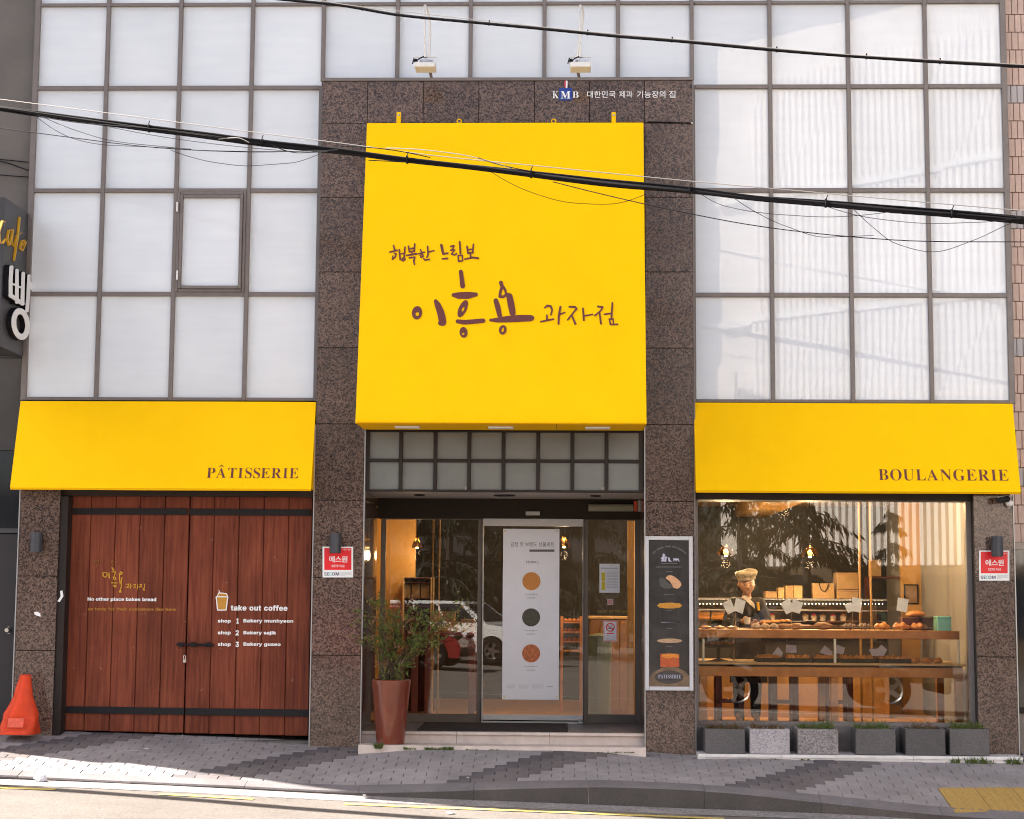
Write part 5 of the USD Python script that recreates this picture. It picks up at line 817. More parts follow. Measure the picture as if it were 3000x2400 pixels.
# ================================================================ lamps, notices, camera
def wall_lamp(px0, px1, py0, py1, label):
    a, b, c, d = rect(px0, py0, px1, py1, YG - .10); xc, r = (a + b) / 2, (b - a) / 2
    th = thing('wall_lamp', label, 'wall lamp', (xc, YG, c), 'dark cylinder lamps on the granite')
    obj('lamp_body', MB().lathe([(r * .86, c), (r, c), (r, c + .004), (r, d - .004), (r * .97, d), (r * .86, d), (r * .84, d - .02), (0, d - .02)], (xc, YG - .10, 0), 22).lathe([(0, c + .012), (r * .86, c + .012), (r * .86, c)], (xc, YG - .10, 0), 22), mat('dark_grey_lamp', (.040, .042, .052), .45, grain=(40, .1)) if 'dark_grey_lamp' not in K else K['dark_grey_lamp'], th, smooth=40)
    K['dark_grey_lamp'] = '/World/Looks/dark_grey_lamp'
    obj('wall_plate', MB().cbox(xc - r * .6, xc + r * .6, YG - .02, YG, c + .03, d - .03, .004), K['black_metal'], th)
    obj('bracket', MB().box(xc - .012, xc + .012, YG - .06, YG - .018, (c + d) / 2 - .015, (c + d) / 2 + .015), K['black_metal'], th)
wall_lamp(89.5, 123.5, 1560, 1618, 'dark grey cylinder lamp on the granite pilaster beside the red gate')
wall_lamp(965.5, 999.5, 1563, 1621, 'dark grey cylinder lamp overlapping the red security sign left of the entrance')
wall_lamp(2904, 2938, 1571.5, 1631, 'dark grey cylinder lamp on the granite pilaster right of the shop window')
K['sign_red'] = mat('red_print', (.70, .012, .018), .4)
K['secom_dark'] = mat('navy_print', (.05, .035, .11), .5); K['secom_teal'] = mat('teal_print', (.10, .50, .48), .5); K['grey_print'] = mat('grey_print', (.35, .35, .38), .6)
def security_sign(x0, y0, x1, y1, label):
    sx, sy = (x1 - x0) / 90.0, (y1 - y0) / 90.0
    f = lambda x, y: (x0 + x * sx, y0 + y * sy)
    pl = Plane((0, YG - .002, 0), (1, 0, 0), (0, 0, 1))
    th = thing('security_sign', label, 'sign', at((x0 + x1) / 2, y1, YG), 'red and white security signs')
    t = MB(); pl.solid(t, pl.geo(Polygon([f(0, 0), f(90, 0), f(90, 90), f(0, 90)])), .002, .002); obj('board', t, K['white'], th)
    t = MB(); pl.solid(t, pl.geo(Polygon([f(5, 4), f(85, 4), f(85, 68), f(5, 68)])), .0028, .001); obj('red_field', t, K['sign_red'], th)
    t = MB()
    a, b = f(19, 27), f(73, 46); pl.solid(t, fit(pl, words('에스원', '', -6).buffer(3), a[0], b[0], a[1], b[1]), .0036, .001)
    a, b = f(27, 53), f(47, 60); pl.solid(t, fit(pl, words('CCTV', 'i', 2), a[0], b[0], a[1], b[1]), .0036, .001)
    a, b = f(49, 53), f(65, 60); pl.solid(t, fit(pl, words('작동중', ''), a[0], b[0], a[1], b[1]), .0036, .001)
    for i in range(5):
        a = f(59 + i * 4.6 + (i > 2) * 2, 8.5); pl.solid(t, pl.geo(brush([[(a[0], a[1], .9), (a[0] + 2.6 * sx, a[1], .9)], [(a[0] + sx, a[1] - 2, .8), (a[0] + sx, a[1] + 2.2, .8)]])), .0036, .001)
    obj('white_print', t, K['white_ink'], th)
    t = MB()
    for s, q0, q1 in (('SE', 5, 20), ('OM', 28, 49)):
        a, b = f(q0, 75), f(q1, 84.5); pl.solid(t, fit(pl, words(s, 'i'), a[0], b[0], a[1], b[1]), .003, .001)
    obj('navy_print', t, K['secom_dark'], th)
    t = MB(); a, b = f(20, 75), f(28, 84.5); pl.solid(t, fit(pl, words('C', 'i'), a[0], b[0], a[1], b[1]), .003, .001); obj('teal_print', t, K['secom_teal'], th)
    t = MB()
    for i in range(4):
        a, b = f(53, 75 + i * 3), f(86 - (i == 3) * 20 - (i == 1) * 4, 75 + i * 3); pl.solid(t, pl.geo(LineString([a, b]).buffer(.45)), .003, .001)
    obj('fine_print', t, K['grey_print'], th)
security_sign(945, 1602, 1034.5, 1692, 'red and white security sign on the pillar between gate and entrance')
security_sign(2868.5, 1613, 2957, 1701.5, 'red and white security sign on the pilaster right of the shop window')
cc = thing('security_camera', 'small white security camera under the right end of the yellow sign', 'security camera', at(2950, 1465, -.2))
q = at(2938, 1465, -.2)
obj('camera_body', MB().tube([at(2926, 1464, -.3), at(2952, 1462, -.2)], .03, 10), K['black_metal'], cc, smooth=40)
obj('sun_shield', MB().hull([at(px, py, y) for px, py, y in ((2922, 1457, -.33), (2922, 1454, -.27), (2958, 1450, -.23), (2958, 1453, -.15), (2922, 1459, -.33), (2958, 1455, -.15))]), mat('aged_camera_grey', (.3, .27, .24), .5), cc)
obj('dome', MB().ball(at(2957, 1474, -.17), .035), K['white'], cc, smooth=True)
obj('arm', MB().tube([at(2958, 1455, -.17), at(2966, 1446, -.13)], .012, 8), K['white'], cc)

# menu board on the right-hand pillar
PB = upright(YG - .012)
mb_ = thing('menu_board', 'tall dark menu board in a pale frame on the granite pillar beside the entrance', 'poster', at(1960, 2023, YG))
a, b, c, d = rect(1889.5, 1571, 2030.5, 2023.5, YG - .02); wq = .038
obj('frame', frame_rect(MB(), a, b, c, d, wq, YG - .03, YG - .001, .004), mat('pale_board_frame', (.55, .54, .55), .4), mb_)
K['poster_dark'] = mat('dark_print', (.022, .018, .017), .25, grain=(7, .5), coat=.6)
obj('poster', MB().box(a + wq - .004, b - wq + .004, YG - .014, YG - .003, c + wq - .004, d - wq + .004), K['poster_dark'], mb_)
PB = Plane((0, YG - .014, 0), (1, 0, 0), (0, 0, 1))
def decal(parent, name, m, *gs, h=.0015):
    t = MB()
    for g in gs: PB_now.solid(t, PB_now.geo(g), h, .001)
    return obj(name, t, m, parent)
PB_now = PB
S_ = lambda x, y: (1885 + x / 6.533, 1570 + y / 6.533)
T_ = lambda x, y: (1885 + x / 3.16, 1720 + y / 3.16)
K['pale_print'] = mat('pale_print', (.46, .46, .56), .5); K['dim_print'] = mat('dim_print', (.17, .16, .16), .5)
def pp(f, pts): return Polygon([f(*p) for p in pts])
decal(mb_, 'silhouettes', K['pale_print'], pp(S_, [(370, 350), (390, 338), (418, 365), (408, 380), (412, 395), (392, 430), (396, 490), (340, 492), (352, 450), (332, 425), (360, 405), (366, 380)]),
      pp(S_, [(402, 425), (418, 395), (440, 400), (462, 408), (440, 432), (436, 494), (398, 494)]), pp(S_, [(474, 420), (490, 408), (504, 425), (506, 450), (528, 480), (552, 494), (484, 494), (472, 450)]),
      pp(S_, [(562, 440), (585, 430), (650, 436), (668, 430), (676, 452), (692, 494), (676, 490), (658, 466), (632, 470), (626, 498), (616, 470), (596, 466), (580, 490), (570, 486), (582, 458)]))
arc = []
tx_ = 'LEE HEUNG YONG BOULANGERIE'; n_ = len(tx_)
cx_, cy_, rad = 1885 + 495 / 6.533, 1570 + 640 / 6.533, 422 / 6.533
tt = MB()
for i, ch in enumerate(tx_):
    if ch == ' ': continue
    th_ = math.radians(-138 + 96 * (i + .5) / n_); _, g = glyph('i' + ch)
    g = affinity.scale(affinity.translate(g, -(g.bounds[0] + g.bounds[2]) / 2, 0), .030, -.030, origin=(0, 0))
    g = affinity.translate(affinity.rotate(g, math.degrees(th_) + 90, origin=(0, 0)), cx_ + rad * math.cos(th_), cy_ + rad * math.sin(th_))
    PB.solid(tt, PB.geo(g), .0015, .001)
obj('arched_lettering', tt, K['dim_print'], mb_)
def dashes(f, x0, x1, y, w, k=9): return brush([[(*f(x0 + (x1 - x0) * i / k, y), w), (*f(x0 + (x1 - x0) * (i + .62) / k, y), w)] for i in range(k)])
decal(mb_, 'fine_print', K['dim_print'], dashes(S_, 345, 650, 532, 1.5), dashes(S_, 250, 745, 597, 1.6, 14), dashes(S_, 440, 560, 682, 1.4, 4), dashes(T_, 190, 290, 70, 1.4, 6), dashes(T_, 215, 265, 215, 1.2, 4), dashes(T_, 215, 275, 385, 1.2, 4), dashes(T_, 210, 270, 548, 1.2, 4), dashes(T_, 190, 295, 858, 1.2, 6))
K['bun'] = mat('print_bun', (.62, .33, .17), .4, grain=(60, .25)); K['loaf'] = mat('print_gold_loaf', (.50, .22, .018), .4, grain=(70, .3)); K['jam'] = mat('print_red_cake', (.42, .075, .018), .35, grain=(70, .4))
decal(mb_, 'bun_picture', K['bun'], pp(S_, [(430, 820), (470, 775), (520, 762), (580, 790), (650, 840), (705, 900), (712, 940), (680, 985), (640, 1000), (570, 980), (540, 930), (500, 880), (440, 845)]).buffer(2))
decal(mb_, 'dark_bun_picture', mat('print_grey_bun', (.055, .055, .05), .4, grain=(80, .5)), pp(S_, [(300, 830), (340, 800), (420, 815), (500, 880), (560, 980), (500, 1010), (400, 1000), (330, 960)]).buffer(1))
decal(mb_, 'loaf_picture', K['loaf'], affinity.scale(Point(*T_(242, 172)).buffer(1, 16), 36, 8.5).union(sbox(*T_(150, 155), *T_(335, 185)).buffer(2)))
decal(mb_, 'glass_dish_picture', mat('print_glass', (.05, .045, .04), .2), sbox(*T_(150, 205), *T_(330, 325)).difference(sbox(*T_(156, 208), *T_(324, 316))), sbox(*T_(138, 400), *T_(350, 470)).difference(sbox(*T_(146, 404), *T_(342, 466))))
decal(mb_, 'dish_rim_picture', K['pale_print'], brush([[(*T_(168, 326), 1.6), (*T_(325, 322), 1.6)]]))
decal(mb_, 'pie_picture', mat('print_pie', (.42, .26, .15), .4, grain=(80, .35)), affinity.scale(Point(*T_(243, 498)).buffer(1, 16), 37, 6.5))
decal(mb_, 'cake_picture', K['jam'], sbox(*T_(163, 625), *T_(325, 735)).buffer(2))
decal(mb_, 'cake_top_picture', mat('print_orange', (.60, .20, .02), .4, grain=(90, .4)), pp(T_, [(165, 650), (180, 620), (240, 615), (310, 620), (328, 640), (322, 660), (280, 650), (230, 662), (190, 652)]), h=.0022)
tan = pp(T_, [(48, 935), (48, 850), (90, 790), (180, 745), (290, 740), (380, 775), (432, 830), (432, 935)])
ov = affinity.scale(Point(*T_(237, 835)).buffer(1, 20), 41, 19)
decal(mb_, 'tan_leaf_picture', mat('print_tan', (.155, .095, .055), .4, grain=(12, .35)), tan.difference(ov))
decal(mb_, 'oval_label', mat('print_oval', (.045, .036, .034), .4), ov.buffer(-1.2))
t = MB(); a_, b_ = T_(138, 812), T_(346, 846); PB.solid(t, fit(PB, words('PATISSERIE', 's', 1), a_[0], b_[0], a_[1], b_[1]), .002, .001); obj('oval_lettering', t, K['pale_print'], mb_)

# banner hanging on the sliding door
yB = YB - .05
bn = thing('door_banner', 'tall white banner with three round cake pictures hanging on the sliding glass door', 'banner', at(1555, 2050, yB))
PB_now = Plane((0, yB - .001, 0), (1, 0, 0), (0, 0, 1))
a, b, c, d = rect(1472.5, 1550, 1638, 2050, yB)
obj('sheet', MB().box(a, b, yB - .001, yB + .001, c, d), mat('banner_vinyl', (.72, .72, .78), .45, grain=(4, .03)), bn)
K['print_black'] = mat('dark_lettering', (.05, .045, .045), .6)
decal(bn, 'title_lettering', K['print_black'], Polygon())if False else None
t = MB(); PB_now.solid(t, fit(PB_now, words('금정 맛 브랜드 선물세트', '', 0, 70), 1496, 1623, 1588, 1602), .001, .001); PB_now.solid(t, fit(PB_now, words('15,000', 'i', 4), 1541, 1570, 1644, 1651), .001, .001)
PB_now.solid(t, PB_now.geo(brush([[(1572, 1645, .8), (1577, 1645, .8), (1576, 1651, .8), (1572, 1651, .8)]])), .001, .001); obj('title_lettering', t, K['print_black'], bn)
decal(bn, 'dark_bar', mat('bar_print', (.12, .11, .12), .6), sbox(1551, 1610, 1624, 1617))
for k_, (px, py, m) in enumerate(((1557, 1703, mat('print_cookie', (.55, .21, .03), .5, grain=(110, .25))), (1556, 1809, mat('print_dark_cake', (.055, .05, .03), .5, grain=(40, .4))), (1556, 1914.5, mat('print_red_cookie', (.45, .12, .03), .5, grain=(45, .5))))):
    decal(bn, 'cake_picture', m, Point(px, py).buffer(26.5, 24))
    F_ = lambda x, y: (x, y)
    decal(bn, 'caption', K['grey_print'], dashes(F_, px - 19, px + 20, py + 38, 1.8, 6), dashes(F_, px - 12, px + 13, py + 49, 2.2, 5), brush([[(px - 6, py + 36, 1), (px - 3, py + 42, 1)], [(px + 4, py + 35, 1), (px + 6, py + 43, 1)]]))
F_ = lambda x, y: (x, y)
decal(bn, 'fine_print', K['grey_print'], *[dashes(F_, x0, x1 - (i == 2) * 6, 2007 + i * 4.4, 1.1, 6) for x0, x1 in ((1486, 1512), (1521, 1550), (1559, 1594)) for i in range(3)], dashes(F_, 1603, 1622, 2012, 2.5, 3))
for px, py in ((1479, 1556), (1631, 1556), (1476.5, 2043), (1632, 2043)):
    q = at(px, py, yB); obj('eyelet', MB().lathe([(.004, -.0025), (.0085, -.0025), (.010, 0)], (q[0], yB - .001, q[2]), 14, 'y'), mat('brass', (.55, .42, .15), .35, .9) if 'brass' not in K else K['brass'], bn); K['brass'] = '/World/Looks/brass'

# papers on the right side light
yP = YB + .014
def notice(name, label, x0, y0, x1, y1, m=None):
    th = thing(name, label, 'notice', at((x0 + x1) / 2, y1, yP)); a, b, c, d = rect(x0, y0, x1, y1, yP)
    obj('sheet', MB().box(a, b, yP - .001, yP + .0008, c, d), m or K['paper'], th); return th
PB_now = Plane((0, yP - .001, 0), (1, 0, 0), (0, 0, 1))
n1 = notice('paper_notice', 'white printed notice with yellow blocks stuck on the glass right of the sliding door', 1756, 1652, 1815.5, 1737)
decal(n1, 'yellow_block', mat('yellow_print', (.60, .50, .02), .6), sbox(1762, 1677, 1773, 1703), sbox(1762, 1705, 1773, 1729))
decal(n1, 'text_rows', K['grey_print'], dashes(F_, 1761, 1812, 1665, 2.6, 6), *[dashes(F_, 1777, 1811, 1676 + i * 4.6, 1.4, 7) for i in range(11)])
n2 = notice('no_smoking_notice', 'white no smoking notice with red ring, low on the glass beside the door', 1767.5, 1819, 1808, 1879)
decal(n2, 'red_border', K['sign_red'], sbox(1769, 1820.5, 1806.5, 1877.5).difference(sbox(1770.2, 1822, 1805.3, 1876)))
decal(n2, 'red_ring', K['sign_red'], Point(1788, 1838).buffer(13).difference(Point(1788, 1838).buffer(10)), brush([[(1779, 1831, 2.6), (1797, 1846, 2.6)]]), dashes(F_, 1778, 1799, 1856, 3.2, 4))
decal(n2, 'cigarette', K['print_black'], sbox(1780, 1839.5, 1797, 1842), brush([[(1791, 1837, 1), (1793, 1833, 1), (1791, 1830, 1)]]))
decal(n2, 'text_rows', K['grey_print'], *[dashes(F_, 1774, 1803, 1863 + i * 3.6, 1.1, 6) for i in range(4)])
n3 = notice('round_sticker', 'small pink square sticker high on the glass above the no smoking notice', 1779, 1755, 1796.5, 1773, mat('pink_paper', (.55, .42, .40), .6))
decal(n3, 'ring_print', K['sign_red'], Point(1788, 1764).buffer(6).difference(Point(1788, 1764).buffer(4.4)))
t = MB(); PB_now.solid(t, fit(PB_now, words('open 09:00 am', 'i', 6, 60), 1751, 1838, 1788, 1796), .001, .001)
lone('glass_lettering', t, mat('mustard_vinyl', (.30, .20, .015), .5), 'mustard vinyl opening hours lettering on the glass right of the sliding door', 'lettering')
K['vinyl'] = '/World/Looks/mustard_vinyl'
# door mat
mz = zf + .004
ax, bx_ = X(1219, 2139, .03), X(1664, 2139, .03)
dm = MB().cbox(ax, bx_, .10, YB - .10, zf + .001, zf + .014, .004)
for i in range(40):
    yy = .13 + i * (YB - .26) / 40
    dm.box(ax + .03, bx_ - .03, yy, yy + .011, zf + .013, zf + .017)
lone('door_mat', dm, K['mat'], 'dark brown ribbed door mat on the landing before the sliding door', 'door mat')

# ================================================================ floodlights on bent arms
K['lamp_white'] = mat('weathered_white_lamp', (.70, .69, .66), .4, grain=(30, .06))
K['wire_black'] = mat('black_cable', (.010, .009, .011), .7, 0, .12)
def floodlight(px, label, rust):
    """px: x of the lamp's middle"""
    th = thing('floodlight', label, 'floodlight', (X(px, 224, -.05), -.1, z_top), 'floodlights on arms above the entrance')
    xb = X(px + 20 + rust, 222, -.05); yh = -.62; xa = X(px + 2, 20, -.25); xc = X(px, 150, yh)
    pts = [[xb, -.06, z_top + .012], [xb - .02, -.08, z_top + .10], [X(px + 14 + rust * .5, 90, -.1), -.11, Z(px, 90, -.1)], [X(px + 8, 40, -.2), -.20, Z(px, 34, -.2)],
           [xa, -.30, Z(px, 18, -.3)], [X(px - 2, 22, -.42), -.42, Z(px, 22, -.42)], [X(px - 2, 45, -.52), -.54, Z(px, 45, -.54)], [X(px - 1, 90, -.6), yh, Z(px, 90, yh)], [xc, yh, Z(px, 158, yh)]]
    from scipy.interpolate import CubicSpline
    u = np.concatenate([[0], np.cumsum(np.linalg.norm(np.diff(pts, axis=0), axis=1))]); p = CubicSpline(u, pts)(np.linspace(0, u[-1], 40))
    obj('arm', MB().tube(p, .012, 8), K['lamp_white'], th, smooth=40)
    obj('arm_foot', MB().tube(p[:6], .0145, 8), mat('rusty_steel', (.13, .085, .05), .8, grain=(60, .4)) if 'rust' not in K else K['rust'], th); K['rust'] = '/World/Looks/rusty_steel'
    a, b, c, d = rect(px - 30, 190, px + 31, 205, yh)
    obj('lamp_head', MB().cbox(a, b, yh - .10, yh + .10, c, d, .008), K['lamp_white'], th)
    fin = MB()
    for i in range(11):
        x = a + .05 + (b - a - .08) * i / 10; fin.box(x, x + .006, yh - .07, yh + .07, d, d + .035)
    obj('cooling_fins', fin, mat('fin_grey', (.40, .41, .50), .4, .3) if 'fin' not in K else K['fin'], th); K['fin'] = '/World/Looks/fin_grey'
    zy = Z(px, 168, yh)
    obj('yoke', MB().tube([[a, yh, d - .02], [a - .002, yh, zy], [b + .002, yh, zy], [b, yh, d - .02]], .0055, 6), K['lamp_white'], th)
    obj('collar', MB().lathe([(.0, 0), (.022, 0), (.022, .012), (.013, .02), (.013, .05), (0, .05)], (xc, yh, zy - .004), 12), K['lamp_white'], th)
    obj('cable', MB().tube([[xc, yh - .01, zy + .01], [xc - .05, yh - .03, zy - .02], [xc - .09, yh - .03, zy - .05], [xc - .105, yh - .03, d + .06], [xc - .12, yh - .03, d]], .0065, 6), K['wire_black'], th)
    obj('cable_gland', MB().ball((xc - .088, yh - .032, zy - .048), .02, (1, 1, 1.2), 1), K['wire_black'], th)
floodlight(1246, 'white floodlight on a thin bent arm, the left one of two above the entrance', 0)
floodlight(1700, 'white floodlight on a thin bent arm above the blue guild mark', -22)

# ================================================================ overhead cables
def spline(pts, n=80):
    from scipy.interpolate import CubicSpline, PchipInterpolator
    pts = np.asarray(pts, float); s = pts[:, 0]
    return np.stack([np.linspace(s[0], s[-1], n)] + [PchipInterpolator(s, pts[:, i])(np.linspace(s[0], s[-1], n)) for i in (1, 2)], 1)
def depth_of(x): return -(2.85 + 0.23 * np.clip(x, -13, 9))
def cable_px(pts, n=90, dy=0.0, extl='lr'):
    """a cable through picture points, hung in the upright plane that the cables follow"""
    out = []
    for px, py in pts:
        y = -2.8
        for _ in range(6): y = depth_of(X(px, py, y)) + dy
        out.append(at(px, py, y))
    out = np.array(out)
    if extl and 'l' in extl:
        a, b = out[0], out[1]; s = (a - b) / abs(a[0] - b[0]); out = np.vstack([a + s * 7.0, out])
    if extl and 'r' in extl:
        a, b = out[-1], out[-2]; s = (a - b) / abs(a[0] - b[0]); out = np.vstack([out, a + s * 3.0])
    return spline(out, n)
main = [(0, 318), (209, 347), (417, 374), (603, 397), (765, 418), (974, 440), (1185, 467), (1371, 487), (1573, 512), (1788, 537), (2000, 555), (2209, 579), (2399, 594), (2603, 612), (2788, 626), (3000, 646)]
cb = thing('cable_bundle', 'thick bundle of black cables tied together, sagging across the yellow sign', 'cables', at(1500, 503, -2.85))
ctr = cable_px(main, 160)
for i in range(9):
    ph, rr = rng.uniform(0, 6.28), (0.0 if i == 0 else rng.uniform(.012, .023)); r = [.015, .011, .010, .011, .009, .008, .010, .007, .008][i]
    s = np.linspace(0, 1, len(ctr)); sag = .012 * np.sin(s * rng.uniform(18, 30) + ph) * (i > 3)
    p = ctr + np.stack([0 * s, rr * np.cos(ph + 9 * s), rr * np.sin(ph + 9 * s) + sag], 1)
    obj('cable', MB().tube(p, r, 7), K['wire_black'], cb, smooth=60)
for i in range(5):  # unseen extra cables, added to widen the bundle shadow on the road
    xs_ = np.linspace(-12.8, -6.6, 60); base_ = np.stack([xs_, np.interp(xs_, ctr[:, 0], ctr[:, 1]), np.interp(xs_, ctr[:, 0], ctr[:, 2])], 1)
    a_ = i * 1.256; base_ += np.stack([0 * xs_, .075 * np.cos(a_ + xs_ * .8), -.08 + .075 * np.sin(a_ + xs_ * .8)], 1); obj('slack_cable', MB().tube(base_, .05, 7), K['wire_black'], cb)
K['strand'] = mat('galvanised_strand', (.32, .30, .28), .5, .4)
obj('strand', MB().tube(cable_px([(0, 291), (417, 345), (720, 385), (1000, 420), (1280, 457), (1580, 487), (2000, 529), (2400, 565), (2700, 592), (3000, 618)], 90, .05), .004, 5), K['strand'], cb)
for pl in ([(110, 340), (250, 362), (400, 373), (620, 398), (700, 412)], [(1080, 470), (1180, 475), (1270, 482)], [(800, 428), (880, 448), (960, 444)], [(1130, 435), (1330, 450), (1500, 494)], [(1400, 462), (1480, 487), (1600, 507)],
           [(640, 408), (690, 404), (730, 418)], [(1000, 428), (1100, 434), (1260, 462)]):
    obj('loose_strand', MB().tube(cable_px(pl, 30, -.05, False), .0042, 5), K['wire_black'] if rng.random() < .6 else K['strand'], cb)
for pl in ([(110, 345), (220, 408), (300, 424), (420, 430), (560, 437)], [(500, 440), (640, 478), (740, 486), (850, 478), (935, 452)], [(130, 345), (230, 385), (330, 413), (480, 430), (620, 443), (850, 444)], [(320, 372), (500, 405), (700, 430), (860, 444)],
           [(1440, 505), (1560, 565), (1680, 595), (1790, 598), (1890, 570)], [(2140, 573), (2220, 625), (2300, 662), (2420, 695), (2560, 690)], [(2490, 602), (2560, 668), (2620, 712), (2740, 738), (2850, 705), (2960, 655), (3000, 640)], [(2040, 560), (2120, 603), (2300, 630), (2460, 635), (2600, 622)], [(2380, 590), (2560, 640), (2760, 655), (2900, 650), (3000, 635)]):
    obj('drop_wire', MB().tube(cable_px(pl, 34, -.03, False), .0026, 5), K['wire_black'], cb)
for px in (420, 785, 1185, 1573, 2000, 2400, 2788):
    i = int(np.argmin(np.abs([(1500 + FPX * ((p - CAM) @ RT) / ((p - CAM) @ FW)) - px for p in ctr])))
    c = ctr[i]; obj('cable_tie', MB().tube([c + [-.008, 0, 0], c + [.008, 0, 0]], .036, 10).tube([c + [0, -.03, .03], c + [.012, -.03, .06]], .004, 5), K['wire_black'], cb)
up = thing('overhead_cable', 'single black overhead cable running across the uppermost row of panes', 'cable', at(1500, 77, -3.4))
upx = cable_px([(820, -2), (1000, 16), (1162, 43.5), (1380, 65), (1603, 86), (1812, 107), (2000, 122), (2253, 146), (2482, 164), (2719, 180), (3000, 195)], 120, -.5)
obj('cable', MB().tube(upx, .0125, 8), K['wire_black'], up, smooth=60)
obj('strand', MB().tube(cable_px([(905, -3), (1040, 18), (1240, 41), (1410, 60), (1700, 91), (2000, 117), (2482, 160), (3000, 190)], 80, -.52), .003, 5), K['strand'], up)
for px in (1083, 1414, 1697, 1988, 2255, 2512, 2764):
    i = int(np.argmin(np.abs([(1500 + FPX * ((p - CAM) @ RT) / ((p - CAM) @ FW)) - px for p in upx]))); c = upx[i]
    obj('clip', MB().tube([c + [0, 0, -.016], c + [.004, 0, .03]], .006, 5), K['wire_black'], up)
tw = thing('telephone_wire', 'thin telephone wire below the cable bundle at the left of the facade', 'wire', at(300, 410, -2.2))
obj('wire', MB().tube(cable_px([(0, 376), (200, 402), (380, 425), (510, 437), (650, 443), (860, 444), (990, 440)], 50, -.1, 'l'), .004, 5), K['wire_black'], tw)
tw2 = thing('telephone_wire', 'thin telephone wire leaving the bundle and crossing the right panes', 'wire', at(2400, 690, -3.2))
obj('wire', MB().tube(cable_px([(1620, 533), (1780, 573), (2000, 622), (2230, 664), (2482, 693), (2700, 707), (3000, 709)], 70, -.1, 'r'), .004, 5), K['wire_black'], tw2)
tw3 = thing('thin_cable_hook', 'short black wire run along the granite joint beside the yellow sign', 'wire', at(1960, 358, YG))
obj('wire', MB().tube([at(1897, 357, YG - .015), at(1960, 359, YG - .015), at(2028, 361, YG - .015)], .006, 6), K['wire_black'], tw3)
obj('hook', MB().ball(at(2027, 361, YG - .02), .012, (1, 1, 1), 1), K['chrome'], tw3)

# ================================================================ potted shrub, planters, weeds
def leafmat(name, c, c2, tr=.25):
    return usdkit.material(stage, '/World/Looks/' + name, {
        'g': ('geometry', {}), 'r': ('rgb_ramp', {'ramp': [(0.0, c), (1.0, c2)]}), 'p': ('principled_bsdf', {'roughness': .55, 'specular_ior_level': .3}), 't': ('translucent_bsdf', {}), 'm': ('mix_closure', {'fac': tr})},
        [('g.random_per_island', 'r.fac'), ('r.color', 'p.base_color'), ('r.color', 't.color'), ('p.BSDF', 'm.closure1'), ('t.BSDF', 'm.closure2')], surface='m.closure')
K['leaf'] = leafmat('shrub_leaf', (.13, .165, .035), (.38, .42, .13)); K['leaf_red'] = leafmat('reddish_leaf', (.26, .15, .07), (.42, .30, .16))
K['weed'] = leafmat('weed_blade', (.12, .16, .04), (.32, .33, .11)); K['dry'] = leafmat('dry_plant', (.16, .10, .05), (.32, .23, .11))
K['twig'] = mat('twig', (.085, .055, .035), .8); K['soil'] = mat('soil', (.035, .025, .018), .95, grain=(60, .3))
K['terracotta'] = mat('red_clay_pot', (.150, .027, .010), .3, 0, .5, grain=(4, .15), coat=.5)
def leaf_quads(mb, c, dirs, L, Wd):
    for p, d in zip(c, dirs):
        d = d / (np.linalg.norm(d) + 1e-9); s = np.cross(d, nrs.randn(3)); s /= np.linalg.norm(s) + 1e-9; n = np.cross(d, s)
        l, w = L * nrs.uniform(.6, 1.3), Wd * nrs.uniform(.6, 1.3)
        mb.add([p, p + d * l * .5 + s * w, p + d * l + n * l * .15, p + d * l * .5 - s * w], [[0, 1, 2, 3]])
pz0 = Z(1145, 2184, -.20); pr_t, pr_b = (X(1203.5, 1990, -.2) - X(1089.5, 1990, -.2)) / 2, (X(1185, 2170, -.2) - X(1104, 2170, -.2)) / 2
pcx = (X(1203.5, 1990, -.2) + X(1089.5, 1990, -.2)) / 2; pzt = Z(1145, 1990, -.2)
pot = thing('potted_shrub', 'tall red clay pot with a thin straggly green shrub on the entrance step', 'potted plant', (pcx, -.2, pz0))
obj('pot', MB().lathe([(0, pz0), (pr_b * .97, pz0), (pr_b, pz0 + .01), (pr_t * .985, pzt - .05), (pr_t, pzt - .04), (pr_t, pzt - .006), (pr_t - .008, pzt), (pr_t - .022, pzt), (pr_t - .028, pzt - .06), (0, pzt - .06)], (pcx, -.2, 0), 40), K['terracotta'], pot, smooth=40)
obj('soil', MB().lathe([(pr_t - .027, pzt - .045), (.08, pzt - .025), (0, pzt - .02)], (pcx, -.2, 0), 20), K['soil'], pot)
stems, lv, lv2 = MB(), MB(), MB()
for i in range(50):
    a = rng.uniform(0, 6.28); r0 = rng.uniform(0, .11); b = np.array([pcx + r0 * math.cos(a), -.2 + r0 * math.sin(a) * .8, pzt - .04])
    h = rng.uniform(.32, 1.0); sp = rng.uniform(-.28, .34) if i % 3 else rng.uniform(.2, .68); p = [b]
    for k in range(1, 8):
        f = k / 7; p.append(b + np.array([sp * f ** 1.4 + rng.uniform(-.015, .015), rng.uniform(-.22, .16) * f, h * (f - .18 * f * f * (h > .7)) + rng.uniform(-.01, .01)]))
    p = np.array(p); stems.tube(p, np.linspace(.0042, .0014, 8), 4)
    for q in range(3):
        j = rng.randint(3, 7); e = p[j] + nrs.randn(3) * [.11, .09, .07] + [0, 0, .05]; stems.tube(np.linspace(p[j], e, 3), .0012, 3)
        c = p[j] + (e - p[j]) * nrs.rand(12, 1) + nrs.randn(12, 3) * .018; leaf_quads(lv if rng.random() < .85 else lv2, c, nrs.randn(12, 3) + [0, 0, .4], .033, .010)
    n = rng.randint(10, 24); f = nrs.uniform(.35, 1, n); c = np.stack([np.interp(f, np.linspace(0, 1, 8), p[:, m]) for m in range(3)], 1) + nrs.randn(n, 3) * .014
    leaf_quads(lv if rng.random() < .86 else lv2, c, nrs.randn(n, 3), .033, .010)
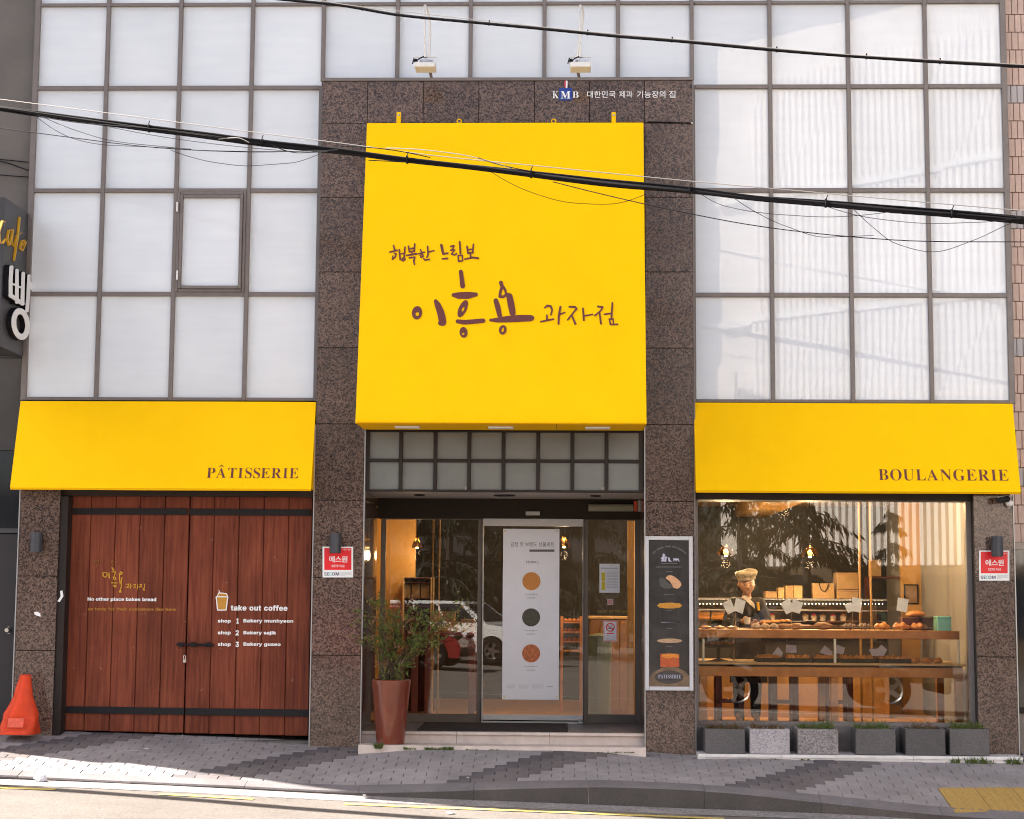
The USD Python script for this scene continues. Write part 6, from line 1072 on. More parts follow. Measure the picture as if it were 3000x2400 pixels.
base = nrs.randn(150, 3) * [.075, .07, .035] + [pcx + .0, -.2, pzt + .03]; leaf_quads(lv, base, nrs.randn(150, 3) + [0, 0, .8], .035, .010)
obj('stems', stems, K['twig'], pot); obj('foliage', lv, K['leaf'], pot); obj('reddish_foliage', lv2, K['leaf_red'], pot)

K['planter_dark'] = granite('dark_planter_stone', [(0.0, (.06, .055, .055)), (.5, (.10, .09, .088)), (1.0, (.14, .128, .124))], 130.0, .6, .3)
K['planter_light'] = granite('pale_planter_stone', [(0.0, (.10, .095, .10)), (.25, (.30, .27, .27)), (.6, (.46, .42, .43)), (1.0, (.58, .54, .54))], 110.0, .65, .3)
K['planter_grey'] = granite('speckled_planter_stone', [(0.0, (.05, .047, .05)), (.3, (.20, .18, .175)), (.6, (.33, .29, .28)), (1.0, (.48, .43, .42))], 90.0, .65, .3)
def blades(mb, cx, cy, z, rx, ry, n, h, lean=.5):
    for _ in range(n):
        b = np.array([cx + rng.uniform(-rx, rx), cy + rng.uniform(-ry, ry), z]); t = b + np.array([rng.gauss(0, lean), rng.gauss(0, lean), 1.0]) * h * rng.uniform(.35, 1.2); w = .0035
        m = (b + t) / 2 + np.array([0, 0, h * .12]); mb.add([b - [w, 0, 0], b + [w, 0, 0], m + [w, 0, 0], t, m - [w, 0, 0]], [[0, 1, 2], [0, 2, 4], [4, 2, 3]])
YPF = -.33
plw = [('planter_dark', 2065.5, 2183, 'dark grey stone planter nearest the menu board pillar', .5, 'mix'), ('planter_light', 2196.5, 2314, 'palest grey stone planter with sparse dry plants', .45, 'dry'),
       ('planter_grey', 2337, 2456, 'coarsely speckled light stone planter with dense green sprouts', .9, 'green'), ('planter_dark', 2507, 2624.5, 'dark grey stone planter just after the widest gap in the planter row', .7, 'mix'),
       ('planter_dark', 2653, 2770, 'dark grey stone planter with hardly any plants, second from the pilaster', .25, 'mix'), ('planter_dark', 2783, 2899, 'dark grey stone planter in front of the pilaster under the right security sign', .8, 'green')]
for i, (m, px0, px1_, lab, dens, kind) in enumerate(plw):
    a, b, c, d = rect(px0, 2136, px1_, 2211, YPF); yb = -.035 - .02 * (i % 2); w = .028; c = pz + .003
    th = thing('stone_planter', lab, 'planter', ((a + b) / 2, (YPF + yb) / 2, c), 'stone planters under the shop window')
    bx = MB(); bx.cbox(a, b, YPF, YPF + w, c, d, .005).cbox(a, b, yb - w, yb, c, d, .005).cbox(a + .001, a + w, YPF + w, yb - w, c, d - .001, .004).cbox(b - w, b - .001, YPF + w, yb - w, c, d - .001, .004)
    obj('box', bx, K[m], th); obj('soil', MB().box(a + w, b - w, YPF + w, yb - w, c + .02, d - .03), K['soil'], th)
    gb = MB(); blades(gb, (a + b) / 2, (YPF + yb) / 2, d - .03, (b - a) / 2 - .03, .08, int(230 * dens), .068, .55)
    for _ in range(int(8 * dens)):
        blades(gb, rng.uniform(a + .03, b - .03), rng.uniform(YPF + .05, yb - .05), d - .03, .02, .02, 12, .10, .55)
    obj('plants', gb, K['weed'] if kind == 'green' else K['dry'] if kind == 'dry' else (K['weed'] if i == 3 else K['dry']), th)
    if kind != 'dry':
        gb = MB(); blades(gb, (a + b) / 2, (YPF + yb) / 2, d - .03, (b - a) / 2 - .04, .07, int(80 * dens), .05, .7); obj('plants', gb, K['weed'] if kind == 'mix' else K['dry'], th)
def weeds(name, lab, spots):
    m = MB()
    for px, py, n, h, w, d in spots:
        q = at(px, py, -d); blades(m, q[0], q[1], float(q[2]) - .005, w, .012, n, h, .55)
    tag(obj(name, m, K['weed'], kind='stuff'), lab, 'weeds')
weeds('weeds', 'small green weeds growing in the joint along the foot of the entrance step', [(1108, 2192, 90, .055, .035, .42), (1200, 2195, 36, .03, .06, .41), (1258, 2196, 40, .03, .04, .41), (1284, 2196.5, 30, .03, .03, .41), (1312, 2196.5, 50, .035, .05, .41), (1380, 2198, 26, .02, .06, .41), (1450, 2198, 14, .02, .05, .41), (1800, 2204, 50, .012, .2, .41), (1620, 2202, 40, .010, .3, .41)])
weeds('weeds', 'green weed tufts against the white marble plinth right of the planters', [(2800, 2236, 26, .06, .04, .37), (2842, 2237, 26, .07, .04, .37), (2872, 2237, 36, .08, .05, .37), (2900, 2237, 14, .04, .05, .37), (2965, 2238, 34, .08, .05, .37), (2985, 2239, 14, .04, .03, .37), (2270, 2226, 14, .02, .04, .37), (2360, 2227, 16, .02, .05, .37)])

# ================================================================ squashed traffic cone
ccx, cy0 = X(60, 2100, -.32), -.32
zb0 = Z(60, 2150, -.32); kz = (-.32 - CAM[1]) / FPX
prof = [(0, .170, .150, 5.0, 0.0), (.012, .172, .152, 5.0, 0), (.05, .170, .145, 4.5, 0), (.10, .168, .120, 4.0, 0), (.135, .166, .100, 3.5, .004), (.165, .168, .088, 3.0, .006), (.20, .160, .080, 2.8, .006), (.24, .138, .078, 2.4, .012), (.30, .115, .075, 2.2, .016), (.36, .094, .068, 2.0, .02), (.42, .078, .06, 2.0, .024), (.47, .067, .055, 2.0, .027), (.505, .060, .05, 2.0, .03), (.535, .0575, .047, 2.0, .032), (.553, .056, .045, 2.0, .034)]
N = 40; ga = np.arange(N) * 2 * np.pi / N; rowsv = []
for z, rx, ry, e, sh in prof:
    c, s = np.cos(ga), np.sin(ga); x = np.sign(c) * np.abs(c) ** (2 / e) * rx; y = np.sign(s) * np.abs(s) ** (2 / e) * ry
    fold = .022 * np.exp(-((z - .15) / .03) ** 2) * (s < 0) * np.exp(-((x - .03) / .09) ** 2)
    rowsv.append(np.stack([x + sh + .004 * np.sin(3 * ga + z * 30), y + fold + .004 * np.cos(2 * ga + z * 22), np.full(N, z) + .006 * np.sin(2 * ga + 1) * (z < .2) * (z > .05)], 1))
v = np.array(rowsv); nr = len(prof); i, j = np.meshgrid(np.arange(nr - 1), np.arange(N), indexing='ij')
q = np.stack([i * N + j, i * N + (j + 1) % N, (i + 1) * N + (j + 1) % N, (i + 1) * N + j], -1).reshape(-1, 4)
cone = thing('traffic_cone', 'battered orange traffic cone with a creased base at the foot of the pilaster', 'traffic cone', (ccx, cy0, zb0))
K['cone'] = mat('faded_orange_plastic', (.66, .062, .020), .55, 0, .2, grain=(9, .14), bump=(25, .25, .01))
obj('shell', MB().add(v.reshape(-1, 3) + [ccx, cy0, zb0], q), K['cone'], cone, smooth=60)
obj('inner_rim', MB().lathe([(.040, .540), (.052, .556), (.046, .558), (.036, .5)], (ccx + .033, cy0, zb0), 24), K['cone'], cone)
obj('hole', MB().lathe([(0, -.001), (.008, -.001), (.009, .003)], (ccx + .052, cy0 - .040, zb0 + .525), 10, 'y'), K['wire_black'], cone)
obj('creased_patch', MB().hull([[ccx - .075 + .15 * a, cy0 - .1475 - .002 * b + .020 * c, zb0 + .07 + .085 * c] for a in (0, 1) for b in (0, 1) for c in (0, 1)]), mat('scuffed_orange', (.64, .085, .04), .6, grain=(30, .2)), cone)
# litter
def litter(name, label, cat, px, py, d, m, size, seed):
    r = np.random.RandomState(seed); s = trimesh.creation.icosphere(2, 1.0); v = s.vertices * (np.array(size) * (1 + .35 * (meshkit.noise(s.vertices * 2.3 + seed)[:, None] - .5) * 2))
    q = at(px, py, -d); lone(name, MB().add(v + q + [0, 0, size[2] * .6], s.faces), m, label, cat)
litter('paper_scrap', 'crumpled white paper lying in the gutter near the orange cone', 'litter', 118, 2288, 1.68, K['paper'], (.055, .04, .04), 3)
litter('leaf_litter', 'brown dead leaf on the dark paver band near the gate', 'leaf', 83, 2194, .5, K['dry'], (.018, .02, .004), 4)
litter('leaf_litter', 'reddish brown dead leaf by the kerb below the left granite pillar', 'leaf', 806, 2289.5, 1.35, K['dry'], (.020, .02, .004), 5)
litter('cigarette_end', 'white cigarette end on the dark paver band below the entrance step', 'cigarette end', 1370, 2279, 1.3, K['paper'], (.010, .006, .005), 6)
litter('paper_scrap', 'flat white paper scrap on the sunlit road right of the yellow line', 'litter', 1320, 2382, 2.6, K['paper'], (.032, .05, .003), 7)
litter('paper_scrap', 'tiny white paper scrap in the gutter below the granite pillar', 'litter', 1068, 2331, 1.75, K['paper'], (.014, .02, .006), 8)
litter('plastic_scrap', 'thin white plastic scrap on the pavement before the red gate', 'litter', 430, 2194, .6, K['paper'], (.020, .02, .004), 9)

# ================================================================ neighbours
XC = X(84, 640, 0) - .004
CF = thing('cafe_building', 'dark grey cafe building at the left edge with a black door', 'building', (XC - 2, 0, -.1))
K['cafe_wall'] = mat('cafe_grey_wall', (.125, .112, .103), .8, grain=(2.5, .14)); K['cafe_dark'] = mat('cafe_dark_panel', (.052, .050, .054), .55, grain=(3, .1)); K['cafe_black'] = mat('cafe_black_paint', (.020, .016, .018), .5)
XN = xw0 - .015
zs1, zs0 = Z(84, 627, 0), Z(64, 1044, 0)
obj('wall', MB().box(-8.0, XN - .02, .10, 6.5, zs0, 14.5), K['cafe_wall'], CF)
obj('ground_wall', MB().box(-8.0, XN - .02, 1.2, 6.5, -1.0, zs0), K['cafe_black'], CF)
obj('side_wall', MB().box(-8.0, -7.8, -.02, 1.2, -1.0, zs0), K['cafe_wall'], CF)
dz0, dz1 = Z(30, 2141, .25), Z(30, 1563, .25)
dr = obj('door', MB().cbox(X(-170, 1800, .25), X(57, 1800, .25) - .02, .25, .30, dz0, dz1, .006), K['cafe_black'], CF)
obj('door_frame', MB().box(XN - .045, XN - .022, .2, 1.2, dz0 - .1, dz1 + .05), K['cafe_dark'], CF)
obj('door_lintel', MB().box(-8, XN - .046, .24, .31, dz1 + .004, dz1 + .05), K['cafe_dark'], CF)
obj('glazing', MB().box(-8, XN - .05, .5, .52, dz1 + .06, zs0 - .25), mat('dark_cafe_glass', (.010, .010, .012), .08, coat=1.0), CF)
obj('canopy_panel', MB().hull([[x, y, z] for x in (-8, XN - .025) for y, z in ((-.0, zs0 - .02), (.45, zs0 - .9), (.03, zs0 - .02), (.5, zs0 - .9))]), K['cafe_dark'], CF)
obj('sill', MB().box(-8, XN - .03, .12, .26, dz0 - .4, dz0 - .002), K['marble_white'], CF)
q = at(20, 1846.5, .2)
kn = obj('knob', MB().lathe([(0, -.055), (.020, -.055), (.030, -.04), (.030, -.028), (.014, -.015), (.012, 0), (.034, 0), (.036, .006)], (q[0], .247, q[2]), 20, 'y'), K['chrome'], dr, smooth=40)
CS = thing('cafe_sign', 'dark projecting cafe sign with yellow script and big white letter at the left edge', 'sign', (XC, 0, zs0))
obj('sign_box', MB().box(XC - .24, XC, -.72, .0, zs0, zs1), mat('sign_charcoal', (.042, .040, .043), .5, grain=(3, .1)), CS)
PS = Plane((XC, 0, zs0), (0, 1, 0), (0, 0, 1))
FW3 = .72
F3 = lambda s: [[(x / 1.964, 560 + y / 1.964, w * FW3 / 1.964) for x, y, w in st] for st in s]
t = MB(); PS.solid(t, PS.geo(brush(F3([[(22, 178, 5), (8, 172, 6), (-12, 235, 6), (-8, 300, 6), (10, 300, 6), (24, 275, 5)], [(62, 222, 5), (44, 226, 6), (34, 280, 6), (44, 312, 6), (60, 260, 5), (66, 222, 5), (60, 300, 5), (72, 318, 5)],
     [(72, 320, 4), (100, 230, 5), (106, 150, 5), (96, 260, 6), (74, 400, 5)], [(80, 262, 4), (116, 240, 4)], [(108, 322, 4), (132, 300, 5), (134, 282, 5), (118, 286, 5), (108, 330, 6), (122, 344, 5), (144, 292, 4)]]))), .02, .002); obj('script_lettering', t, mat('cafe_yellow', (.66, .36, .01), .4), CS)
FW3 = 1.0
syl = brush(F3([[(34, 436, 22), (30, 520, 22), (30, 605, 22)], [(66, 455, 20), (66, 640, 22)], [(103, 472, 20), (98, 648, 22)], [(32, 530, 14), (100, 560, 14)], [(30, 600, 26), (98, 648, 26)], [(136, 486, 18), (132, 600, 20), (124, 690, 20)], [(138, 530, 26), (158, 570, 20)]]))
rg = affinity.scale(Point(0, 0).buffer(1, 20), 27, 48).difference(affinity.scale(Point(0, 0).buffer(1, 16), 13, 28)); rg = affinity.translate(affinity.rotate(rg, -6), 88 / 1.964, 560 + 765 / 1.964)
g3 = PS.geo(union_all([syl, rg]))
t = MB(); PS.solid(t, g3, .05, .002); obj('letter_sides', t, K['wire_black'], CS)
t = MB(); PS.solid(t, g3.buffer(-.004), .056, -.051); obj('letter_face', t, K['white_ink'], CS)
# thin wires in front of the cafe wall
for k_, pl_ in enumerate(([(-20, 466), (40, 471), (84, 476)], [(-20, 468), (30, 480), (84, 500)], [(-10, 512), (50, 517), (84, 519)])):
    w_ = thing('wall_wire', ['upper of the thin wires on the cafe wall above the script', 'slanting thin wire on the cafe wall above the script', 'lowest thin wire on the cafe wall above the script'][k_], 'wire', at(40, 470, .05))
    obj('wire', MB().tube([at(a, b, .085) for a, b in pl_], .005, 5), K['wire_black'], w_)

BR = thing('tiled_building', 'neighbouring building clad in pale pink upright tiles at the right edge', 'building', (5.2, 0, -.3))
xbr = X(2936, 100, .05)
K['tile'] = mat('pale_pink_tile', (.56, .40, .33), .4, 0, .5, grain=(14, .06), tint=.06); K['tile_grey'] = mat('pale_grey_tile', (.42, .39, .39), .4, 0, .5, tint=.06); K['grout'] = mat('brown_grout', (.20, .13, .10), .9)
zt_ = Z(2985, -60, .1); zl_ = Z(2985, 1590, .1)
obj('wall', MB().box(xw1 + .012, 9.5, .11, 6.5, zl_, 14), K['grout'], BR)
rowh = (zt_ - Z(2985, 1590, .1)) / 31.0; tw_ = .0625
tl_f, tl_g = MB(), MB()
for r in range(31):
    z1 = zt_ - r * rowh
    off = (r % 2) * tw_ * .5 + nrs.uniform(-.006, .006); g_ = r in (6, 13, 20, 27)
    for c in range(9):
        x0 = xw1 + .014 + c * tw_ - off; x0b = max(x0, xw1 + .014)
        if x0 + tw_ - x0b < .02: continue
        obj('tile', MB().cbox(x0b + .0025, x0 + tw_ - .0025, .098 + nrs.uniform(-.001, .001), .115, z1 - rowh + .0035, z1 - .0035, .0025), K['tile_grey'] if g_ else K['tile'], BR)
    for c in range(9, 68): (tl_g if g_ else tl_f).box(xw1 + .0165 + c * tw_ - off, xw1 + .0115 + (c + 1) * tw_ - off, .098, .1095, z1 - rowh + .0035, z1 - .0035)
obj('tile_field', tl_f, K['tile'], BR, kind='stuff'); obj('tile_field', tl_g, K['tile_grey'], BR, kind='stuff')
obj('window_sill', MB().box(xw1 + .012, 9.5, .04, .2, zl_ - .07, zl_ - .001), mat('sill_cream', (.40, .33, .28), .6), BR)
wzb = Z(2985, 2090, .1)
fr = obj('window_frame', MB().box(xw1 + .012, xw1 + .05, .06, .14, wzb, zl_ - .072).box(xw1 + .05, 9.5, .06, .14, wzb, wzb + .06), K['dark_frame'], BR)
obj('pane', MB().box(xw1 + .05, 9.5, .10, .11, wzb + .06, zl_ - .072), mat('dark_shop_glass', (.014, .013, .012), .03, coat=1.0), fr)
obj('base_wall', MB().box(xw1 + .012, 9.5, .08, .3, -1.2, wzb - .001), mat('base_concrete', (.27, .23, .20), .8, grain=(8, .15)), BR)

# ================================================================ inside the shop
ZC2 = 2.66
K['post'] = mat('amber_post_paint', (.26, .14, .04), .6)
K['amber'] = mat('amber_wall_paint', (.46, .25, .065), .7, grain=(2, .06)); K['ceil_in'] = mat('shop_ceiling_paint', (.34, .21, .075), .7, grain=(3, .08))
K['dark_wall'] = mat('dark_wood_wall', (.012, .007, .005), .6, grain=(5, .3)); K['floor_in'] = mat('shop_floor_wood', (.42, .20, .055), .35, grain=(6, .18))
K['table_wood'] = mat('orange_wood', (.46, .175, .040), .45, grain=(12, .16)); K['pale_wood'] = mat('pale_wood_edge', (.52, .33, .15), .5, grain=(20, .12)); K['red_wood'] = mat('dark_red_wood', (.085, .018, .014), .5, grain=(14, .2))
xi0, xi1 = xl1 - .03, pr1 - .05
room = MB().box(xw0 + .2, xi1, YB + .25, 6.39, zf - .06, zf).box(xr0 + .26, xi1, .21, YB + .25, zf - .06, zf)
obj('shop_floor', room, K['floor_in'], B)
obj('shop_ceiling', MB().box(xw0 + .2, xi1, YB + .22, 6.39, ZC2, ZC2 + .06).box(xr0 + .26, xi1, .31, YB + .22, ZC2, ZC2 + .06), K['ceil_in'], B)
obj('shop_back_wall', MB().box(xw0 + .2, xi1, 5.3, 5.36, zf, ZC2), K['dark_wall'], B)
xa = X(2637, 1600, 3.2)
obj('shop_side_wall', MB().box(xa, xi1, 3.2, 3.26, zf, ZC2 - .002).box(xi1 - .06, xi1, .31, 3.199, zf, ZC2 - .002), K['amber'], B)
xb_ = X(1217, 1650, 3.0)
obj('shop_side_wall', MB().box(xl1 - 1.4, xb_, 3.0, 3.06, zf, ZC2 - .002).box(xl1 - .5, xl1 - .44, YB + .21, 2.999, zf, ZC2 - .002), K['amber'], B)
obj('duct', MB().cbox(X(2225, 1500, 2.0), X(2330, 1500, 2.0), 1.2, 4.6, ZC2 - .17, ZC2 - .001, .01), K['ceil_in'], B)
obj('shop_post', MB().cbox(X(1839, 1700, 1.9), X(1860, 1700, 1.9), 1.9, 2.0, zf, ZC2 - .003, .006), K['post'], B)
obj('track_rail', MB().cbox(X(2150, 1500, 1.6), X(2268, 1500, 1.6), 1.6, 1.64, ZC2 - .06, ZC2 - .03, .004), K['black_metal'], B)
LAMP_W = mat('warm_bulb', (1, .8, .5), .5, emis=((1.0, .62, .26), 2.6))
SPOT_W = mat('warm_spot', (1, .8, .5), .5, emis=((1.0, .70, .36), 3.0))
INT = 4.1
def light_ball(parent, c, k=1.0):
    path = numbered(parent, 'light'); l = UsdLux.SphereLight.Define(stage, path)
    l.CreateRadiusAttr(.05); l.CreateNormalizeAttr(True); l.CreateIntensityAttr(INT * k); l.CreateColorAttr(Gf.Vec3f(1.0, .70, .38))
    l.AddTranslateOp().Set(Gf.Vec3d(*[float(a) for a in np.asarray(c) - _org[parent]]))
K['shade'] = usdkit.material(stage, '/World/Looks/smoked_glass_shade', {'f': ('fresnel', {'IOR': 1.5}), 't': ('transparent_bsdf', {'color': (.34, .22, .10)}), 'g': ('glossy_bsdf', {'color': (1, .85, .6), 'roughness': .05}), 'm': ('mix_closure', {})},
     [('f.fac', 'm.fac'), ('t.BSDF', 'm.closure1'), ('g.BSDF', 'm.closure2')], surface='m.closure')
def pendant(px, py, y, label, k=1.0, r=.098):
    c = at(px, py, y); th = thing('pendant_lamp', label, 'pendant lamp', (c[0], y, c[2]), 'pendant lamps inside the shop')
    obj('shade', MB().lathe([(r, .0), (r * .96, .03), (r * .72, .07), (r * .36, .095), (.018, .105), (.018, .13)], c, 24), K['shade'], th, smooth=True)
    obj('bulb', MB().ball(c + [0, 0, .002], .019, (1, 1, .7)), LAMP_W, th, smooth=True)
    obj('cord', MB().tube([c + [0, 0, .13], [c[0], y, ZC2]], .004, 5), K['wire_black'], th)
    light_ball(th, c + [0, 0, -.09], k)
pendant(2126.5, 1628, 2.1, 'lit smoked glass pendant lamp above the baker', 1.0)
pendant(2373, 1631, 2.1, 'lit smoked glass pendant lamp above the paper bag on the counter', 1.0)
pendant(1652, 1603, 2.6, 'bright pendant lamp seen beside the white door banner', .22, .075)
pendant(1222, 1605, 2.7, 'small pendant lamp seen through the left glass panel before the amber wall', .10, .06)
def spot(x, y, label, k=1.0):
    th = thing('ceiling_spot', label, 'ceiling lamp', (x, y, ZC2), 'ceiling lamps inside the shop')
    obj('can', MB().lathe([(.05, ZC2 - .07), (.055, ZC2 - .001), (.0, ZC2 - .001)], (x, y, 0), 16), K['white'], th)
    obj('lens', MB().lathe([(0, ZC2 - .066), (.046, ZC2 - .066)], (x, y, 0), 16), SPOT_W, th)
    light_ball(th, (x, y, ZC2 - .14), k)
spot(X(2158, 1484, 1.0), 1.0, 'bright warm ceiling lamp at the upper left of the shop window', 1.0)
spot(X(2480, 1484, 1.1), 1.1, 'added ceiling lamp above the middle of the display table', 1.0)  # this lamp and those below are added to brighten the shop
spot(X(2600, 1484, 1.2), 1.2, 'added ceiling lamp above the teal box end of the display table', .55)
spot(X(2300, 1484, 3.9), 3.9, 'added ceiling lamp above the glass counter', .6)
spot(X(1300, 1530, 2.0), 2.0, 'added ceiling lamp above the cardboard boxes', .2)
spot(X(1560, 1530, 1.9), 1.9, 'added ceiling lamp above the way in behind the sliding door', .6)  # added to brighten the floor inside the door
spot(X(1780, 1530, 2.4), 2.4, 'added ceiling lamp above the brown cabinet', .15)

# display table in the window: two tiers
YT = .50
zt1, zt0 = Z(2440, 1847, YT), Z(2440, 1871, YT)
tx0, tx1 = xr1 + .30 - .5, X(2812, 1900, YT)
tx0 = xr0 + .30
DT = thing('display_table', 'two tier orange wood display table full of bread behind the shop window', 'table', ((tx0 + tx1) / 2, YT, zf))
obj('upper_shelf', MB().cbox(tx0, tx1, YT + .03, YT + .62, zt1 - .03, zt1, .004), K['pale_wood'], DT)
obj('upper_board', MB().cbox(tx0, tx1, YT, YT + .028, zt0, zt1 + .002, .004), K['table_wood'], DT)
zm1, zm0 = Z(2440, 1943, YT), Z(2440, 1949, YT); za1, za0 = Z(2440, 1955.5, YT), Z(2440, 1984, YT)
obj('lower_shelf', MB().cbox(tx0, tx1 + .05, YT - .02, YT + .95, zm0, zm1, .003), K['pale_wood'], DT)
obj('shelf_gap', MB().box(tx0, tx1 + .03, YT + .03, YT + .9, za1 + .001, zm0 - .001), K['black_metal'], DT)  # black block paints the shade of the gap between shelf and apron
obj('apron', MB().cbox(tx0, tx1 + .03, YT, YT + .03, za0, za1, .004), K['table_wood'], DT)
for p0, p1 in ((2050, 2073), (2435, 2456), (2800, 2822)):
    for yy in (YT + .005, YT + .85): obj('leg', MB().cbox(X(p0, 2040, YT), X(p1, 2040, YT), yy, yy + .07, zf, za0 - .001 if yy < .6 else zm0 - .001, .004), K['table_wood'], DT)
for px in (2446, 2060, 2808):
    obj('support', MB().tube([at(px, 1872, YT + .02), [X(px, 1910, YT + .02), YT + .02, zm1]], .013, 8), K['white'], DT)
for px in (2150, 2446, 2700):
    obj('support', MB().tube([[X(px, 1872, YT + .55), YT + .55, zt1 - .03], [X(px, 1910, YT + .55), YT + .55, zm1]], .009, 8), K['steel'], DT)
gr = MB(); gr.tube([at(2048, 1838, YT + .03), at(2740, 1839, YT + .03)], .003, 5)
for px in range(2090, 2740, 59): gr.tube([[X(px, 1840, YT + .03), YT + .03, zt1], at(px, 1838, YT + .03)], .0025, 4)
obj('guard_rail', gr, K['steel'], DT)

# loaves and pastries
K['crust'] = mat('brown_crust', (.20, .085, .030), .6, grain=(26, .35)); K['crust_pale'] = mat('floury_crust', (.44, .33, .25), .8, grain=(30, .25)); K['crust_gold'] = mat('golden_crust', (.46, .17, .025), .45, grain=(40, .35)); K['crust_dark'] = mat('dark_crust', (.11, .065, .05), .6, grain=(30, .35))
def dough(L, Wd, H, seed, twist=0):
    s = trimesh.creation.icosphere(3, 1.0); v = s.vertices.copy()
    n = meshkit.fbm(v * 2.2 + seed * 7.1, 3, seed)[:, None]
    v = v * (1 + .28 * (n - .5)); v[:, 2] = np.where(v[:, 2] < 0, v[:, 2] * .45, v[:, 2])
    if twist: v[:, 2] *= 1 + .22 * np.sin(v[:, 0] * twist)
    v = v * np.array([L, Wd, H]) / 2; v[:, 2] -= v[:, 2].min()
    return MB().add(v, s.faces)
def bread(kind, label, px, py, y, dims, m, group, seed=1, twist=0, z=None, rz=0.0):
    q = at(px, py, y); zz = q[2] if z is None else z
    th = thing(kind, label, 'bread', (q[0], y, zz), group); d = dough(*dims, seed, twist).xf(rotz(rz, (q[0], y, zz))); obj('crust', d, m, th, smooth=True); return th
up_ = zt1 + .001; G1 = 'loaves on the upper shelf of the display table'
for i, (px, lab) in enumerate(((2215, 'small floury roll, nearest the baker of three in a row'), (2241, 'small floury roll in the middle of three in a row'), (2267, 'small floury roll beside the long brown loaves, last of three'))):
    bread('bread_roll', lab, px, 1845, YT + .16, (.098, .09, .085), K['crust_pale'], G1, 3 + i, z=up_)
bread('round_loaf', 'big domed brown loaf in the middle of the upper shelf', 2411, 1846, YT + .18, (.20, .16, .105), K['crust'], G1, 11, z=up_)
for i, (px, yy, lab) in enumerate(((2318, .24, 'front long brown baguette between rolls and domed loaf'), (2326, .34, 'rear long brown baguette between rolls and domed loaf'))):
    bread('baguette', lab, px, 1838, YT + yy, (.40, .09, .075), K['crust'], G1, 21 + i, 9, z=up_, rz=.08 * i)
for i, (px, sz, lab) in enumerate(((2488, .17, 'dark twisted loaf right of the domed loaf'), (2532, .15, 'dark twisted loaf beside the thin amber post'))):
    bread('twisted_loaf', lab, px, 1842, YT + .2, (sz, .12, .085), K['crust_dark'], G1, 31 + i, 12, z=up_)
for i, px in enumerate((2068, 2108, 2145)):
    bread('flat_bread', ('flat golden bread at the window edge of the upper shelf', 'flat golden bread below the first pair of price cards', 'flat golden bread below the white cup')[i], px, 1846, YT + .2, (.13, .12, .045), K['crust_gold'], G1, 41 + i, z=up_)
for i, (px, w) in enumerate(((2585, .16), (2640, .17), (2692, .17))):
    bread('orange_bread', ('orange loaf right of the thin amber post', 'orange loaf under the single price card', 'orange loaf left of the teal box')[i], px, 1844, YT + .28, (w, .15, .10), K['crust_gold'], G1, 51 + i, 7, z=up_)
bread('orange_bread', 'tall orange loaf heaped behind the upper shelf left of the teal box', 2683, 1800, YT + .45, (.20, .16, .09), K['crust_gold'], G1, 55, 0, z=Z(2683, 1808, YT + .45))
obj('riser', MB().cbox(X(2640, 1820, YT + .45), X(2725, 1820, YT + .45), YT + .37, YT + .56, zt1 + .001, Z(2683, 1809, YT + .45), .004), K['red_wood'], DT)
# trays of pastries below
lowz = zm1 + .001
trays = [(2140, 2205, 1.0), (2214, 2290, .25), (2296, 2372, .22), (2380, 2450, .22), (2456, 2560, .22), (2566, 2660, .22)]
tl = ('black tray at the foot of the dark apron on the lower shelf', 'black tray of pastries right of the dark apron', 'black tray of pastries below the square lilac card', 'black tray of pastries left of the steel support', 'black tray of pastries right of the steel support', 'black tray of pastries at the yellow end of the lower shelf')
pastry0 = None
GP_ = 'golden pastries heaped on the lower trays'
for i, (p0, p1, yy) in enumerate(trays):
    a, b = X(p0, 1935, YT + yy), X(p1, 1935, YT + yy); y0 = YT + yy - .16; h = .042
    th = thing('baking_tray', tl[i], 'tray', ((a + b) / 2, YT + yy, lowz), 'black trays on the lower shelf')
    tm = MB().box(a, b, y0, y0 + .34, lowz, lowz + .006).box(a, b, y0, y0 + .006, lowz + .006, lowz + h).box(a, b, y0 + .334, y0 + .34, lowz + .006, lowz + h).box(a, a + .006, y0 + .006, y0 + .334, lowz + .006, lowz + h - .001).box(b - .006, b, y0 + .006, y0 + .334, lowz + .006, lowz + h - .001)
    obj('pan', tm, K['black_metal'], th)
    if i == 0: continue
    for k in range(11):
        x = a + .035 + (b - a - .07) * ((k % 5 + .5 * (k // 5 % 2)) / 4.6); y = y0 + .05 + .085 * (k // 5); z = lowz + .008 + rng.uniform(.006, .02)
        if pastry0 is None:
            th2 = thing('pastry', 'small golden pastry heaped on the black trays of the lower shelf', 'pastry', (x, y, z), GP_); pastry0 = th2
            obj('crust', dough(.075, .06, .062, 77, 8).xf(rotz(0, (x, y, z))), K['crust_gold'], th2, smooth=True)
        else: copy_of(pastry0, 'pastry', (x, y, z), 'small golden pastry heaped on the black trays of the lower shelf', rng.uniform(0, 3))
for k in range(8):
    x = X(2668 + k * 12, 1935, YT + .2); copy_of(pastry0, 'pastry', (x, YT + .12 + .07 * (k % 3), lowz), 'small golden pastry heaped on the black trays of the lower shelf', rng.uniform(0, 3))
sc = thing('round_pan', 'round dark pan of golden pastries at the window edge of the lower shelf', 'pan', at(2100, 1900, YT + .4))
c = at(2105, 1897, YT + .40)
obj('pan', MB().lathe([(0, 0), (.16, 0), (.185, .03), (.18, .03), (.15, .008), (0, .008)], c, 26), K['black_metal'], sc); obj('pan_stand', MB().lathe([(.10, lowz - c[2]), (.02, lowz - c[2] + .02), (.02, -.001), (0, -.001)], c, 16), K['black_metal'], sc)
for k in range(7):
    copy_of(pastry0, 'pastry', (c[0] - .12 + .04 * k, c[1] + (-.05 if k % 2 else .05), c[2] + .012), 'small golden pastry heaped on the black trays of the lower shelf', rng.uniform(0, 3))
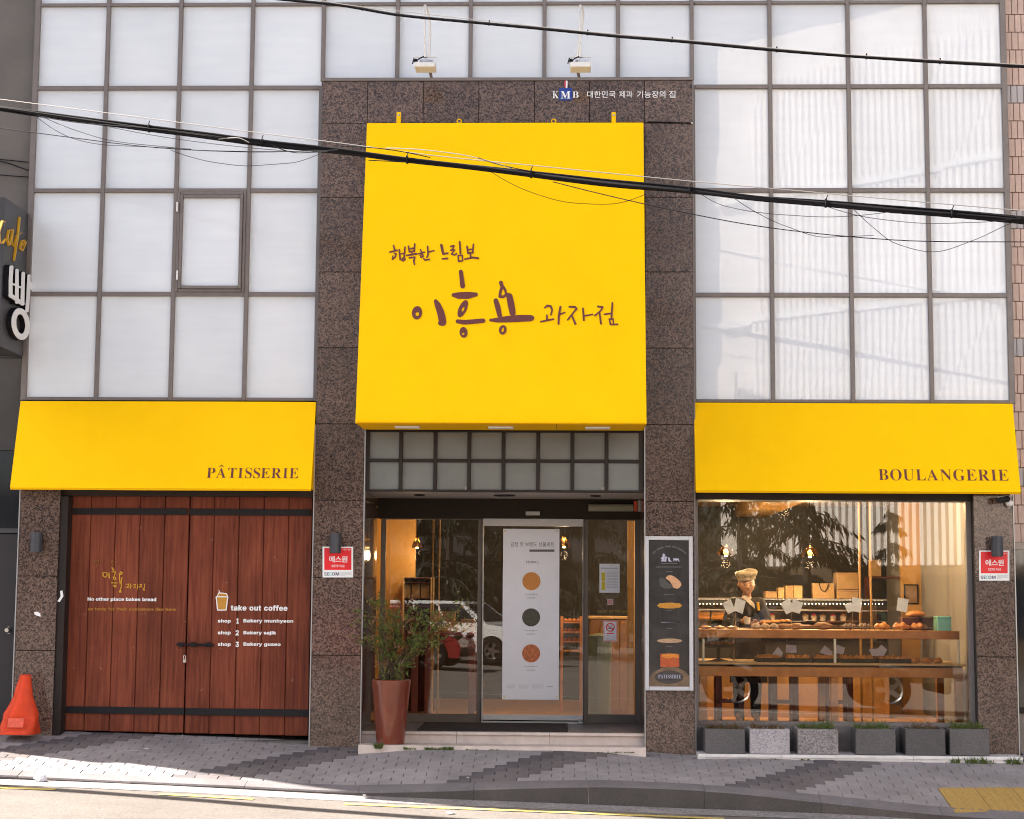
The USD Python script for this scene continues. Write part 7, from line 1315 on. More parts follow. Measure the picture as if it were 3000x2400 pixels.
# price cards
K['card'] = mat('price_card', (.86, .88, .95), .5)
def cards(px, quads, ybot, label, y=YT + .07):
    th = thing('price_card', label, 'card', (X(px, 1800, y), y, up_), 'price cards standing on the upper shelf')
    pl = Plane((0, y, 0), (1, 0, 0), (0, 0, 1))
    for i, q in enumerate(quads):
        t = MB(); pl.solid(t, pl.geo(Polygon(q)), .001 + .003 * i, .0 - .002 * i + .001); obj('card', t, K['card'], th)
    obj('rod', MB().tube([[X(px, 1820, y + .006), y + .006, up_], at(px, 1790, y + .006)], .0028, 5), K['pale_wood'], th)
    obj('foot', MB().lathe([(0, 0), (.017, 0), (.014, .012), (0, .012)], (X(px, 1820, y + .006), y + .006, up_), 12), K['pale_wood'], th)
C1 = lambda p: [(2030 + x / 4.793, 1440 + y / 4.793) for x, y in p]; C2_ = lambda p: [(2430 + x / 4.793, 1440 + y / 4.793) for x, y in p]
cards(2154, [C1([(412, 1575), (528, 1512), (598, 1680), (492, 1728)]), C1([(606, 1495), (742, 1540), (698, 1722), (570, 1668)])], 1831, 'pair of blank white price cards before the baker')
cards(2319, [C1([(1228, 1575), (1344, 1500), (1440, 1660), (1312, 1728)]), C1([(1404, 1518), (1548, 1562), (1498, 1718), (1372, 1680)])], 1845, 'pair of blank white price cards left of the paper bag')
cards(2498, [C2_([(208, 1592), (296, 1556), (340, 1672), (264, 1708)]), C2_([(320, 1482), (460, 1510), (436, 1700), (304, 1678)])], 1845, 'pair of price cards of two sizes beside the thin amber post')
cards(2641, [C2_([(965, 1490), (1112, 1515), (1085, 1700), (940, 1672)])], 1845, 'single blank white price card left of the framed pictures')
K['card_low'] = mat('grey_lilac_card', (.40, .36, .44), .6)  # grey-lilac tone for the cards on the lower shelf
for i, (q, lab) in enumerate((([(2262, 1917), (2279, 1895), (2294, 1912), (2290, 1925)], 'pointed lilac card standing in the pastries right of the dark apron'), ([(2303, 1889), (2333, 1891), (2334, 1913), (2302, 1912)], 'square lilac card standing in the pastries'), ([(2400, 1912), (2416, 1891), (2440, 1910), (2436, 1924)], 'pointed lilac card left of the steel support'), ([(2452, 1889), (2476, 1898), (2470, 1917), (2448, 1914)], 'tilted lilac card right of the steel support'), ([(2545, 1903), (2572, 1900), (2582, 1889), (2599, 1903), (2590, 1922), (2556, 1922)], 'wide lilac card in the pastries below the single price card'))):
    y = YT + .14 + .03 * (i % 2); pl = Plane((0, y, 0), (1, 0, 0), (0, 0, 1)); t = MB(); pl.solid(t, pl.geo(Polygon(q)), .001, .001)
    th = thing('lilac_card', lab, 'card', (X(q[0][0], 1915, y), y, lowz)); obj('card', t, K['card_low'], th); cx = sum(p[0] for p in q) / len(q)
    obj('rod', MB().tube([[X(cx, 1930, y + .004), y + .004, lowz], at(cx, 1910, y + .004)], .0025, 4), K['pale_wood'], th)
# teal box and clear case
a, b, c, d = rect(2747, 1806, 2787, 1846.5, YT + .05)
tb = thing('gift_box', 'teal gift box at the right end of the upper shelf', 'box', ((a + b) / 2, YT + .1, up_)); obj('body', MB().cbox(a, b, YT + .05, YT + .25, up_, d - .02, .004), mat('teal_card', (.28, .68, .64), .6, grain=(8, .05)), tb); obj('lid', MB().cbox(a - .003, b + .003, YT + .046, YT + .254, d - .019, d, .004), '/World/Looks/teal_card', tb)
a, b, c, d = rect(2692, 1806, 2735, 1846, YT + .30)
lone('acrylic_case', MB().box(a, b, YT + .12, YT + .124, up_, d).box(a, b, YT + .38, YT + .384, up_, d).box(a, a + .004, YT + .124, YT + .38, up_, d).box(b - .004, b, YT + .124, YT + .38, up_, d).box(a, b, YT + .12, YT + .384, d, d + .003), K['glass'], 'clear acrylic case beside the teal gift box', 'case')

# glass counter behind
YK = 2.35
kx0, kx1 = X(1990, 1780, YK), X(2602, 1780, YK); kz1 = Z(2300, 1753, YK)
GC = thing('display_counter', 'long glass pastry counter with a row of small lights behind the display table', 'counter', ((kx0 + kx1) / 2, YK, zf))
obj('base', MB().box(kx0, kx1, YK + .02, YK + .75, zf, Z(2300, 1930, YK)), mat('counter_front', (.36, .19, .065), .5, grain=(8, .15)), GC)
obj('base_band', MB().box(kx0, kx1, YK + .02, YK + .75, Z(2300, 1930, YK) + .001, Z(2300, 1880, YK)), K['dark_wall'], GC)
obj('top', MB().cbox(kx0, kx1, YK + .05, YK + .78, kz1 - .02, kz1, .004), K['steel'], GC)
zl = Z(2300, 1769.5, YK); zr = Z(2300, 1788, YK)
obj('light_rail', MB().box(kx0, kx1, YK + .06, YK + .10, zl - .012, zl + .035), K['black_metal'], GC)
LED = mat('led_point', (1, .9, .7), .5, emis=((1.0, .80, .50), 3.5)); lm = MB()
for px in np.arange(2050, 2592, 10.3): lm.ball(at(px, 1769.5, YK + .05), .0052, (1, 1, 1), 1)
obj('led_points', lm, LED, GC, kind='stuff')
obj('steel_rail', MB().cbox(kx0, kx1, YK, YK + .03, zr - .008, zr + .008, .003), K['steel'], GC)
obj('front_glass', MB().box(kx0, kx1, YK + .005, YK + .011, Z(2300, 1880, YK), zr - .009), K['glass'], GC)
zs_ = Z(2300, 1818, YK + .1); obj('glass_shelf', MB().box(kx0, kx1, YK + .05, YK + .7, zs_ - .012, zs_), K['steel'], GC); obj('back_panel', MB().box(kx0, kx1, YK + .70, YK + .74, Z(2300, 1880, YK), kz1 - .021), mat('counter_back', (.30, .19, .08), .5), GC)
for i, px in enumerate((2056, 2106)):
    q = at(px, 1812, YK + .2); th = thing('swiss_roll', ('swiss roll in the glass counter at the window edge', 'swiss roll in the glass counter left of the first price cards')[i], 'cake', (q[0], YK + .2, zs_)); w = .085
    obj('roll', MB().tube([[q[0] - w, YK + .2, zs_ + .052], [q[0] + w, YK + .2, zs_ + .052]], .05, 14), K['crust_gold'], th, smooth=40); obj('icing', MB().hull([[q[0] + s * w * .98, YK + .2 + dy, zs_ + h] for s in (-1, 1) for dy, h in ((-.03, .095), (.03, .095), (-.02, .106), (.02, .106))]), K['white'], th)
for i, px in enumerate((2262, 2360, 2384, 2410, 2440, 2470)):
    q = at(px, 1815, YK + .2); th = thing('dessert_cup', 'small pale dessert cup in the glass counter', 'dessert', (q[0], YK + .2, zs_), 'dessert cups in the glass counter')
    obj('cup', MB().lathe([(0, 0), (.028, 0), (.036, .055), (.0, .055)], (q[0], YK + .2, zs_), 12), K['crust_pale'], th); obj('topping', MB().ball((q[0], YK + .2, zs_ + .06), .026, (1, 1, .8), 1), K['crust_gold'] if i % 2 else K['sign_red'], th)
# boxes and bag on the counter
K['kraft'] = mat('kraft_card', (.17, .098, .036), .7, grain=(10, .12)); K['kraft2'] = mat('pale_kraft_card', (.24, .145, .058), .7, grain=(10, .12))
def carton(x0, y0, x1, y1, y, dep, label, m='kraft', z=None, cat='box'):
    a, b, c, d = rect(x0, y0, x1, y1, y); c = c if z is None else z
    th = thing('carton', label, cat, ((a + b) / 2, y, c)); obj('body', MB().cbox(a, b, y, y + dep, c, d, .004), K[m], th)
    obj('lid_seam', MB().box(a + .002, b - .002, y - .0012, y + .001, d - .018, d - .014), K['red_wood'], th); return th
kz = kz1 + .001; yk = YK + .35
carton(2243, 1733, 2277, 1752, yk, .2, 'low brown box on the counter right of the baker', z=kz); carton(2280, 1722, 2298, 1752, yk, .16, 'narrow brown box on the counter right of the low box', 'kraft2', z=kz)
carton(2301, 1716, 2325, 1752, yk, .18, 'left of two equal tall brown boxes on the counter', z=kz); carton(2326, 1716, 2351, 1752, yk, .18, 'right of two equal tall brown boxes on the counter', 'kraft2', z=kz)
a, b, c, d = rect(2382, 1709, 2444, 1753, yk); pb_ = thing('paper_bag', 'brown paper bag with black cord handles on the counter', 'bag', ((a + b) / 2, yk, kz))
obj('bag', MB().hull([[x, y, z] for x, y, z in ((a, yk, kz), (b, yk, kz), (a, yk + .12, kz), (b, yk + .12, kz), (a - .004, yk + .03, d), (b + .004, yk + .03, d), (a - .004, yk + .09, d), (b + .004, yk + .09, d))]), K['kraft'], pb_)
obj('handle', MB().tube([at(px, py, yk - .008) for px, py in ((2400, 1709), (2403, 1722), (2409, 1731), (2417, 1732), (2424, 1724), (2427, 1709))], .006, 6), K['wire_black'], pb_)
carton(2452, 1728, 2515, 1752, yk, .3, 'brown box at the bottom of the stack beside the paper bag', z=kz); t_ = carton(2452, 1678, 2514, 1727, yk + .02, .28, 'big brown box on top of the stack beside the paper bag', z=Z(2480, 1727.5, yk) + .002)
for px, lab in ((2519, 'thin amber post nearer the paper bag'), (2551, 'thin amber post nearer the amber wall')):
    y = 1.9 if px == 2519 else 1.95; x = X(px, 1650, y); lone('thin_post', MB().cbox(x - .010, x + .010, y, y + .03, zf, ZC2 - .002, .003), K['post'], lab, 'post', 'thin amber posts inside the shop')
for px, lab in ((1268, 'thin amber post before the wooden shelf unit'), (1286.5, 'thin amber post just right of the wooden shelf unit')):
    y = 1.9; x = X(px, 1650, y); lone('thin_post', MB().cbox(x - .009, x + .009, y, y + .03, zf, ZC2 - .002, .003), K['post'], lab, 'post', 'thin amber posts inside the shop')
carton(2552, 1640, 2582, 1689, 3.3, .2, 'brown box high on the dark shelf beside the thin post', 'kraft2')
lone('wall_shelf', MB().cbox(X(2545, 1690, 3.3), X(2636, 1690, 3.3), 3.25, 3.6, Z(2590, 1695, 3.3), Z(2590, 1690, 3.3) - .001, .003).box(X(2545, 1690, 3.3), X(2548, 1690, 3.3), 3.3, 3.6, zf, Z(2590, 1695, 3.3)), K['red_wood'], 'dark wooden shelf left of the amber wall', 'shelf')
def picture(x0, y0, x1, y1, label, mid=False):
    a, b, c, d = rect(x0, y0, x1, y1, 3.2); th = thing('framed_picture', label, 'picture', ((a + b) / 2, 3.2, c)); obj('frame', frame_rect(MB(), a, b, c, d, .014, 3.18, 3.199, .003), K['wire_black'], th)
    obj('print', MB().box(a + .012, b - .012, 3.188, 3.197, c + .012, d - .012), mat('print_' + str(x0), (.22, .13, .07) if not mid else (.27, .19, .14), .4, grain=(14, .3)), th)
    if mid:
        m = (a + b) / 2; obj('divider', MB().box(m - .004, m + .004, 3.183, 3.188, c + .014, d - .014), K['wire_black'], th)
picture(2718, 1707, 2738.5, 1787, 'narrow framed picture on the amber wall'); picture(2755, 1706, 2803, 1789, 'wide two part framed picture on the amber wall', True); picture(2648, 1712, 2690, 1770, 'pale framed picture on the amber wall left of the narrow one')
db = thing('dried_bouquet', 'dark red dried flower bundle hanging on the amber wall', 'dried flowers', at(2757, 1545, 3.15)); K['dried'] = mat('dried_red', (.12, .022, .012), .9, grain=(60, .4))
obj('heads', MB().hull([at(px, py, y) for px, py in ((2740, 1525), (2752, 1521), (2770, 1522), (2777, 1532), (2775, 1566), (2764, 1577), (2754, 1572), (2740, 1560)) for y in (3.1, 3.19)]), K['dried'], db)
sm_ = MB()
for x0, x1, y1 in ((2755, 2743, 1618), (2759, 2760, 1614), (2768, 2783, 1624), (2750, 2738, 1570), (2765, 2772, 1608)): sm_.tube([at(x0, 1572, 3.16), at((x0 + x1) / 2 + 1, (1572 + y1) / 2, 3.17), at(x1, y1, 3.17)], .005, 5)
obj('stalks', sm_, K['dried'], db)
# stools under the table
def stool(p0, p1, y, label):
    a, b = X(p0, 2040, y), X(p1, 2040, y); th = thing('stool', label, 'stool', ((a + b) / 2, y + .18, zf), 'dark red stools behind the display table'); h = zf + .60
    obj('seat', MB().cbox(a - .01, b + .01, y - .01, y + .37, h - .03, h, .006), K['red_wood'], th)
    for x in (a, b - .055):
        for yy in (y, y + .31): obj('leg', MB().cbox(x, x + .055, yy, yy + .05, zf, h - .031, .004), K['red_wood'], th)
    obj('rail', MB().box(a + .056, b - .056, y + .01, y + .035, zf + .2, zf + .24), K['red_wood'], th)
stool(2262, 2340, 1.55, 'dark red stool under the middle of the display table'); stool(2415, 2500, 1.6, 'dark red stool behind the orange table leg'); stool(2100, 2180, 1.6, 'dark red stool at the window edge under the display table')

# left part of the shop
YL = 2.5
lt = thing('low_table', 'dark red table carrying cardboard boxes behind the left glass panel', 'table', (X(1320, 1860, YL), YL, zf)); zlt = Z(1320, 1852, YL)
la, lb = X(1196, 1860, YL), X(1394, 1860, YL)
obj('top', MB().cbox(la, lb, YL - .05, YL + .6, zlt - .04, zlt, .004), K['red_wood'], lt)
for x in (X(1205, 2000, YL), X(1243, 2000, YL), X(1372, 2000, YL)):
    for yy in (YL, YL + .5): obj('leg', MB().cbox(x, x + .07, yy, yy + .06, zf, zlt - .041, .004), K['red_wood'], lt)
for i, (x0, y0, x1, y1, lab) in enumerate(((1266, 1822, 1295, 1851, 'brown carton in the lower row beside the potted shrub'), (1296, 1822, 1349, 1851, 'widest brown carton in the lower row'), (1350, 1815, 1388, 1851, 'brown carton in the lower row beside the door stile'), (1271, 1793, 1297, 1821, 'left brown carton of the upper row'), (1298, 1793, 1331, 1821, 'right brown carton of the upper row'))):
    carton(x0, y0, x1, y1, YL + .03 * (i > 2), .3, lab, 'kraft2' if i % 2 else 'kraft', z=zlt + .001 if i < 3 else Z(1300, 1821.5, YL) + .001)
su = thing('shelf_unit', 'open wooden shelf unit with cartons before the amber wall', 'shelf', (X(1220, 1780, 2.95), 2.7, zf)); ys = 2.62
a, b, c, d = rect(1178, 1692, 1266, 1850, ys)
obj('side', MB().cbox(a, a + .02, ys, ys + .3, zf, d, .003), K['pale_wood'], su); obj('side', MB().cbox(b - .02, b, ys, ys + .3, zf, d, .003), K['pale_wood'], su); obj('back', MB().box(a + .02, b - .02, ys + .28, ys + .3, zf, d), K['red_wood'], su)
for py in (1692, 1706, 1752, 1775, 1820): obj('board', MB().cbox(a + .021, b - .021, ys + .005, ys + .278, Z(1220, py + 3, ys), Z(1220, py, ys), .002), K['red_wood'], su)
carton(1206, 1712, 1230, 1751, ys + .05, .2, 'left pale carton in the wooden shelf unit', 'kraft2', z=Z(1220, 1752, ys) + .001); carton(1233, 1712, 1258, 1751, ys + .05, .2, 'right pale carton in the wooden shelf unit', 'kraft2', z=Z(1220, 1752, ys) + .001); carton(1184, 1712, 1202, 1751, ys + .05, .2, 'narrow pale carton in the wooden shelf unit', 'kraft2', z=Z(1220, 1752, ys) + .001)
K['cab'] = mat('cabinet_wood', (.20, .095, .038), .5, grain=(10, .15))
cab = thing('cabinet', 'brown wooden cabinet behind the glass right of the sliding door', 'cabinet', (X(1770, 1900, 2.5), 2.5, zf)); a, b, c, d = rect(1727, 1806, 1846, 1940, 2.5)
obj('carcass', MB().box(a, b, 2.52, 2.95, zf, d - .03), K['cab'], cab); obj('top', MB().cbox(a - .01, b + .01, 2.5, 2.97, d - .029, d, .004), K['pale_wood'], cab)
for i in range(4): obj('door_board', MB().cbox(a + .01 + i * (b - a - .02) / 4, a + .004 + (i + 1) * (b - a - .02) / 4, 2.505, 2.519, zf + .06, d - .04, .003), K['cab'], cab)
bn_ = thing('waste_bin', 'grey green bin before the brown cabinet', 'bin', at(1755, 1940, 2.0)); c = at(1755, 1936, 2.05); obj('body', MB().lathe([(0, zf), (.12, zf), (.14, Z(1755, 1868, 2.05)), (0, Z(1755, 1868, 2.05))], (c[0], 2.05, 0), 18), mat('bin_green', (.10, .125, .105), .5), bn_); obj('lid', MB().lathe([(.143, 0), (.143, .02), (0, .05)], (c[0], 2.05, Z(1755, 1868, 2.05)), 18), '/World/Looks/bin_green', bn_)
bt = thing('bread_rack', 'wooden bread rack with loaves beside the white banner inside the shop', 'rack', at(1672, 1850, 2.9)); a, b, c, d = rect(1642, 1806, 1706, 1960, 2.9)
obj('post', MB().box(a, a + .03, 2.9, 2.93, zf, d), K['table_wood'], bt); obj('post', MB().box(b - .03, b, 2.9, 2.93, zf, d), K['table_wood'], bt)
for py in (1822, 1850, 1878, 1905): obj('shelf', MB().box(a + .031, b - .031, 2.905, 3.3, Z(1672, py + 4, 2.9), Z(1672, py, 2.9)), K['table_wood'], bt)
lf = MB()
for py in (1822, 1850, 1878):
    for k in range(4): lf.add(*dough(.055, .09, .05, 60 + k).xf(rotz(0, (a + .055 + k * .05, 3.0, Z(1672, py, 2.9) + .001))).out())
obj('rolls', lf, K['crust_gold'], bt, smooth=True)

# ================================================================ the baker
def chain(joints, bones):
    return m3.Manifold.batch_boolean([m3.Manifold.batch_hull([m3.Manifold.sphere(joints[a][1], 14).translate(joints[a][0]), m3.Manifold.sphere(joints[b][1], 14).translate(joints[b][0])]) for a, b in bones], m3.OpType.Add)
def soften(m, edge=.016, it=12):
    m = m.refine_to_length(edge).to_mesh(); t = trimesh.Trimesh(m.vert_properties[:, :3], m.tri_verts, process=True); trimesh.smoothing.filter_taubin(t, iterations=it); return t
YM = 1.72
pc = at(2187, 1722, YM); hat_top = Z(2187, 1666, YM); sc_ = (hat_top - zf) / 1.632
BK = thing('person', 'person in a pale cap and dark jacket with white collar, looking down behind the counter', 'person', (pc[0], YM, zf))
def W(p): return [pc[0] + p[0] * sc_, YM + p[1] * sc_, zf + p[2] * sc_]
J = {k: (W(p), r * sc_) for k, (p, r) in {
    'pel': ((0, 0, .90), .125), 'wai': ((0, .01, 1.05), .105), 'che': ((0, .01, 1.19), .108), 'shl': ((-.14, .015, 1.262), .050), 'shr': ((.14, .015, 1.262), .050), 'nk0': ((0, .015, 1.32), .050), 'nk1': ((.004, -.005, 1.395), .044),
    'hb': ((.0, .012, 1.482), .090), 'hf': ((.004, -.016, 1.446), .080), 'chn': ((.006, -.048, 1.388), .040), 'hipl': ((-.08, 0, .86), .085), 'hipr': ((.08, 0, .86), .085), 'knl': ((-.09, 0, .46), .055), 'knr': ((.09, 0, .46), .055), 'anl': ((-.09, .02, .08), .038), 'anr': ((.09, .02, .08), .038), 'tol': ((-.09, -.13, .03), .03), 'tor': ((.09, -.13, .03), .03),
    'ell': ((-.22, -.03, 1.04), .036), 'wrl': ((-.10, -.23, 1.06), .024), 'elr': ((.22, -.03, 1.05), .036), 'wrr': ((.10, -.25, 1.04), .024), 'pal': ((-.062, -.265, 1.075), .024), 'par': ((.07, -.30, 1.045), .024)}.items()}
bones = [('pel', 'wai'), ('wai', 'che'), ('che', 'shl'), ('che', 'shr'), ('che', 'nk0'), ('nk0', 'nk1'), ('nk1', 'hb'), ('hb', 'hf'), ('hf', 'chn'), ('nk1', 'chn'), ('pel', 'hipl'), ('pel', 'hipr'), ('hipl', 'knl'), ('hipr', 'knr'), ('knl', 'anl'), ('knr', 'anr'), ('anl', 'tol'), ('anr', 'tor'),
         ('shl', 'ell'), ('ell', 'wrl'), ('shr', 'elr'), ('elr', 'wrr'), ('wrl', 'pal'), ('wrr', 'par')]
body = chain(J, bones)
for side, base, sgn in (('l', np.array([-.062, -.265, 1.075]), 1), ('r', np.array([.07, -.30, 1.045]), -1)):
    for k in range(4):
        p0 = base + [(.012) * sgn, -.012, .018 - k * .014]; L = [.036, .040, .038, .030][k]
        p1 = p0 + np.array([.65 * sgn, -.75, 0]) * L; p2 = p1 + np.array([.95 * sgn, .15, -.1]) * L * .7
        f = {'a': (W(p0), .0095 * sc_), 'b': (W(p1), .0088 * sc_), 'c': (W(p2), .0075 * sc_)}; body = body + chain(f, [('a', 'b'), ('b', 'c')])
    f = {'a': (W(base + [-.004 * sgn, -.005, .018]), .011 * sc_), 'b': (W(base + [.012 * sgn, -.030, .038]), .010 * sc_), 'c': (W(base + [.034 * sgn, -.040, .036]), .0085 * sc_)}; body = body + chain(f, [('a', 'b'), ('b', 'c')])
K['skin'] = mat('skin', (.38, .215, .15), .5, 0, .4, grain=(30, .05))
nose = {'a': (W((.006, -.096, 1.454)), .008), 'b': (W((.007, -.106, 1.430)), .011)}; body = body + chain(nose, [('a', 'b')])
for s in (-1, 1): body = body + m3.Manifold.sphere(.018, 10).scale((.6, 1, 1.5)).translate(W((s * .084, .012, 1.455)))
obj('body', soften(body, .013, 10), K['skin'], BK, smooth=True)
def scaled(names, grow): return {k: (J[k][0], J[k][1] + grow) for k in names}
jk = chain(scaled(J, .016), [b for b in bones if b[0] in ('pel', 'wai', 'che', 'shl', 'shr', 'ell', 'elr') and b[1] not in ('nk0', 'hipl', 'hipr')])
obj('jacket', soften(jk, .02, 10), mat('black_jacket', (.018, .014, .018), .8, grain=(30, .2)), BK, smooth=True)
obj('trousers', soften(chain(scaled(J, .014), [b for b in bones if b[0] in ('pel', 'hipl', 'hipr', 'knl', 'knr') and b[1] in ('hipl', 'hipr', 'knl', 'knr', 'anl', 'anr')]), .025, 8), '/World/Looks/black_jacket', BK, smooth=True)
ap = MB(); ap.hull([W(p) for p in ((-.17, -.165, .92), (.17, -.165, .92), (-.20, -.15, .42), (.20, -.15, .42), (-.17, -.15, .92), (.17, -.15, .92), (-.20, -.13, .42), (.20, -.13, .42))]); obj('apron', ap, mat('dark_apron', (.022, .014, .013), .85), BK)
K['cap'] = mat('cream_cap', (.29, .25, .19), .85, grain=(16, .12)); ht = MB()
hv = []
for z, r, dx in ((1.516, .098, 0), (1.522, .101, 0), (1.536, .102, 0), (1.548, .104, 0), (1.562, .114, 0), (1.580, .120, 0), (1.597, .119, 0), (1.610, .104, 0), (1.616, .06, 0), (1.610, .0, 0)):
    g = np.arange(28) * 2 * np.pi / 28; pf = 1 + .035 * np.sin(g * 9 + z * 20) * (z > 1.545)
    hv.append(np.stack([r * np.cos(g) * pf, r * np.sin(g) * pf * 1.02 + .004, np.full(28, z) + .010 * np.cos(g) + .006 * np.sin(2 * g) * (z > 1.55) - .014 * np.sin(g) * -1], 1))
hv = np.array(hv).reshape(-1, 3); i, j = np.meshgrid(np.arange(9), np.arange(28), indexing='ij')
ht.add(np.array([W(p) for p in hv]), np.stack([i * 28 + j, i * 28 + (j + 1) % 28, (i + 1) * 28 + (j + 1) % 28, (i + 1) * 28 + j], -1).reshape(-1, 4)); obj('cap', ht, K['cap'], BK, smooth=60)
hair = chain({k: (W(p), r * sc_) for k, (p, r) in {'a': ((0, .035, 1.48), .086), 'b': ((0, .05, 1.42), .07), 'l': ((-.076, .03, 1.46), .018), 'l2': ((-.07, .035, 1.41), .014), 'r': ((.076, .03, 1.46), .018), 'r2': ((.07, .035, 1.42), .014), 'q': ((-.02, .10, 1.38), .03)}.items()}, [('a', 'b'), ('a', 'l'), ('l', 'l2'), ('a', 'r'), ('r', 'r2'), ('b', 'q')])
obj('hair', soften(hair, .018, 8), mat('black_hair', (.012, .009, .008), .4), BK, smooth=True)
feat = MB()
for s in (-1, 1):
    feat.ball(W((s * .031 + .005, -.0925, 1.456)), .0125, (1, .35, .34), 1); feat.tube([W((s * .018 + .005, -.0935, 1.477)), W((s * .034 + .005, -.0895, 1.481)), W((s * .050 + .005, -.079, 1.475))], .0028, 5)
obj('eyes', feat, '/World/Looks/black_hair', BK)
obj('mouth', MB().tube([W((-.018, -.0875, 1.408)), W((.006, -.0925, 1.406)), W((.029, -.0875, 1.408))], [.002, .0045, .002], 6), mat('lips', (.30, .09, .075), .5), BK)
co = MB(); co.hull([W(p) for p in ((-.055, -.10, 1.325), (-.02, -.105, 1.345), (.02, -.150, 1.245), (.075, -.150, 1.205), (.065, -.15, 1.26), (-.055, -.085, 1.335), (.02, -.135, 1.25), (.07, -.135, 1.215))]); obj('collar', co, mat('white_collar', (.44, .41, .38), .8), BK)
obj('badge', MB().hull([W(p) for p in ((.095, -.148, 1.27), (.118, -.148, 1.272), (.128, -.150, 1.185), (.102, -.150, 1.183), (.095, -.11, 1.27), (.118, -.11, 1.272), (.128, -.11, 1.185), (.102, -.11, 1.183))]), mat('yellow_badge', (.55, .32, .02), .6), BK)
q = W((-.030, -.305, 1.080)); wc = thing('white_cup', 'white cup held by the person behind the counter', 'cup', q); obj('cup', MB().lathe([(0, -.04), (.026, -.04), (.040, .03), (.036, .03), (.024, -.034), (0, -.034)], q, 18), K['white'], wc, smooth=40); obj('foam', MB().lathe([(.0365, .022), (0, .026)], q, 16), K['crust_pale'], wc)
q = np.array(W((.135, -.335, 1.035))); st_ = thing('serving_tray', 'dark serving tray of pastries held by the person behind the counter', 'tray', q)
obj('tray', MB().hull([q + [a, b, c + .04 * (a > .2)] for a in (-.06, .52) for b in (-.10, .12) for c in (0, .008)]), K['black_metal'], st_)
pm = MB()
for k in range(6): pm.add(*dough(.085, .08, .05, 90 + k).xf(rotz(0, q + [.0 + k * .05, .0, .009 + .003 * k])).out())
obj('pastries', pm, K['crust_gold'], st_, smooth=True)

# ================================================================ across the street (seen as reflections in the glass)
OPP = thing('opposite_building', 'sunlit white building with ribbed cladding across the street, mirrored in the panes', 'building', (6, -44, 0))
ang = math.radians(40); ob = rotz(ang, (5.6, -46, 0))
obj('wall', MB().box(0, 34, -8, -.25, -1, 22).xf(ob), mat('pale_wall', (.62, .56, .50), .8, grain=(1.5, .06)), OPP)
rb = MB()
for k in range(118):
    x = 1.7 + k * .27
    for z0, z1 in ((2.6, 6.9), (7.2, 11.4), (11.7, 15.9), (16.2, 20.4)): rb.box(x, x + .15, -.25, -.02, z0, z1)
obj('cladding', rb.xf(ob), mat('white_cladding', (.80, .74, .68), .5), OPP)
lg = MB()
for z in (7.05, 11.55, 16.05): lg.box(0, 34, -.25, .05, z - .12, z + .12)
obj('ledge', lg.xf(ob), K['white'], OPP)
obj('base_band', MB().box(0, 34, -.25, -.06, -1, 2.55).xf(ob), mat('brown_base_band', (.10, .065, .035), .8, grain=(1, .3)), OPP)
wn = MB()
for k in range(11): wn.box(2 + k * 3, 4.2 + k * 3, -.06, -.03, .2, 2.3)
obj('windows', wn.xf(ob), mat('dark_far_glass', (.02, .02, .025), .1), OPP)
O2 = thing('opposite_house', 'low grey house across the street, mirrored faintly in the entrance glass', 'building', (-8, -46, 0))
obj('wall', MB().box(-22, 2.5, -54, -46, -1, 5.2), mat('grey_house_wall', (.10, .095, .10), .8, grain=(1, .1)), O2); obj('roof', MB().box(-22.4, 2.9, -54.4, -45.6, 5.2, 5.5), mat('house_roof', (.10, .09, .09), .8), O2)
for k in range(7): obj('window', MB().box(-20 + k * 3.1, -18.4 + k * 3.1, -46, -45.94, 1.2, 3.0), '/World/Looks/dark_far_glass', O2)
K['needles'] = leafmat('cedar_needles', (.012, .020, .006), (.12, .125, .04), .2); K['bark'] = mat('cedar_bark', (.06, .045, .035), .9, grain=(12, .3))
def cedar(name, label, x, d, h, w, seed):
    r = random.Random(seed); rs = np.random.RandomState(seed); z0 = float(z_road(x, d))
    th = thing(name, label, 'tree', (x, -d, z0), 'dark cedars across the street'); tr, fo = MB(), MB()
    tr.tube([[x + .05 * math.sin(k), -d, z0 + h * k / 6] for k in range(7)], np.linspace(.17, .03, 7), 8)
    for k in range(46):
        f = r.uniform(.16, .98); a = r.uniform(0, 6.28); L = w * (1.05 - f) * r.uniform(.6, 1.15) + .3; b = np.array([x, -d, z0 + h * f]); dr = np.array([math.cos(a), math.sin(a), 0])
        p = np.array([b + dr * L * s + [0, 0, .18 * L * s - .55 * L * s * s] for s in np.linspace(0, 1, 7)]); tr.tube(p, np.linspace(.03, .006, 7), 4)
        n = int(80 * L / w) + 26; s = rs.rand(n) ** .7; c = np.stack([np.interp(s, np.linspace(0, 1, 7), p[:, m]) for m in range(3)], 1) + rs.randn(n, 3) * [.09, .09, .05]
        drp = np.tile(dr * .35 + [0, 0, -1.0], (n, 1)) + rs.randn(n, 3) * .3
        sd = np.cross(drp, rs.randn(n, 3)); sd /= np.linalg.norm(sd, axis=1, keepdims=True); l = rs.uniform(.16, .42, (n, 1)); wv = rs.uniform(.018, .05, (n, 1)); drp /= np.linalg.norm(drp, axis=1, keepdims=True)
        v = np.stack([c, c + drp * l * .5 + sd * wv, c + drp * l, c + drp * l * .5 - sd * wv], 1).reshape(-1, 3); fo.add(v, np.arange(4 * n).reshape(-1, 4))
    obj('trunk', tr, K['bark'], th); obj('crown', fo, K['needles'], th); return th
c1 = cedar('cedar_tree', 'broad dark cedar across the street opposite the baker', 4.7, 29, 8.0, 3.5, 1)
c2 = cedar('cedar_tree', 'tall dark cedar across the street right of the broad cedar', 6.7, 31, 7.6, 2.6, 2)
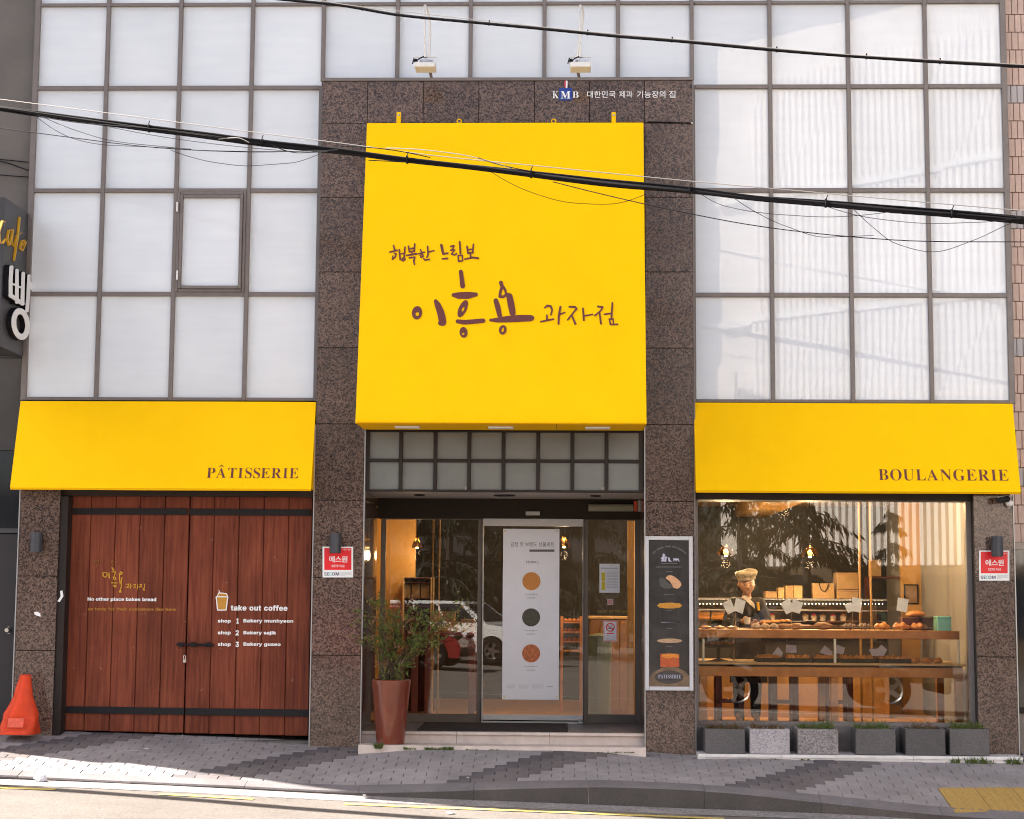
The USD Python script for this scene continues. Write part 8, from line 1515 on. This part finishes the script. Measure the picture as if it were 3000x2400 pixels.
for x, d, lab, s, rz in ((9.4, 33, 'thin cedar across the street opposite the right pilaster', .62, 1.0), (-.6, 33, 'dark cedar across the street opposite the sliding door', .95, 2.0), (-6.2, 34, 'dark cedar across the street opposite the timber gate', 1.0, 3.1), (.9, 36, 'farther dark cedar across the street behind the sliding door tree', 1.05, 2.6), (-2.0, 36, 'farther dark cedar across the street left of the sliding door tree', 1.0, 5.6), (-4.8, 36.5, 'farther dark cedar across the street behind the potted shrub tree', 1.05, 1.9), (-3.4, 32, 'dark cedar across the street opposite the potted shrub', .9, 4.0), (3.2, 34, 'farther dark cedar across the street opposite the menu board', .9, 5.1), (6.2, 37, 'farther thin cedar between the two front cedars across the street', .8, .4)):
    copy_of(c1 if rz > 1.5 else c2, 'cedar_tree', (x, -d, float(z_road(x, d))), lab, rz, (s, s, s))
def car(name, label, cat, x, d, rz, paint, prof, cabin, L, Wd, wb, wr, rim):
    z0 = float(z_road(x, d)); Mx = rotz(rz, (x, -d, z0)); th = thing(name, label, cat, (x, -d, z0))
    body = Polygon(prof)
    for s in (-wb / 2, wb / 2): body = body.difference(Point(s, wr).buffer(wr * 1.16, 20))
    m = trimesh.creation.extrude_polygon(body, Wd, engine='earcut').subdivide(); v = np.asarray(m.vertices)[:, [0, 2, 1]] - [0, Wd / 2, 0]
    zz = np.clip((v[:, 2] - .55) / .5, 0, 1); v[:, 1] *= 1 - .10 * zz ** 2 - .05 * np.clip(np.abs(v[:, 0]) / (L / 2) - .75, 0, 1) * 3
    obj('body', MB().add(v, np.asarray(m.faces)[:, ::-1]).xf(Mx), paint, th, smooth=35)
    cb = MB(); cb.hull([[px, s * Wd / 2 * k, pz] for px, pz, k in cabin for s in (-1, 1)]); obj('cabin', cb.xf(Mx), paint, th, smooth=35)
    b0, b1, t1, t0 = cabin[0], cabin[1], cabin[2], cabin[3]; gl = MB()
    for s in (-1, 1):
        def P(u, w):
            lo = np.array([b0[0] + (b1[0] - b0[0]) * u, s * Wd / 2 * b0[2], b0[1]]); hi = np.array([t0[0] + (t1[0] - t0[0]) * u, s * Wd / 2 * t0[2], t0[1]]); q = lo + (hi - lo) * w; return q + [0, s * .006, 0]
        for u0, u1 in ((.06, .34), (.37, .63), (.66, .93)):
            q = [P(u0, .12), P(u1, .12), P(u1, .86), P(u0, .86)]; gl.hull(q + [p - [0, s * .01, 0] for p in q])
    for (lo, hi, sg) in ((b1, t1, 1), (b0, t0, -1)):
        q = [np.array([lo[0] + (hi[0] - lo[0]) * w + sg * .006, y * Wd / 2 * (lo[2] + (hi[2] - lo[2]) * w) * .88, lo[1] + (hi[1] - lo[1]) * w]) for w in (.12, .88) for y in (-1, 1)]
        gl.hull(q + [p - [sg * .012, 0, 0] for p in q])
    obj('windows', gl.xf(Mx), '/World/Looks/dark_far_glass', th)
    for sx_ in (-wb / 2, wb / 2):
        for s in (-1, 1):
            yc = s * (Wd / 2 - .12)
            t = MB().lathe([(wr * .62, -.11), (wr * .93, -.11), (wr, -.08), (wr, .08), (wr * .93, .11), (wr * .62, .11)], (0, 0, 0), 28, 'y'); t.v = [q + [sx_, yc, wr] for q in t.v]; ty = obj('tyre', t.xf(Mx), K['wire_black'], th, smooth=40)
            r_ = MB().lathe([(wr * .55, -.07), (wr * .63, -.10), (wr * .63, .10), (wr * .55, .07)], (0, 0, 0), 28, 'y')
            for k in range(5):
                a = k * 2 * math.pi / 5; c, sn = math.cos(a), math.sin(a); r_.hull([[c * q - sn * w, y, sn * q + c * w] for q, w in ((.02, .05), (wr * .6, .035), (.02, -.05), (wr * .6, -.035)) for y in (s * .06, s * .085)])
            r_.lathe([(0, -.09), (.06, -.088), (.06, .088), (0, .09)], (0, 0, 0), 14, 'y'); r_.v = [q + [sx_, yc, wr] for q in r_.v]; obj('rim', r_.xf(Mx), rim, th, smooth=35)
            ds = MB().lathe([(0, -.02), (wr * .6, -.02), (wr * .6, .02), (0, .02)], (0, 0, 0), 18, 'y'); ds.v = [q + [sx_, yc - s * .04, wr] for q in ds.v]; obj('wheel_well', ds.xf(Mx), K['black_metal'], th)
    for s in (-1, 1):
        obj('headlight', MB().ball((L / 2 - .10, s * Wd * .36, .76), .12, (.8, 1.2, .6)).xf(Mx), '/World/Looks/dark_far_glass', th, smooth=True); obj('tail_light', MB().ball((-L / 2 + .06, s * Wd * .38, .85), .10, (.5, .9, 1.3)).xf(Mx), K['sign_red'], th, smooth=True)
    obj('bumper', MB().cbox(L / 2 - .12, L / 2 + .02, -Wd * .42, Wd * .42, .28, .46, .04).cbox(-L / 2 - .02, -L / 2 + .12, -Wd * .42, Wd * .42, .30, .5, .04).xf(Mx), K['black_metal'], th)
    return th
suv = [(-2.22, .30), (-2.28, .62), (-2.22, 1.02), (-1.2, 1.06), (.95, 1.04), (1.75, .96), (2.12, .80), (2.22, .58), (2.18, .30)]
suvc = [(-2.15, 1.0, .93), (1.15, 1.02, .90), (.35, 1.62, .74), (-1.85, 1.64, .74)]
white_car = mat('white_car_paint', (.74, .73, .72), .25, 0, .5, coat=1.0); red_car = mat('red_car_paint', (.36, .012, .014), .25, 0, .5, coat=1.0); brown_car = mat('brown_car_paint', (.075, .050, .030), .3, 0, .5, coat=1.0)
car('parked_car', 'white car parked across the street, mirrored in the sliding door', 'car', -2.75, 27, math.radians(22), white_car, suv, suvc, 4.5, 1.85, 2.65, .34, K['steel'])
hat_ = [(-1.8, .25), (-1.85, .6), (-1.78, .92), (-.9, .95), (.7, .93), (1.35, .84), (1.75, .70), (1.85, .5), (1.8, .25)]; hatc = [(-1.75, .9, .92), (.85, .92, .88), (.2, 1.45, .72), (-1.4, 1.47, .72)]
car('parked_car', 'red car parked across the street, mirrored in the left entrance glass', 'car', -4.1, 22.6, math.radians(10), red_car, hat_, hatc, 3.7, 1.65, 2.4, .30, K['steel'])
big_ = [(-2.4, .50), (-2.42, .8), (-2.36, 1.18), (-.6, 1.2), (1.1, 1.18), (2.05, 1.12), (2.35, .95), (2.4, .7), (2.36, .46)]; bigc = [(-2.28, 1.15, .92), (1.2, 1.17, .9), (.55, 1.80, .74), (-2.0, 1.82, .74)]
car('parked_car', 'brown off road car parked across the street, mirrored low in the shop window', 'car', 4.25, 13.9, math.radians(178), brown_car, big_, bigc, 4.8, 1.9, 2.62, .38, K['chrome'])
